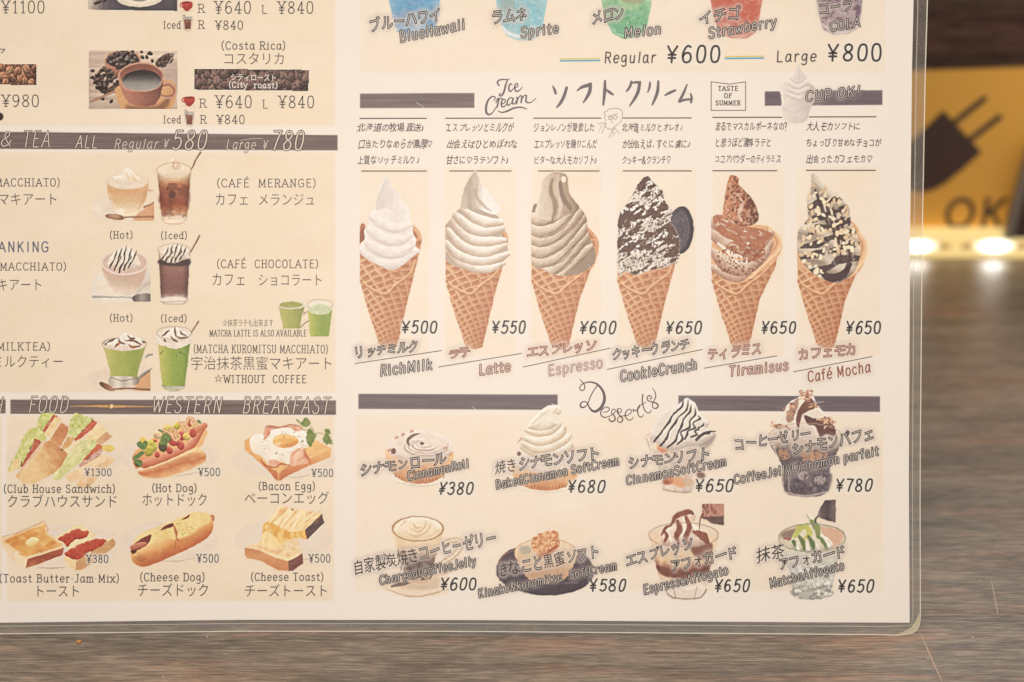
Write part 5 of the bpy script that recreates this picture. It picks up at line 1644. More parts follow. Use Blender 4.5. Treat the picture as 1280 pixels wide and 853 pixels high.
d = glassd(p, 765, 150, 110, 250, 716, [(240, 222, 192), (226, 186, 140), (196, 122, 80), (176, 100, 68), (164, 88, 62), (168, 84, 52), (206, 140, 92), (240, 218, 190), (226, 176, 124)], .12, 30)
p.put((p.nz(6, 8, k=3)-.5)*8, (122, 70, 56), .55, soft=2.5, clip=p.poly([(640, 380), (890, 380), (870, 640), (660, 640)]))
p.put(p.ell(750, 448, 30, 34), (92, 56, 52), .75, soft=3); p.put(p.ell(705, 398, 12, 14), (110, 58, 50), .8, soft=2); p.put(p.ell(800, 400, 46, 8), (130, 70, 54), .5, soft=2)
p.put(p.line([(690, 600), (780, 600), (860, 618)], 4), (222, 170, 140), .5)
dd = p.poly([(618, 240), (650, 205), (710, 180), (745, 130), (790, 130), (815, 190), (880, 205), (908, 245), (880, 290), (800, 320), (700, 310), (640, 285)])
p.put(dd, p.mixc(p.form(dd, 8)*.6+.3*p.nz(4), (226, 196, 160), (240, 224, 198), (248, 238, 218)))
for r_ in (46, 74, 104, 132):
    dd2 = .75-np.abs(p.ell(765, 235, r_, r_*.5, -.15))*1.25
    p.put(dd2, (222, 188, 148), .35, soft=1.4, clip=dd)
for q in ([(745, 200), (770, 160), (780, 130)], [(790, 140), (796, 190), (770, 225)], [(810, 170), (812, 210), (780, 235)], [(760, 170), (758, 210), (784, 236)]):
    p.put(p.line(q, [4, 9, 5]), (206, 156, 112), .75)
p.put(.75-np.abs(p.ell(764, 240, 152, 72))*1.25, (206, 170, 130), .7)
p.put(p.ell(765, 690, 96, 18), (246, 232, 210), .8, soft=2)
p.mesh('iced_drink_picture', 'picture of an iced cafe melange in a tall glass')
# chocolate
V = (100, 290, 8)
def drizzle(p, cx, cy, w, h, seed, col=(72, 54, 56), n=5, wd=12):
    q = random.Random(seed)
    for i in range(n):
        t = (i+.5)/n*2-1
        x = cx+t*w*.62
        hh = h*(1-.45*abs(t))
        pts = [(x+w*.20+q.uniform(-6, 6), cy-hh*.5), (x+w*.12+q.uniform(-9, 3), cy-hh*.2), (x+q.uniform(-4, 10), cy+hh*.12), (x-w*.12+q.uniform(-8, 4), cy+hh*.34), (x-w*.2, cy+hh*.55)]
        p.put(p.line(pts, [wd*.4, wd*1.1, wd*.6, wd*1.2, wd*.9]), col, .92)
        if i % 2: p.put(p.line([pts[1], ((pts[1][0]+pts[2][0])/2+w*.1, (pts[1][1]+pts[2][1])/2), pts[3]], [wd*.3, wd*.7, wd*.3]), col, .85)
p = Pic(110, 303, 189, 379).see(*V)
q_ = p.rgb.copy()
fr = p.frame([(0, 0), (703, 0), (703, 697), (0, 697)])
d = p.poly([(100, 560), (120, 490), (190, 420), (400, 380), (640, 400), (703, 430), (703, 697), (190, 697), (120, 650)])
p.put(d, p.mixc((p.X-110)/70, (230, 218, 200), (238, 228, 212), (222, 208, 190)), soft=2)
p.put(p.ell(330, 560, 180, 90), (240, 224, 198), .7, soft=8)
p.put(p.line([(640, 420), (680, 385), (712, 372)], [20, 30, 30]), (226, 214, 200))
d, off, al = p.line([(560, 620), (640, 540), (705, 510)], [30, 34, 30], want=True)
p.put(d, (206, 190, 174), .8, soft=3)
p.put(p.poly([(215, 300), (225, 380), (250, 460), (290, 530), (340, 600), (400, 636), (480, 636), (550, 600), (610, 530), (645, 450), (665, 380), (680, 300)], smooth=False),
      p.mixc((p.Y-330)/42-.1*(p.X-150)/30, (222, 188, 166), (216, 180, 156), (212, 182, 158), (230, 206, 182), (240, 222, 198)))
p.put(p.line([(240, 400), (280, 500), (350, 590)], [6, 26, 10]), (236, 210, 188), .6, soft=4)
p.put(p.ell(446, 310, 234, 124), (236, 214, 198)); p.put(p.ell(446, 306, 218, 110), (218, 186, 168)); p.put(p.ell(446, 300, 205, 98), p.mixc(p.nz(8), (214, 180, 160), (226, 196, 176)))
dd = p.poly([(270, 330), (300, 260), (350, 200), (420, 165), (465, 135), (510, 180), (560, 230), (600, 310), (600, 350), (540, 375), (440, 375), (370, 385), (300, 350)], rough=1.2)
p.put(dd, p.mixc(p.form(dd, 10)*.8+.2*p.nz(3), (206, 184, 162), (232, 216, 196), (244, 234, 218)))
drizzle(p, 430, 270, 190, 250, 3, wd=15)
d, off, al = p.line([(135, 640), (300, 648), (480, 652), (545, 664)], [34, 22, 14, 16], want=True)
p.put(d, p.mixc(.5-off*.5, (140, 126, 114), (206, 196, 182), (238, 230, 218)))
d = p.poly([(540, 690), (520, 660), (560, 630), (640, 615), (703, 620), (703, 697), (560, 697)])
p.put(d, p.mixc((p.X-165)/24, (96, 84, 78), (176, 162, 148), (120, 106, 98)))
p.rgb = np.where((fr > 0)[..., None], p.rgb, q_); p.a = np.where(fr > -.5, p.a, 0)
p.mesh('hot_drink_picture', 'picture of a hot cafe chocolate in a pink cup on a saucer')
p = Pic(196, 292, 252, 382).see(*V)
p.put(p.line([(1106, 205), (1150, 125), (1196, 40)], [11, 13, 15]), (150, 100, 86))
p.put(p.ell(942, 180, 160, 64), (238, 222, 200), .55)
d = glassd(p, 942, 152, 132, 262, 730, [(112, 88, 84), (150, 104, 92), (160, 112, 100), (152, 104, 94), (148, 100, 92), (140, 94, 88), (150, 108, 98), (222, 204, 188), (216, 190, 156)], .06, 26)
p.put(p.poly([(788, 180), (800, 230), (1090, 230), (1100, 180), (1096, 300), (790, 300)], smooth=False), (150, 124, 112), .8)
p.put(p.poly([(792, 280), (940, 300), (1094, 270), (1094, 330), (940, 345), (792, 320)]), (84, 66, 66), .9, soft=2)
dd = p.poly([(800, 250), (830, 190), (880, 150), (930, 115), (975, 125), (1030, 160), (1070, 215), (1095, 262), (1020, 285), (940, 312), (860, 300)], rough=1.2)
p.put(dd, p.mixc(p.form(dd, 9)*.8+.2*p.nz(3), (200, 180, 160), (228, 212, 192), (242, 232, 216)))
drizzle(p, 940, 215, 180, 190, 8, wd=14)
p.put(.75-np.abs(p.ell(942, 185, 162, 66))*1.25, (190, 168, 148), .6)
p.put(p.ell(935, 682, 136, 34), (240, 228, 210), .85, soft=2.4); p.put(p.line([(800, 690), (850, 702), (1060, 690)], 6), (130, 100, 88), .4, soft=2)
p.put(p.line([(1078, 300), (1070, 500), (1056, 640)], [10, 26, 14]), (110, 82, 78), .5, soft=4)
p.mesh('iced_drink_picture', 'picture of an iced cafe chocolate in a tall glass')
# matcha
GR = [(206, 196, 122), (178, 186, 96), (158, 178, 82), (146, 170, 74), (148, 166, 78)]
V = (100, 390, 8)
def sauce(p, pts_list, col=(124, 78, 64)):
    for q in pts_list: p.put(p.line(q, [8, 22, 12] if len(q) == 3 else [8, 20, 20, 10]), col, .92)
p = Pic(108, 414, 193, 490).see(*V)
q_ = p.rgb.copy()
fr = p.frame([(0, 0), (728, 0), (728, 560), (703, 590), (703, 795), (0, 795)])
p.put(p.poly([(70, 660), (200, 580), (400, 540), (600, 530), (703, 580), (703, 795), (220, 795)]), (232, 212, 188), .85, soft=4)
p.put(p.poly([(560, 700), (620, 640), (703, 590), (703, 795), (560, 795)]), (222, 162, 112), .9, soft=4)
p.put(p.line([(580, 660), (650, 610), (722, 566)], [20, 24, 14]), (170, 158, 140)); p.put(p.line([(585, 680), (650, 625), (722, 575)], 8), (104, 90, 76))
p.put(p.line([(655, 458), (690, 432), (726, 428)], [10, 18, 16]), (150, 146, 136))
d = p.poly([(232, 340), (660, 340), (620, 470), (580, 590), (570, 690), (310, 690), (300, 590), (262, 450)], smooth=False)
p.put(d, p.mixc((p.X-134)/46+(p.nz(10)-.5)*.1, (204, 196, 116), (182, 184, 90), (170, 180, 84), (158, 170, 80), (178, 178, 100)))
p.put(p.poly([(305, 650), (570, 655), (575, 720), (440, 755), (310, 740)]), p.mixc((p.X-138)/34, (190, 180, 160), (236, 224, 206), (196, 186, 168), (226, 212, 194), (150, 136, 120)))
p.put(p.line([(308, 655), (430, 690), (572, 655)], 8), (112, 100, 60), .7)
p.put(p.ell(446, 322, 226, 66), (132, 126, 102)); p.put(p.ell(446, 326, 218, 62), (240, 226, 204))
dd = p.poly([(240, 330), (300, 280), (390, 260), (430, 215), (480, 225), (560, 250), (640, 290), (660, 330), (560, 370), (440, 392), (320, 375)], rough=1.2)
p.put(dd, p.mixc(p.form(dd, 8)*.8+.2*p.nz(3), (218, 196, 170), (238, 224, 204), (248, 240, 226)))
sauce(p, [[(270, 310), (310, 290), (345, 268)], [(385, 270), (400, 300), (445, 322)], [(475, 235), (510, 270), (550, 262)], [(455, 290), (540, 290), (610, 325)], [(350, 355), (370, 330), (390, 310)], [(490, 325), (520, 350), (600, 340)], [(620, 292), (640, 304), (650, 306)], [(250, 328), (256, 322), (264, 326)]])
sauce(p, [[(375, 340), (386, 320), (398, 300)], [(500, 350), (530, 356), (560, 350)]], (196, 116, 70))
d, off, al = p.line([(330, 770), (480, 765), (700, 775)], [16, 20, 24], want=True)
p.put(d, p.mixc(.5-off*.5, (120, 80, 58), (206, 160, 124)))
p.put(p.ell(270, 750, 86, 28, .5), p.mixc((p.X-126)/14, (120, 78, 58), (190, 140, 108)))
p.rgb = np.where((fr > 0)[..., None], p.rgb, q_); p.a = np.where(fr > -.5, p.a, 0)
p.mesh('hot_drink_picture', 'picture of a hot green matcha drink with cream in a glass cup')
p = Pic(194, 400, 251, 491).see(*V)
p.put(p.line([(1112, 210), (1150, 150), (1184, 95)], [10, 13, 13]), (150, 100, 80))
d = p.poly([(770, 220), (1112, 220), (1060, 640), (1045, 740), (1010, 785), (930, 797), (850, 780), (826, 740), (810, 640)], smooth=False)
p.put(d, p.mixc((p.X-198)/40+(p.nz(8)-.5)*.1, (208, 200, 110), (180, 188, 84), (150, 176, 74), (150, 172, 78), (120, 150, 70)))
p.put(p.poly([(768, 210), (940, 155), (1114, 210), (1100, 290), (1098, 320), (960, 372), (860, 345), (782, 320)], rough=1), p.mixc(p.nz(5), (228, 212, 190), (242, 230, 212)))
dd = p.poly([(800, 260), (850, 190), (910, 170), (950, 150), (1000, 170), (1060, 210), (1090, 255), (1000, 300), (900, 310)], rough=1)
p.put(dd, p.mixc(p.form(dd, 7)*.8+.2*p.nz(3), (222, 204, 180), (240, 228, 208), (248, 240, 226)))
sauce(p, [[(820, 240), (850, 220), (890, 185)], [(950, 155), (950, 200), (960, 240)], [(1000, 190), (1020, 220), (1060, 240)], [(910, 250), (940, 280), (975, 300)], [(840, 270), (850, 290), (860, 300)], [(960, 245), (1010, 262), (1080, 255)]])
p.put(.75-np.abs(p.ell(942, 210, 174, 64))*1.25, (176, 164, 144), .6)
for q in ([(805, 425), (818, 405), (830, 390)], [(965, 435), (970, 450)], [(995, 400), (1020, 415), (1055, 432)], [(995, 412), (1010, 404)]):
    p.put(p.line(q, 8), (96, 110, 62), .85)
p.put(p.line([(826, 735), (930, 752), (1045, 735)], 9), (110, 116, 70), .8)
p.put(p.poly([(828, 745), (1044, 745), (1010, 785), (930, 795), (855, 780)]), p.mixc(p.nz(4, 2), (176, 166, 140), (232, 222, 204)), .85)
p.mesh('iced_drink_picture', 'picture of an iced green matcha drink with cream in a tall glass')
p = Pic(345, 372, 420, 424).see(230, 370, 6.4)
q_ = p.rgb.copy()
fr = p.frame([(730, 0), (1200, 0), (1200, 325), (1000, 325), (985, 262), (730, 262)])
p.put(p.line([(990, 128), (965, 134), (960, 150)], 8), (150, 146, 120)); p.put(p.line([(925, 255), (960, 225), (995, 200)], 8), (140, 130, 108))
p.put(p.poly([(752, 80), (968, 80), (940, 180), (922, 262), (794, 262), (780, 190)], smooth=False), p.mixc((p.X-350)/30, (196, 190, 112), (184, 184, 96), (170, 174, 92), (152, 156, 84)))
p.put(p.ell(860, 74, 112, 32), (226, 216, 190)); p.put(p.ell(858, 72, 92, 26), p.mixc(p.nz(3), (160, 162, 80), (184, 180, 100)))
p.put(p.poly([(990, 110), (1184, 110), (1158, 325), (1008, 325)], smooth=False), p.mixc((p.X-386)/26, (200, 200, 104), (168, 184, 84), (150, 172, 78), (160, 174, 88)))
p.put(p.ell(1090, 75, 100, 42), (234, 224, 202), .8); p.put(.75-np.abs(p.ell(1090, 70, 101, 40))*1.25, (186, 174, 148), .7)
p.put(p.poly([(1000, 120), (1040, 80), (1090, 66), (1140, 80), (1180, 115), (1130, 150), (1040, 145)], rough=1.2), p.mixc(p.nz(2.6), (190, 204, 150), (222, 222, 190)))
p.rgb = np.where((fr > 0)[..., None], p.rgb, q_); p.a = np.where(fr > -.5, p.a, 0)
p.mesh('drink_picture', 'small picture of two green matcha lattes')

# ---- food
def plate(p, cx, cy, rx, ry, col=(232, 214, 194), sh=True):
    p.put(p.ell(cx, cy, rx, ry), col, .62, soft=2.5)
    p.put(p.ell(cx, cy-ry*.04, rx*.72, ry*.66), (236, 219, 200), .5, soft=5)
def crumb_tex(p, a, b, k, s=3): return p.mixc(p.nz(s, k=k, o=4)*1.3-.15, a, b)
p = Pic(8, 514, 148, 610).see(0, 505, 8.127)
plate(p, 620, 560, 600, 200)
L1, L2, TM, BRD = (214, 212, 124), (232, 226, 160), (212, 108, 78), (240, 206, 152)
def slab_(pts, c1, c2, smooth=False, rough=0, k=1, s=4): p.put(p.poly(pts, smooth=smooth, rough=rough), crumb_tex(p, c1, c2, k, s))
# back left
slab_([(370, 230), (400, 130), (440, 100), (520, 95), (560, 120), (480, 250), (400, 300), (360, 270)], (182, 192, 84), (240, 234, 168), True, 2.4, 2)
slab_([(420, 285), (540, 112), (590, 125), (470, 300)], (196, 88, 70), (222, 134, 104), False, 0, 3)
slab_([(450, 300), (560, 130), (620, 150), (560, 260), (500, 330)], (242, 200, 132), (248, 222, 170), False, 0, 4)
slab_([(510, 365), (620, 190), (696, 235), (690, 290), (615, 440)], (206, 130, 78), (232, 170, 112), False, 0, 5, 9)
# back right
slab_([(700, 250), (730, 130), (780, 90), (850, 120), (920, 140), (950, 170), (850, 280), (760, 340), (700, 320)], (180, 190, 84), (240, 232, 172), True, 2.4, 6)
slab_([(620, 455), (690, 330), (760, 350), (700, 440), (640, 470)], (222, 160, 96), (240, 200, 142), False, 0, 7, 8)
slab_([(750, 360), (940, 165), (990, 185), (960, 240), (770, 385)], (200, 86, 64), (226, 138, 96), False, .8, 8)
slab_([(870, 350), (950, 240), (1030, 200), (1080, 270), (990, 380), (900, 390)], (242, 206, 142), (250, 228, 182), False, .8, 9)
slab_([(970, 380), (1080, 280), (1140, 330), (1010, 430)], (214, 156, 104), (232, 190, 142), False, 0, 10, 8)
# front right
slab_([(540, 730), (680, 510), (860, 360), (990, 400), (860, 560), (660, 720), (590, 775)], (206, 204, 122), (246, 236, 184), True, 1.5, 11, 5)
slab_([(640, 480), (780, 370), (860, 370), (700, 520)], (238, 214, 160), (246, 230, 190), False, 0, 12)
slab_([(860, 550), (990, 410), (1060, 430), (960, 560), (820, 620)], (208, 94, 66), (230, 130, 90), False, 1, 13)
slab_([(800, 620), (1010, 460), (1060, 450), (1000, 560), (820, 660)], (196, 124, 110), (238, 206, 176), False, 1, 14, 2)
slab_([(1040, 430), (1120, 420), (1165, 460), (1120, 490), (1050, 470)], (228, 196, 84), (240, 216, 120), True, 1, 15)
slab_([(660, 735), (820, 640), (1060, 510), (1160, 560), (1000, 690), (720, 800)], (238, 198, 146), (250, 226, 184), False, 0, 16, 8)
slab_([(770, 830), (860, 700), (1130, 540), (1165, 575), (900, 850), (800, 850)], (228, 180, 124), (246, 214, 166), False, 0, 17, 8)
# front left
slab_([(110, 610), (200, 440), (260, 310), (330, 240), (420, 270), (470, 350), (320, 460), (210, 640), (90, 690)], (190, 196, 90), (242, 234, 172), True, 2.0, 18)
slab_([(90, 685), (150, 560), (230, 560), (200, 650), (110, 690)], (232, 196, 134), (246, 224, 168), False, 0, 19)
slab_([(210, 640), (360, 350), (420, 380), (400, 440), (240, 650)], (186, 82, 66), (216, 126, 96), False, 1, 20)
slab_([(180, 700), (260, 600), (420, 390), (470, 370), (440, 480), (230, 720), (200, 760)], (222, 170, 138), (246, 216, 174), False, .6, 21, 2)
slab_([(160, 730), (240, 640), (200, 780)], BRD, (228, 178, 110))
d = p.poly([(205, 770), (230, 680), (400, 480), (450, 390), (520, 370), (690, 510), (620, 640), (540, 710), (340, 815), (240, 815)], smooth=False)
tt = np.clip((p.X-35)/50+(p.Y-560)/-60*.4+(p.nz(7)-.5)*.5, 0, 1)
p.put(d, p.mixc(tt, (242, 204, 146), (236, 190, 128), (222, 158, 98), (212, 138, 84)))
p.put(p.line([(205, 770), (230, 680), (400, 480), (450, 390)], 9, False), (248, 224, 178), .7, soft=2)
for q in ([(300, 460), (312, 440)], [(830, 275), (850, 265)], [(935, 165), (945, 172)], [(620, 465), (632, 468)], [(215, 630), (222, 585)], [(905, 550), (880, 560)]):
    p.put(p.line(q, 14, False), (96, 96, 56), .8)
for q in range(26):
    x, y = rnd.choice([(430, 200), (780, 200), (250, 440), (820, 480)])
    x += rnd.uniform(-60, 70); y += rnd.uniform(-70, 60)
    p.put(p.line(wob([(x, y), (x+14, y-24), (x+34, y-40)], 8, q), [3, 9, 3]), rnd.choice([(160, 176, 66), (246, 242, 200), (196, 206, 96)]), .55, soft=1.6)
p.mesh('sandwich_picture', 'picture of club house sandwiches with lettuce and tomato')

p = Pic(147, 518, 276, 602).see(145, 510, 8.53)
plate(p, 565, 520, 540, 180)
p.put(p.line([(640, 722), (760, 712), (870, 686)], [3, 8, 3]), (176, 160, 146), .8)
# back bun
p.put(p.poly([(175, 560), (190, 490), (260, 420), (500, 260), (760, 160), (965, 235), (950, 320), (880, 430), (600, 520), (250, 640), (200, 630)]), p.mixc((p.Y-560)/20, (242, 186, 122), (226, 150, 90)))
# sausage
d, off, al = p.line([(300, 600), (420, 570), (640, 480), (800, 400), (940, 200)], [90, 108, 100, 84, 44], want=True)
p.put(d, p.mixc(.5-off*.5+(p.nz(5)-.5)*.2, (196, 96, 66), (224, 132, 96), (238, 168, 132)))
d, off, al = p.line([(860, 240), (945, 188)], 62, want=True, smooth=False)
p.put(d, p.mixc(.5-off*.5, (212, 116, 78), (236, 160, 118)))
for x, y, r_ in ((440, 500, 34), (570, 450, 44), (690, 400, 50), (620, 360, 60), (820, 268, 50), (700, 300, 50), (770, 140, 26), (790, 170, 30)):
    d = p.ell(x, y, r_, r_*.8, rnd.uniform(0, 2))
    p.put(d, p.mixc(p.form(d, 5)+(p.nz(2)-.5)*.5, (176, 60, 52), (206, 86, 70), (222, 120, 92)))
for x, y, r_, c in ((290, 360, 48, (222, 196, 90)), (380, 410, 70, (206, 196, 84)), (350, 460, 60, (196, 184, 72)), (440, 290, 46, (240, 200, 150)), (560, 230, 60, (226, 200, 110)), (650, 195, 40, (214, 196, 70)), (750, 310, 42, (238, 196, 100)), (560, 330, 40, (186, 80, 62)), (500, 410, 60, (110, 96, 60)), (240, 590, 48, (98, 110, 66)), (420, 350, 20, (206, 110, 70))):
    d = p.ell(x, y, r_, r_*.8, rnd.uniform(0, 2))
    p.put(d, p.mixc(p.form(d, 6)*.9+(p.nz(2.4)-.5)*.5, tuple(v*.75 for v in c), c, tuple(min(255, v*1.15) for v in c)))
for q, w_ in (([(250, 390), (290, 420), (316, 380)], 56), ([(500, 340), (530, 300), (560, 330)], 62), ([(200, 540), (240, 510), (280, 480)], 44), ([(460, 240), (500, 260)], 24), ([(880, 140), (900, 160)], 26), ([(470, 380), (540, 372)], 30), ([(220, 580), (260, 610)], 36)):
    p.put(p.line(q, w_), crumb_tex(p, (84, 116, 64), (142, 164, 84), 3, 2), .95)
# mustard squiggle
q = [(510, 240), (560, 260), (600, 290), (580, 225), (640, 240), (600, 300), (640, 350), (680, 300), (630, 280), (650, 330)]
p.put(p.line(q, 26), (196, 122, 78)); p.put(p.line(q, 16), (242, 196, 142))
q = [(680, 160), (720, 210), (740, 250), (770, 210), (720, 160), (700, 190), (760, 150), (770, 110), (820, 120), (800, 160), (850, 200), (870, 170), (830, 140)]
p.put(p.line(q, 26), (200, 124, 78)); p.put(p.line(q, 15), (244, 200, 146))
# front bun
d = p.poly([(232, 680), (300, 650), (560, 560), (840, 425), (900, 440), (955, 490), (960, 540), (920, 600), (700, 690), (480, 750), (330, 745), (260, 715)])
d2, off, al = p.line([(280, 690), (450, 660), (700, 580), (910, 520)], [120, 160, 170, 130], want=True)
p.put(d, p.mixc(.42+off*.5+(p.nz(12, 5)-.5)*.35, (246, 208, 146), (236, 176, 112), (214, 124, 76), (228, 156, 100), (240, 188, 128)))
p.put(p.line([(420, 640), (600, 590), (800, 520), (900, 500)], [20, 56, 56, 24]), (200, 104, 68), .45, soft=7)
p.put(p.line([(240, 672), (420, 620), (640, 530), (850, 435)], [6, 14, 16, 10]), (250, 220, 166), .9, soft=1.6)
p.mesh('hot_dog_picture', 'picture of a hot dog with relish, tomato and leaves')

p = Pic(287, 516, 421, 604).see(285, 510, 8.53)
plate(p, 590, 560, 550, 190)
p.put(p.line([(590, 730), (740, 742), (890, 708)], [3, 8, 3]), (176, 160, 146), .8)
# toast slab
p.put(p.poly([(175, 350), (180, 450), (340, 590), (420, 660), (520, 778), (560, 778), (640, 720), (860, 620), (1090, 525), (1098, 430), (900, 340), (400, 300), (230, 318)], smooth=False), p.mixc((p.Y-570)/30+(p.nz(5)-.5)*.3, (238, 176, 108), (222, 140, 82), (206, 116, 70)))
p.put(p.poly([(175, 350), (235, 318), (600, 280), (930, 345), (1096, 432), (860, 520), (620, 600), (535, 690), (400, 600), (240, 440)], smooth=False), p.mixc(p.nz(9)+.1, (236, 170, 100), (246, 204, 134)))
p.put(p.line([(1090, 440), (870, 530), (640, 610), (540, 690)], [8, 12, 12, 14], False), (250, 214, 148), .8, soft=1.5)
p.put(p.line([(540, 690), (535, 778)], 16, False), (244, 190, 120), .7, soft=3)
# bacon then egg
d = p.poly([(410, 190), (560, 205), (650, 178), (760, 195), (800, 235), (700, 260), (480, 300), (400, 360), (375, 340)])
p.put(d, crumb_tex(p, (206, 120, 92), (240, 196, 160), 3, 4))
d = p.poly([(240, 420), (235, 330), (330, 270), (400, 300), (450, 240), (560, 220), (650, 210), (740, 250), (800, 240), (850, 300), (850, 420), (800, 440), (720, 560), (640, 600), (560, 570), (520, 620), (430, 600), (360, 520), (270, 480)])
p.put(d, p.mixc(p.form(d, 10)*.7+.3*p.nz(8), (232, 212, 186), (246, 234, 214), (252, 244, 230)))
for q in ([(440, 560), (500, 550), (560, 580), (520, 620), (440, 600)], [(680, 470), (780, 430), (820, 470), (860, 580), (760, 610), (670, 620), (660, 560)], [(690, 200), (750, 200), (780, 240), (710, 250)], [(400, 220), (450, 210), (440, 290), (380, 340)]):
    d = p.poly(q)
    p.put(d, p.mixc(p.nz(4, 9, k=3, rot=.6)*1.3-.1, (216, 124, 90), (236, 172, 136), (244, 206, 174)), .95, soft=1.6)
p.put(p.line([(810, 450), (840, 520), (880, 590)], [14, 34, 12]), (206, 110, 72), .8, soft=2)
p.put(p.line([(350, 540), (400, 610), (500, 635), (570, 600), (660, 610)], [8, 18, 14, 20, 8]), (196, 104, 72), .85)
p.put(p.line([(420, 200), (560, 205), (650, 180), (760, 195), (800, 236)], [6, 6, 9, 6, 4]), (150, 80, 62), .7)
d = p.ell(612, 354, 138, 72)
p.put(d, p.mixc(p.form(d, 9)+(p.X-356)/-80, (232, 160, 84), (242, 184, 100), (250, 208, 130)))
p.put(p.ell(530, 385, 36, 22), (252, 222, 160), .8, soft=4)
for i in range(34):
    a = rnd.uniform(0, 6.28); r_ = rnd.uniform(1.05, 1.7)
    p.put(p.ell(612+math.cos(a)*150*r_, 380+math.sin(a)*78*r_, rnd.uniform(3, 6), 3), (150, 130, 90), .7)
for x, y in ((510, 490), (520, 478), (790, 360), (800, 352), (600, 310), (630, 388)): p.put(p.ell(x, y, 8, 5, .5), (120, 104, 66), .8)
GL_ = ((110, 130, 62), (156, 166, 88))
p.put(p.line([(870, 180), (920, 260), (900, 300)], 9), (176, 176, 110)); p.put(p.line([(920, 280), (980, 268), (1050, 300)], 8), (168, 168, 104)); p.put(p.line([(800, 235), (860, 235)], 8), (176, 176, 110))
for q in ([(725, 118), (780, 150), (830, 100), (880, 150), (850, 200), (790, 195)], [(835, 300), (870, 220), (910, 260), (940, 300), (900, 380), (880, 425), (840, 360)], [(1035, 220), (1085, 240), (1080, 290), (1040, 290)], [(1010, 350), (1040, 290), (1090, 310), (1115, 390), (1070, 380), (1050, 390)]):
    p.put(p.poly(q, rough=1.6), crumb_tex(p, *GL_, 5, 3))
p.mesh('bacon_egg_picture', 'picture of a bacon and fried egg toast')

p = Pic(0, 648, 146, 715).see(0, 630, 8.533)
plate(p, 700, 440, 640, 215)
p.put(p.line([(400, 682), (560, 686), (690, 676)], [3, 11, 4]), (150, 134, 124), .8)
d = p.poly([(20, 350), (150, 325), (440, 195), (470, 190), (515, 270), (500, 310), (600, 360), (690, 470), (270, 600), (200, 560), (60, 470), (15, 410)], smooth=False)
p.put(d, (244, 210, 160))
p.put(p.poly([(15, 360), (60, 470), (160, 560), (160, 620), (90, 540), (20, 430)]), (244, 212, 168), soft=2)
p.put(p.poly([(165, 530), (200, 510), (290, 600), (275, 685), (200, 660), (165, 600)]), (246, 222, 180))
p.put(p.poly([(272, 685), (295, 590), (680, 468), (670, 545), (420, 640)], smooth=False), p.mixc((p.Y-685)/24+(p.nz(5, 3)-.5)*.4, (196, 108, 72), (176, 88, 62), (206, 126, 82)))
d = p.poly([(70, 380), (440, 235), (480, 260), (495, 320), (600, 400), (640, 450), (270, 560), (180, 490), (90, 430)], rough=1.6)
p.put(d, p.mixc(p.nz(9, 6, k=3, o=4)*1.5-.25, (220, 136, 62), (236, 170, 86), (246, 200, 124)), soft=2.5)
p.put(p.line([(30, 348), (160, 320), (455, 192)], [3, 8, 5], False), (176, 104, 72), .6)
p.put(p.line([(470, 192), (512, 268), (505, 305)], [4, 8, 5], False), (186, 110, 76), .7)
d = p.poly([(275, 420), (310, 370), (360, 355), (415, 380), (405, 420), (350, 465), (290, 455)])
p.put(d-.0, p.mixc(p.form(d, 6), (232, 186, 106), (246, 222, 150), (252, 236, 180)))
for base, sauce_ in (([(600, 360), (800, 230), (880, 220), (960, 280), (1040, 340), (860, 440), (720, 480), (680, 430)], [(620, 370), (760, 290), (830, 262), (880, 285), (940, 285), (945, 330), (880, 370), (780, 400), (720, 460), (680, 410)]),
                     ([(690, 560), (860, 420), (1130, 370), (1200, 372), (1130, 450), (980, 530), (810, 620), (700, 600)], [(690, 540), (740, 490), (900, 410), (1040, 375), (1130, 380), (1120, 420), (1060, 470), (940, 530), (850, 590), (780, 590)])):
    p.put(p.poly(base, smooth=False), (244, 218, 168))
    d = p.poly(sauce_, rough=1.8)
    p.put(d, p.mixc(p.form(d, 5)*.5+p.nz(3.2, k=6, o=4)*.6, (140, 42, 38), (188, 62, 46), (212, 90, 62), (226, 132, 100)))
p.put(p.poly([(680, 590), (700, 560), (820, 620), (805, 712), (720, 660)], smooth=False), (246, 212, 156))
p.put(p.poly([(812, 612), (1205, 372), (1228, 400), (1225, 455), (1000, 620), (880, 700), (808, 712)], smooth=False), p.mixc(p.nz(4), (206, 150, 96), (226, 172, 116)))
p.mesh('toast_picture', 'picture of butter toast beside jam toast')

p = Pic(147, 636, 278, 712).see(145, 630, 9.143)
plate(p, 600, 420, 570, 220)
p.put(p.line([(520, 650), (700, 655), (910, 616)], [3, 9, 3]), (170, 152, 138), .8)
d = p.ell(1098, 165, 30, 42); p.put(d, (216, 138, 92))
d = p.poly([(165, 530), (200, 430), (300, 330), (500, 250), (700, 170), (850, 105), (980, 95), (1070, 130), (1108, 220), (1105, 300), (1040, 390), (860, 500), (640, 600), (400, 700), (290, 715), (200, 670), (170, 600)])
d2, off, al = p.line([(270, 560), (480, 470), (700, 370), (960, 250)], [300, 320, 330, 290], want=True)
p.put(d, p.mixc(.45+off*.55+(p.nz(9)-.5)*.2, (244, 214, 150), (246, 208, 140), (240, 182, 108), (222, 140, 76), (206, 112, 66)))
d = p.poly([(370, 370), (500, 310), (660, 230), (720, 180), (860, 120), (1000, 100), (1080, 150), (1060, 210), (940, 280), (860, 350), (720, 400), (560, 410), (380, 450)])
p.put(d, p.mixc(p.nz(7)*1.2-.1, (240, 206, 124), (250, 228, 160)), .9, soft=3)
p.put(p.poly([(190, 480), (260, 420), (400, 350), (370, 450), (230, 540), (180, 560)]), (146, 70, 56))
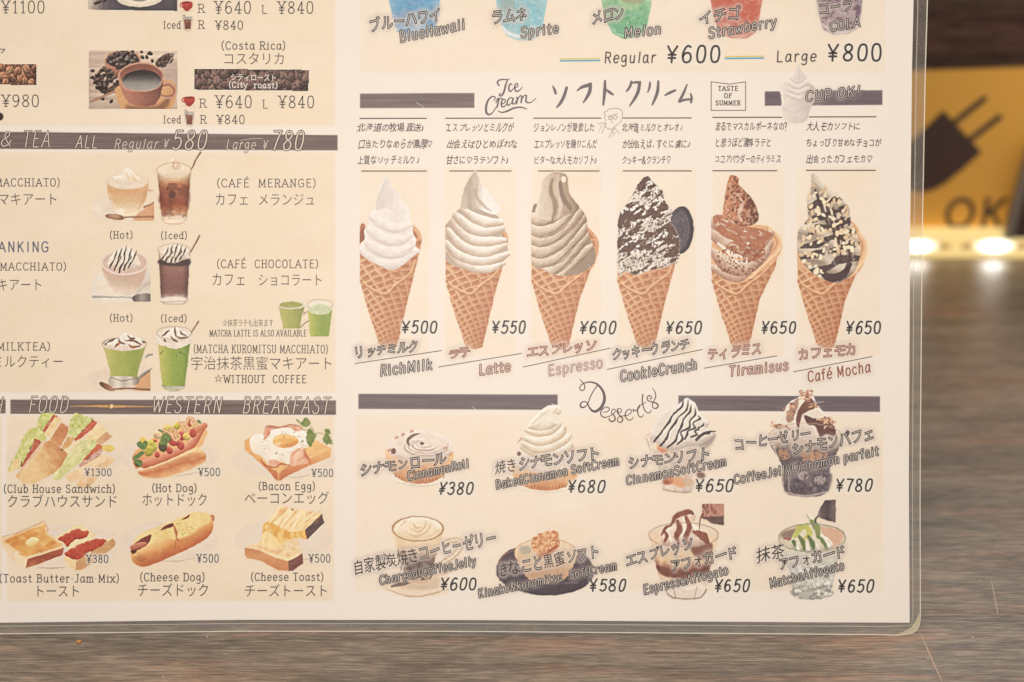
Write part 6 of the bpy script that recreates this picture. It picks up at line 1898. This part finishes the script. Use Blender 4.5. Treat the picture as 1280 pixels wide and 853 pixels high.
d, off, al = p.line([(190, 500), (250, 480), (330, 460)], [60, 70, 50], want=True); p.put(d, p.mixc(.5-off*.5, (176, 94, 72), (226, 148, 116)))
p.put(p.poly([(165, 540), (200, 530), (240, 545), (190, 575)]), (104, 56, 50), .9)
p.put(p.poly([(510, 300), (560, 250), (655, 220), (645, 260), (560, 290)]), (140, 64, 50)); p.put(p.poly([(750, 182), (790, 150), (838, 122), (825, 160)]), (150, 70, 54))
p.put(p.line([(660, 250), (690, 330), (690, 380), (712, 420)], [16, 28, 12, 16]), (186, 92, 52), .85, soft=2); p.put(p.line([(690, 420), (670, 500), (664, 560)], [6, 18, 5]), (196, 106, 60), .7, soft=2)
for i in range(46):
    x, y = rnd.choice([(540, 300), (780, 260), (820, 360)]); p.put(p.ell(x+rnd.gauss(0, 70), y+rnd.gauss(0, 28), 5, 4), (150, 150, 60), .65)
p.put(p.ell(290, 630, 70, 40, .2), (176, 88, 58), .45, soft=6)
p.mesh('cheese_dog_picture', 'picture of a baked cheese dog')

p = Pic(288, 630, 420, 716).see(285, 630, 9.143)
plate(p, 640, 400, 560, 230)
p.put(p.line([(860, 640), (900, 632), (920, 622)], [3, 8, 3]), (170, 152, 138), .8)
p.put(p.poly([(195, 495), (400, 420), (600, 470), (830, 520), (850, 570), (690, 660), (560, 620), (430, 570), (370, 540)], smooth=False), crumb_tex(p, (240, 200, 140), (252, 232, 188), 3, 3))
p.put(p.poly([(192, 500), (370, 535), (440, 570), (560, 625), (690, 655), (690, 765), (580, 762), (480, 710), (390, 655), (300, 635), (215, 620), (192, 580)], smooth=False), p.mixc((p.Y-684)/24+(p.nz(5, 9)-.5)*.3, (206, 132, 84), (226, 158, 102), (216, 142, 88)))
p.put(p.poly([(690, 655), (780, 610), (852, 562), (858, 680), (745, 760), (690, 765)], smooth=False), p.mixc(p.nz(5), (120, 74, 68), (160, 96, 78)))
p.put(p.poly([(480, 170), (600, 20), (740, 65), (930, 80), (1078, 110), (1000, 180), (870, 310), (760, 380), (620, 330), (410, 235)], smooth=False), p.mixc(p.nz(14, 3, k=3, rot=-.9, o=4)*1.5-.25, (236, 176, 108), (248, 220, 160), (252, 236, 196)))
p.put(p.poly([(405, 235), (520, 225), (620, 280), (760, 320), (880, 300), (895, 395), (760, 390), (720, 420), (620, 470), (500, 440), (400, 420)], rough=1.5), p.mixc(p.nz(4, 9, k=5, o=4)*1.4-.2, (232, 160, 66), (242, 190, 96), (250, 220, 150)))
p.put(p.poly([(400, 330), (480, 330), (560, 400), (600, 480), (540, 510), (400, 480), (370, 440)], rough=1.4), p.mixc(p.nz(3, 8)+.2, (244, 200, 110), (252, 232, 176)), .9, soft=2)
p.put(p.poly([(620, 440), (700, 400), (800, 400), (820, 480), (830, 560), (740, 530), (640, 520)], rough=2), p.mixc(p.nz(3), (236, 190, 120), (250, 232, 200)), .85, soft=2)
p.put(p.poly([(880, 300), (1075, 115), (1100, 215), (905, 405)], smooth=False), p.mixc(p.nz(6), (92, 70, 70), (116, 88, 82)))
p.put(p.line([(880, 300), (902, 400)], 8, False), (186, 88, 56), .8); p.put(p.line([(740, 66), (730, 60)], 20, False), (176, 80, 56), .8)
for x, y in ((560, 555), (690, 585), (440, 520), (360, 495), (600, 540), (500, 545)): p.put(p.ell(x, y, 24, 14, .3), (232, 176, 108), .6, soft=3)
for i in range(20):
    x, y = rnd.uniform(880, 1040), rnd.uniform(95, 230); p.put(p.line(wob([(x, y), (x+16, y-14), (x+30, y-30)], 5, i), [3, 8, 3]), (216, 140, 84), .5, soft=1.5)
p.mesh('cheese_toast_picture', 'picture of a cheese toast pulled apart')

# ---- desserts
def roll(p, cx, cy, w, h, layers=True):
    """cinnamon roll in its paper case, in view units"""
    p.put(p.ell(cx+10, cy+h*.62, w*1.12, h*.48), (240, 226, 206), .85, soft=3)
    p.put(p.line([(cx-w*.7, cy+h*.98), (cx+10, cy+h*1.1), (cx+w*.8, cy+h*.96)], [2, h*.04, 2]), (206, 186, 166), .7)
    d = p.poly([(cx-w, cy-h*.1), (cx-w*.96, cy+h*.3), (cx-w*.75, cy+h*.75), (cx-w*.3, cy+h*1.0), (cx+w*.35, cy+h*.98), (cx+w*.8, cy+h*.6), (cx+w, cy-h*.05), (cx+w*.6, cy-h*.5), (cx, cy-h*.7), (cx-w*.6, cy-h*.5)])
    (X0, Y0), = p.tp([(cx, cy)]); W, H = w/p.view[2], h/p.view[2]
    t = (p.Y-Y0)/H
    p.put(d, p.mixc(t*.7+.2+(p.nz(6, 4)-.5)*.4, (246, 214, 170), (242, 196, 144), (226, 160, 106), (206, 132, 88)))
    for i in range(15):
        x = cx-w*.72+i*w*.1
        yb = cy+h*(.94-.3*((x-cx)/w)**2)
        p.put(p.line([(x, yb), (x+w*.02, yb-h*.12)], [w*.05, 2], False), (170, 104, 70), .6)
    tp_ = p.poly([(cx-w*.98, cy-h*.1), (cx-w*.7, cy+h*.14), (cx-w*.2, cy+h*.28), (cx+w*.5, cy+h*.2), (cx+w*.98, cy-h*.02), (cx+w*.8, cy-h*.45), (cx+w*.3, cy-h*.72), (cx-w*.3, cy-h*.7), (cx-w*.75, cy-h*.5)], rough=1.6)
    p.put(tp_, p.mixc(p.form(tp_, 8)*.7+.3*p.nz(4), (214, 190, 172), (236, 220, 204), (246, 236, 222)))
    return tp_
p = Pic(474, 534, 582, 620).see(440, 470, 3.765)
tp_ = roll(p, 320, 360, 160, 145)
for a0, r_, c in ((-.3, 1.0, (176, 142, 126)), (0, .78, (196, 164, 146)), (.2, .56, (170, 138, 124)), (.1, .32, (206, 178, 156))):
    pts = [(338+math.cos(a)*120*r_*(1-.04*k), 318+math.sin(a)*52*r_*(1-.04*k)+r_*14) for k, a in enumerate(np.linspace(a0, a0+4.4, 9))]
    p.put(p.line(pts, [1, 6, 9, 5, 8, 6, 2]), c, .75, soft=1.6, clip=tp_)
    pts = [(x+4, y-8) for x, y in pts]
    p.put(p.line(pts, [1, 5, 7, 5, 2]), (250, 240, 228), .6, soft=1.6, clip=tp_)
p.put(p.line([(272, 330), (262, 305), (290, 280), (320, 270)], [4, 14, 12, 3]), (120, 92, 84), .85)
p.put(p.ell(330, 318, 10, 8), (110, 84, 78), .8); p.put(p.ell(196, 354, 12, 14), (130, 88, 76), .9)
for x, y in ((176, 350), (210, 290), (280, 262), (440, 340), (462, 372), (240, 276)): p.put(p.ell(x, y, 10, 5, -.5), (186, 110, 78), .6, soft=2)
p.mesh('dessert_picture', 'picture of a cream topped cinnamon roll')
p = Pic(628, 502, 745, 622).see(640, 500, 7.108)
roll(p, 300, 590, 310, 210)
p.put(p.ell(62, 478, 16, 20), (124, 84, 74), .9); p.put(p.line([(50, 380), (80, 345), (120, 320)], [6, 12, 4]), (190, 120, 90), .7); p.put(p.line([(500, 440), (530, 400), (560, 460)], [8, 16, 8]), (222, 170, 140), .8)
C_ = ((196, 176, 148), (222, 204, 176), (240, 230, 210), (248, 242, 228))
for pts, w_ in (([(90, 420), (200, 470), (330, 480), (470, 440), (520, 400)], [40, 80, 90, 90, 50]), ([(95, 390), (200, 430), (320, 420), (440, 370), (512, 320)], [40, 84, 96, 90, 50]), ([(110, 340), (220, 370), (330, 350), (430, 300), (460, 250)], [40, 80, 90, 80, 50]), ([(130, 270), (230, 290), (340, 270), (410, 220)], [40, 76, 84, 60])):
    d, off, al = p.line(pts, w_, want=True)
    p.put(d, p.mixc(.62-off*.5-np.abs(al-.5)*.25+(p.nz(8, 3, rot=-.3)-.5)*.25, *C_))
    p.put(p.line([(x, y+w_[1]*.42) for x, y in pts], [2, 7, 6, 5, 2][:len(pts)]), (222, 186, 140), .55, soft=1.8)
d = p.poly([(135, 240), (180, 170), (260, 90), (330, 50), (400, 45), (436, 70), (436, 110), (410, 135), (398, 130), (402, 180), (400, 225), (330, 262), (240, 275), (160, 262)])
p.put(d, p.mixc(.2+p.form(d, 10)*.8+(p.nz(4, 10, rot=.7)-.5)*.3, *C_))
p.put(p.line([(405, 130), (388, 100), (392, 76), (412, 74)], [8, 10, 8, 4]), (206, 190, 166), .8); p.put(p.ell(398, 96, 12, 20), (240, 222, 200), .9)
p.put(p.line([(180, 220), (260, 140), (330, 90)], [4, 20, 8]), (206, 188, 160), .5, soft=3)
p.mesh('dessert_picture', 'picture of a soft cream swirl on a baked cinnamon roll')
# glass desserts
p = Pic(804, 496, 898, 620).see(770, 470, 3.765)
d = p.poly([(135, 280), (160, 262), (300, 290), (450, 262), (472, 280), (450, 340), (420, 400), (400, 470), (370, 530), (340, 552), (270, 552), (220, 535), (205, 470), (180, 390), (150, 330)], smooth=False)
p.put(d, p.mixc(p.nz(7, 5, k=2, o=4)*1.4-.2, (214, 172, 136), (236, 216, 194), (206, 188, 172), (244, 230, 212)), .95)
for x, y, r_, c in ((220, 345, 26, (222, 138, 96)), (250, 490, 26, (206, 122, 82)), (300, 500, 34, (232, 160, 110)), (236, 500, 18, (176, 96, 66)), (400, 470, 22, (120, 84, 74)), (340, 500, 30, (214, 180, 150)), (210, 330, 16, (240, 176, 130))):
    p.put(p.ell(x, y, r_, r_*.7, .4), c, .85, soft=2.4)
p.put(p.line([(220, 535), (300, 548), (352, 545)], 6), (150, 116, 98), .5, soft=2); p.put(p.line([(150, 290), (180, 380), (210, 480)], 6), (250, 240, 226), .7, soft=2)
p.put(p.poly([(370, 280), (468, 270), (440, 330), (400, 340)]), (150, 134, 126), .6, soft=3)
dd = p.poly([(330, 105), (372, 130), (395, 180), (440, 215), (430, 250), (470, 270), (400, 320), (340, 335), (250, 350), (160, 290), (180, 240), (200, 190), (250, 150), (300, 130)], rough=1)
p.put(dd, p.mixc(p.form(dd, 12)*.9+.1*p.nz(4), (196, 180, 166), (226, 214, 200), (240, 232, 220)))
DR = (78, 64, 66)
q_ = random.Random(11)
for k in range(7):
    x0_, y0_ = 322+k*19, 112+k*k*3.6+k*4
    x1_, y1_ = 176+k*37, 300+24*math.sin(k*.9)-k*3+22
    pts = []
    for j in range(7):
        t = j/6
        pts.append((x0_+(x1_-x0_)*t+q_.uniform(-7, 7)+(5 if j % 2 else -5), y0_+(y1_-y0_)*t+q_.uniform(-5, 5)))
    p.put(p.line(pts, [4, 10, 6, 12, 7, 12, 8]), DR, .9, clip=dd+1)
    p.put(p.line([(x+8, y+4) for x, y in pts[1:6]], [2, 4, 3, 4, 2]), (248, 242, 232), .55, clip=dd)
p.put(p.line([(380, 300), (420, 268), (468, 262)], [14, 12, 6]), DR, .8)
p.mesh('dessert_picture', 'picture of a cream sundae with chocolate lines in a fluted glass')
p = Pic(958, 484, 1054, 624).see(770, 470, 3.765)
d = p.poly([(715, 270), (740, 250), (1040, 250), (1062, 275), (1055, 330), (1020, 400), (1005, 450), (1000, 545), (960, 568), (890, 572), (815, 562), (790, 540), (790, 450), (760, 380), (725, 330)], smooth=False)
p.put(d, p.mixc((p.Y-540)/50+(p.nz(6)-.5)*.25, (234, 212, 184), (226, 200, 172), (128, 110, 108), (98, 84, 90), (96, 82, 90), (140, 124, 124)), .95)
p.put(p.poly([(800, 450), (1000, 445), (996, 545), (900, 560), (800, 545)]), p.mixc(p.nz(5, k=8, o=4)*1.5-.3, (70, 58, 66), (110, 96, 102), (150, 134, 136)), .8, soft=3)
for x, y, r_ in ((790, 370, 26), (900, 372, 30), (940, 380, 24), (880, 470, 20), (960, 490, 22), (970, 370, 20)):
    p.put((p.nz(2, k=int(x))-.45)*7, (206, 150, 110) if y < 400 else (190, 174, 168), .75, clip=p.ell(x, y, r_*1.3, r_))
p.put(p.line([(790, 545), (890, 566), (1000, 545)], 7), (206, 190, 180), .7); p.put(p.line([(725, 290), (760, 380), (792, 460)], 5), (250, 238, 220), .7); p.put(p.line([(810, 470), (816, 540)], 5), (222, 206, 196), .6)
dd = p.poly([(905, 66), (930, 100), (950, 140), (990, 185), (1030, 235), (1040, 280), (980, 320), (880, 320), (770, 300), (740, 250), (780, 190), (810, 130), (860, 100)])
p.put(dd, p.mixc(p.form(dd, 12)*.9, (206, 184, 162), (232, 216, 198), (244, 234, 220)))
CH = (122, 74, 62)
p.put(p.poly([(880, 130), (910, 110), (945, 130), (940, 150), (880, 180), (862, 240), (850, 270), (845, 220), (855, 170)]), CH, .9, soft=1.4, clip=dd)
p.put(p.poly([(885, 185), (930, 200), (990, 210), (1030, 240), (1030, 285), (990, 275), (960, 290), (940, 240), (900, 225)]), (110, 70, 62), .93, soft=1.4)
p.put(p.poly([(830, 130), (860, 105), (850, 170), (820, 220), (800, 200)]), (160, 108, 88), .7, soft=2)
p.put(p.line([(850, 160), (842, 220), (870, 290)], [3, 12, 4]), (250, 240, 226), .8)
for cx, cy, n, sx, sy in ((900, 90, 34, 28, 20), (990, 210, 36, 30, 18), (820, 150, 14, 30, 30), (760, 235, 16, 24, 12), (920, 140, 10, 30, 12), (800, 240, 8, 20, 20)):
    for i in range(n):
        x, y, a = cx+rnd.gauss(0, sx*.6), cy+rnd.gauss(0, sy*.6), rnd.uniform(0, 3.1)
        p.put(p.line([(x, y), (x+math.cos(a)*12, y+math.sin(a)*8)], 7, False), rnd.choice([(214, 160, 122), (190, 130, 98), (232, 190, 154), (140, 92, 78)]), .95)
p.put(.75-np.abs(p.ell(890, 285, 172, 62))*1.25, (196, 170, 146), .6, clip=270-0*p.X)
p.mesh('dessert_picture', 'picture of a coffee jelly parfait with nuts in a glass')
p = Pic(478, 642, 592, 750).see(440, 620, 3.765)
p.put(p.ell(320, 420, 180, 55), (236, 214, 186), .9, soft=2); p.put(p.line([(160, 440), (300, 475), (470, 430), (496, 385)], [3, 8, 7, 3]), (206, 170, 134), .8); p.put(p.ell(320, 410, 130, 32), (216, 186, 156), .8, soft=4)
p.put(p.line([(190, 425), (250, 410), (290, 395)], [14, 22, 8]), (130, 112, 102)); p.put(p.line([(280, 400), (420, 370), (510, 330)], 12), (226, 196, 160))
for w_, c in ((26, (206, 170, 132)), (14, (238, 218, 188)), (4, (250, 238, 216))):
    p.put(p.line([(440, 220), (470, 210), (505, 212), (510, 240), (480, 280), (420, 320)], w_), c, .8)
d = p.poly([(188, 150), (196, 200), (215, 270), (240, 330), (252, 390), (270, 410), (350, 412), (375, 380), (390, 300), (415, 230), (430, 160)], smooth=False)
p.put(d, p.mixc((p.Y-658)/62, (242, 224, 192), (236, 204, 160), (238, 212, 172), (226, 190, 150), (130, 104, 92), (120, 94, 88), (214, 180, 148)))
p.put((p.nz(4, k=3)-.52)*9, (64, 50, 60), .7, soft=2, clip=p.poly([(240, 318), (388, 318), (370, 390), (250, 390)]))
p.put(p.ell(310, 155, 122, 58), (206, 166, 124)); p.put(p.ell(310, 156, 114, 52), p.mixc(p.nz(6), (236, 206, 162), (248, 230, 198)))
dd = p.poly([(200, 160), (240, 110), (330, 98), (400, 120), (418, 160), (370, 195), (300, 205), (230, 195)])
p.put(dd, p.mixc(p.form(dd, 9)*.8+.2*p.nz(3), (232, 204, 162), (244, 226, 196), (250, 240, 222)), soft=3)
for q in ([(250, 170), (300, 190), (350, 170), (370, 130)], [(270, 150), (310, 170), (340, 150), (350, 120)], [(290, 130), (300, 150), (320, 150)], [(230, 140), (250, 120)]):
    p.put(p.line(q, [3, 10, 8, 3][:len(q)]), (218, 172, 118), .6, soft=2)
p.put(.75-np.abs(p.ell(310, 155, 121, 58))*1.25, (176, 132, 96), .8)
p.put(p.line([(200, 190), (220, 270), (250, 340)], 5), (252, 240, 218), .6, soft=2)
p.mesh('dessert_picture', 'picture of a coffee jelly in a glass cup with a saucer')
p = Pic(618, 658, 746, 748).see(440, 620, 3.765)
d = p.poly([(678, 350), (700, 290), (760, 248), (900, 230), (1050, 250), (1110, 290), (1132, 340), (1125, 400), (1060, 445), (950, 468), (840, 462), (740, 430), (690, 390)])
p.put(d, p.mixc(.5+(p.Y-720)/50+(p.nz(8)-.5)*.2, (96, 80, 84), (76, 62, 72), (84, 70, 82)))
p.put(p.line([(690, 320), (720, 275), (780, 250)], [3, 6, 3]), (190, 130, 110), .7); p.put(p.line([(760, 420), (900, 415), (1060, 408)], 10), (130, 116, 120), .6, soft=2); p.put(p.ell(915, 400, 90, 26), (56, 46, 54), .8, soft=4)
d = p.poly([(765, 270), (790, 230), (850, 208), (980, 205), (1050, 240), (1060, 280), (1030, 350), (990, 400), (900, 415), (840, 400), (800, 350)])
p.put(d, p.mixc((p.Y-676)/40+(p.nz(5)-.5)*.4, (240, 218, 184), (232, 204, 168), (226, 190, 148), (206, 160, 120)))
p.put(p.ell(815, 255, 30, 22), (176, 168, 150), .7, soft=3)
d = p.poly([(845, 215), (870, 185), (930, 165), (965, 175), (975, 230), (940, 270), (890, 300), (860, 270)], rough=3)
p.put(d, p.mixc(p.nz(2, k=4, o=3)*1.6-.3, (190, 110, 70), (228, 164, 112), (246, 210, 162)))
p.put(p.line([(880, 290), (930, 262), (965, 235)], [10, 18, 8]), (170, 76, 46), .7, soft=2)
p.put(.75-np.abs(p.ell(912, 270, 148, 68))*1.25, (206, 160, 118), .6)
p.mesh('dessert_picture', 'picture of a kinako soft cream bowl on a dark plate')
p = Pic(808, 628, 908, 752).see(770, 620, 3.765)
p.put(p.poly([(405, 38), (508, 38), (508, 138), (460, 130), (404, 105)], smooth=False), p.mixc(p.nz(5, 8)*1.5-.3, (120, 72, 66), (206, 150, 126), (150, 84, 70)))
p.put(p.poly([(410, 100), (508, 95), (508, 138), (450, 130)], smooth=False), (112, 84, 80), .9)
d = p.poly([(155, 190), (165, 160), (250, 130), (400, 128), (480, 160), (482, 200), (462, 280), (440, 350), (425, 440), (390, 480), (270, 486), (225, 460), (200, 370), (180, 300)], smooth=False)
p.put(d, p.mixc((p.Y-660)/86+(p.nz(6)-.5)*.15, (232, 214, 192), (236, 206, 172), (242, 214, 180), (240, 200, 150), (150, 92, 70), (226, 190, 160), (240, 226, 208), (226, 208, 190)), .95)
p.put(p.poly([(190, 325), (260, 345), (340, 345), (440, 320), (420, 370), (330, 388), (240, 382), (205, 360)]), p.mixc(p.nz(5), (98, 56, 50), (160, 92, 70)), .93, soft=2)
p.put(p.ell(290, 310, 50, 26), (250, 216, 160), .7, soft=5); p.put(p.poly([(350, 240), (450, 220), (440, 300), (380, 290)]), (130, 76, 64), .85, soft=3)
p.put(p.line([(230, 440), (270, 480), (390, 480), (426, 440)], 6), (130, 96, 78), .7); p.put(p.line([(270, 430), (280, 478)], 5, False), (140, 106, 90), .6); p.put(p.line([(380, 430), (370, 478)], 5, False), (176, 146, 126), .6)
for q in ([(215, 400), (225, 450)], [(300, 420), (340, 440), (380, 425)]): p.put(p.line(q, 8), (250, 240, 226), .7, soft=2)
dd = p.poly([(215, 220), (220, 170), (262, 140), (275, 90), (330, 68), (375, 80), (370, 130), (400, 160), (440, 210), (400, 235), (340, 240), (260, 240)])
p.put(dd, p.mixc(p.form(dd, 10), (196, 160, 136), (232, 206, 182), (246, 232, 214)))
for q, w_ in (([(262, 135), (285, 95), (340, 76), (362, 84)], [10, 26, 26, 12]), ([(290, 120), (300, 160), (285, 190), (296, 225)], [14, 30, 26, 10]), ([(330, 100), (345, 150), (330, 190), (340, 230)], [14, 26, 24, 10]), ([(370, 170), (410, 190), (430, 220)], [20, 40, 22]), ([(225, 160), (240, 190), (228, 215)], [10, 16, 10]), ([(215, 185), (235, 150), (262, 140)], [8, 14, 8])):
    p.put(p.line(q, w_), p.mixc(p.nz(4), (120, 62, 52), (170, 98, 74)), .9, soft=1.6)
for q in ([(250, 180), (262, 215)], [(318, 110), (322, 150), (310, 190)], [(360, 130), (372, 160)]): p.put(p.line(q, 8), (250, 238, 220), .85, soft=1.6)
p.put(p.line([(408, 88), (396, 110), (392, 160)], [10, 6, 4]), (130, 70, 56), .9)
p.put(.75-np.abs(p.ell(318, 185, 163, 58))*1.25, (170, 138, 120), .7)
p.mesh('dessert_picture', 'picture of an espresso affogato in a faceted glass')
p = Pic(972, 623, 1060, 752).see(770, 620, 3.765)
p.put(p.poly([(985, 20), (1034, 18), (1034, 126), (1000, 118), (945, 98), (965, 50)], smooth=False), p.mixc((p.X-1020)/22, (176, 160, 152), (112, 96, 96), (88, 74, 78), (130, 110, 104)))
d = p.poly([(766, 195), (780, 165), (850, 140), (1000, 138), (1070, 165), (1082, 200), (1060, 260), (1040, 320), (1025, 400), (1005, 475), (960, 486), (870, 488), (830, 460), (815, 360), (790, 280)], smooth=False)
p.put(d, p.mixc((p.Y-668)/70+(p.nz(5)-.5)*.25, (214, 190, 160), (222, 212, 180), (214, 214, 196), (196, 198, 188), (206, 204, 192), (186, 182, 170)), .93)
p.put(p.poly([(960, 160), (1050, 160), (1066, 200), (1040, 240), (980, 240)]), (226, 176, 142), .8, soft=4); p.put(p.poly([(776, 190), (800, 165), (850, 160), (830, 210)]), (130, 104, 90), .7, soft=3); p.put(p.line([(792, 202), (822, 204)], 9, False), (186, 84, 66), .9)
p.put((p.nz(5, 3, k=6, o=4)-.52)*10, (140, 136, 126), .6, clip=p.poly([(820, 430), (1020, 420), (1000, 480), (860, 485)])); p.put((p.nz(4, 4, k=9, o=4)-.55)*10, (246, 242, 228), .7, clip=p.poly([(820, 340), (1030, 340), (1000, 480), (850, 480)]))
p.put(p.line([(835, 440), (880, 425), (930, 440), (1000, 420)], 6), (150, 144, 132), .6, soft=1.6)
dd = p.poly([(820, 235), (830, 190), (860, 150), (900, 140), (905, 110), (890, 80), (925, 100), (960, 150), (970, 180), (1000, 200), (1022, 230), (1000, 255), (920, 262), (850, 255)])
p.put(dd, p.mixc(p.form(dd, 9), (190, 180, 150), (226, 216, 190), (244, 236, 216)))
for q, w_, c in (([(840, 190), (870, 150), (900, 150)], [20, 34, 14], (196, 196, 92)), ([(900, 140), (910, 180), (890, 200)], [20, 30, 14], (204, 200, 96)), ([(920, 120), (945, 150), (950, 190)], [20, 34, 18], (140, 150, 84)), ([(835, 215), (845, 232)], 18, (96, 118, 66)), ([(862, 190), (880, 220), (886, 250)], [14, 24, 14], (110, 130, 70)), ([(905, 190), (925, 225), (930, 252)], [12, 26, 14], (100, 124, 72)), ([(950, 190), (975, 215), (990, 245)], [10, 20, 12], (116, 136, 82))):
    p.put(p.line(q, w_), c, .9, soft=1.8)
for q in ([(850, 225), (858, 248)], [(895, 225), (905, 250)], [(940, 222), (955, 248)], [(980, 200), (1005, 235)]): p.put(p.line(q, [6, 14]*1 if len(q) == 2 else 8, False), (246, 238, 218), .9, soft=1.6)
p.put(p.line([(950, 95), (938, 112), (940, 124)], [6, 10, 8]), (70, 86, 56), .9)
p.put(.75-np.abs(p.ell(923, 198, 157, 66))*1.25, (122, 138, 122), .75)
p.mesh('dessert_picture', 'picture of a matcha affogato in a clear glass')

flush_halos()
bpy.data.objects.remove(_to)
bpy.data.curves.remove(_tc)
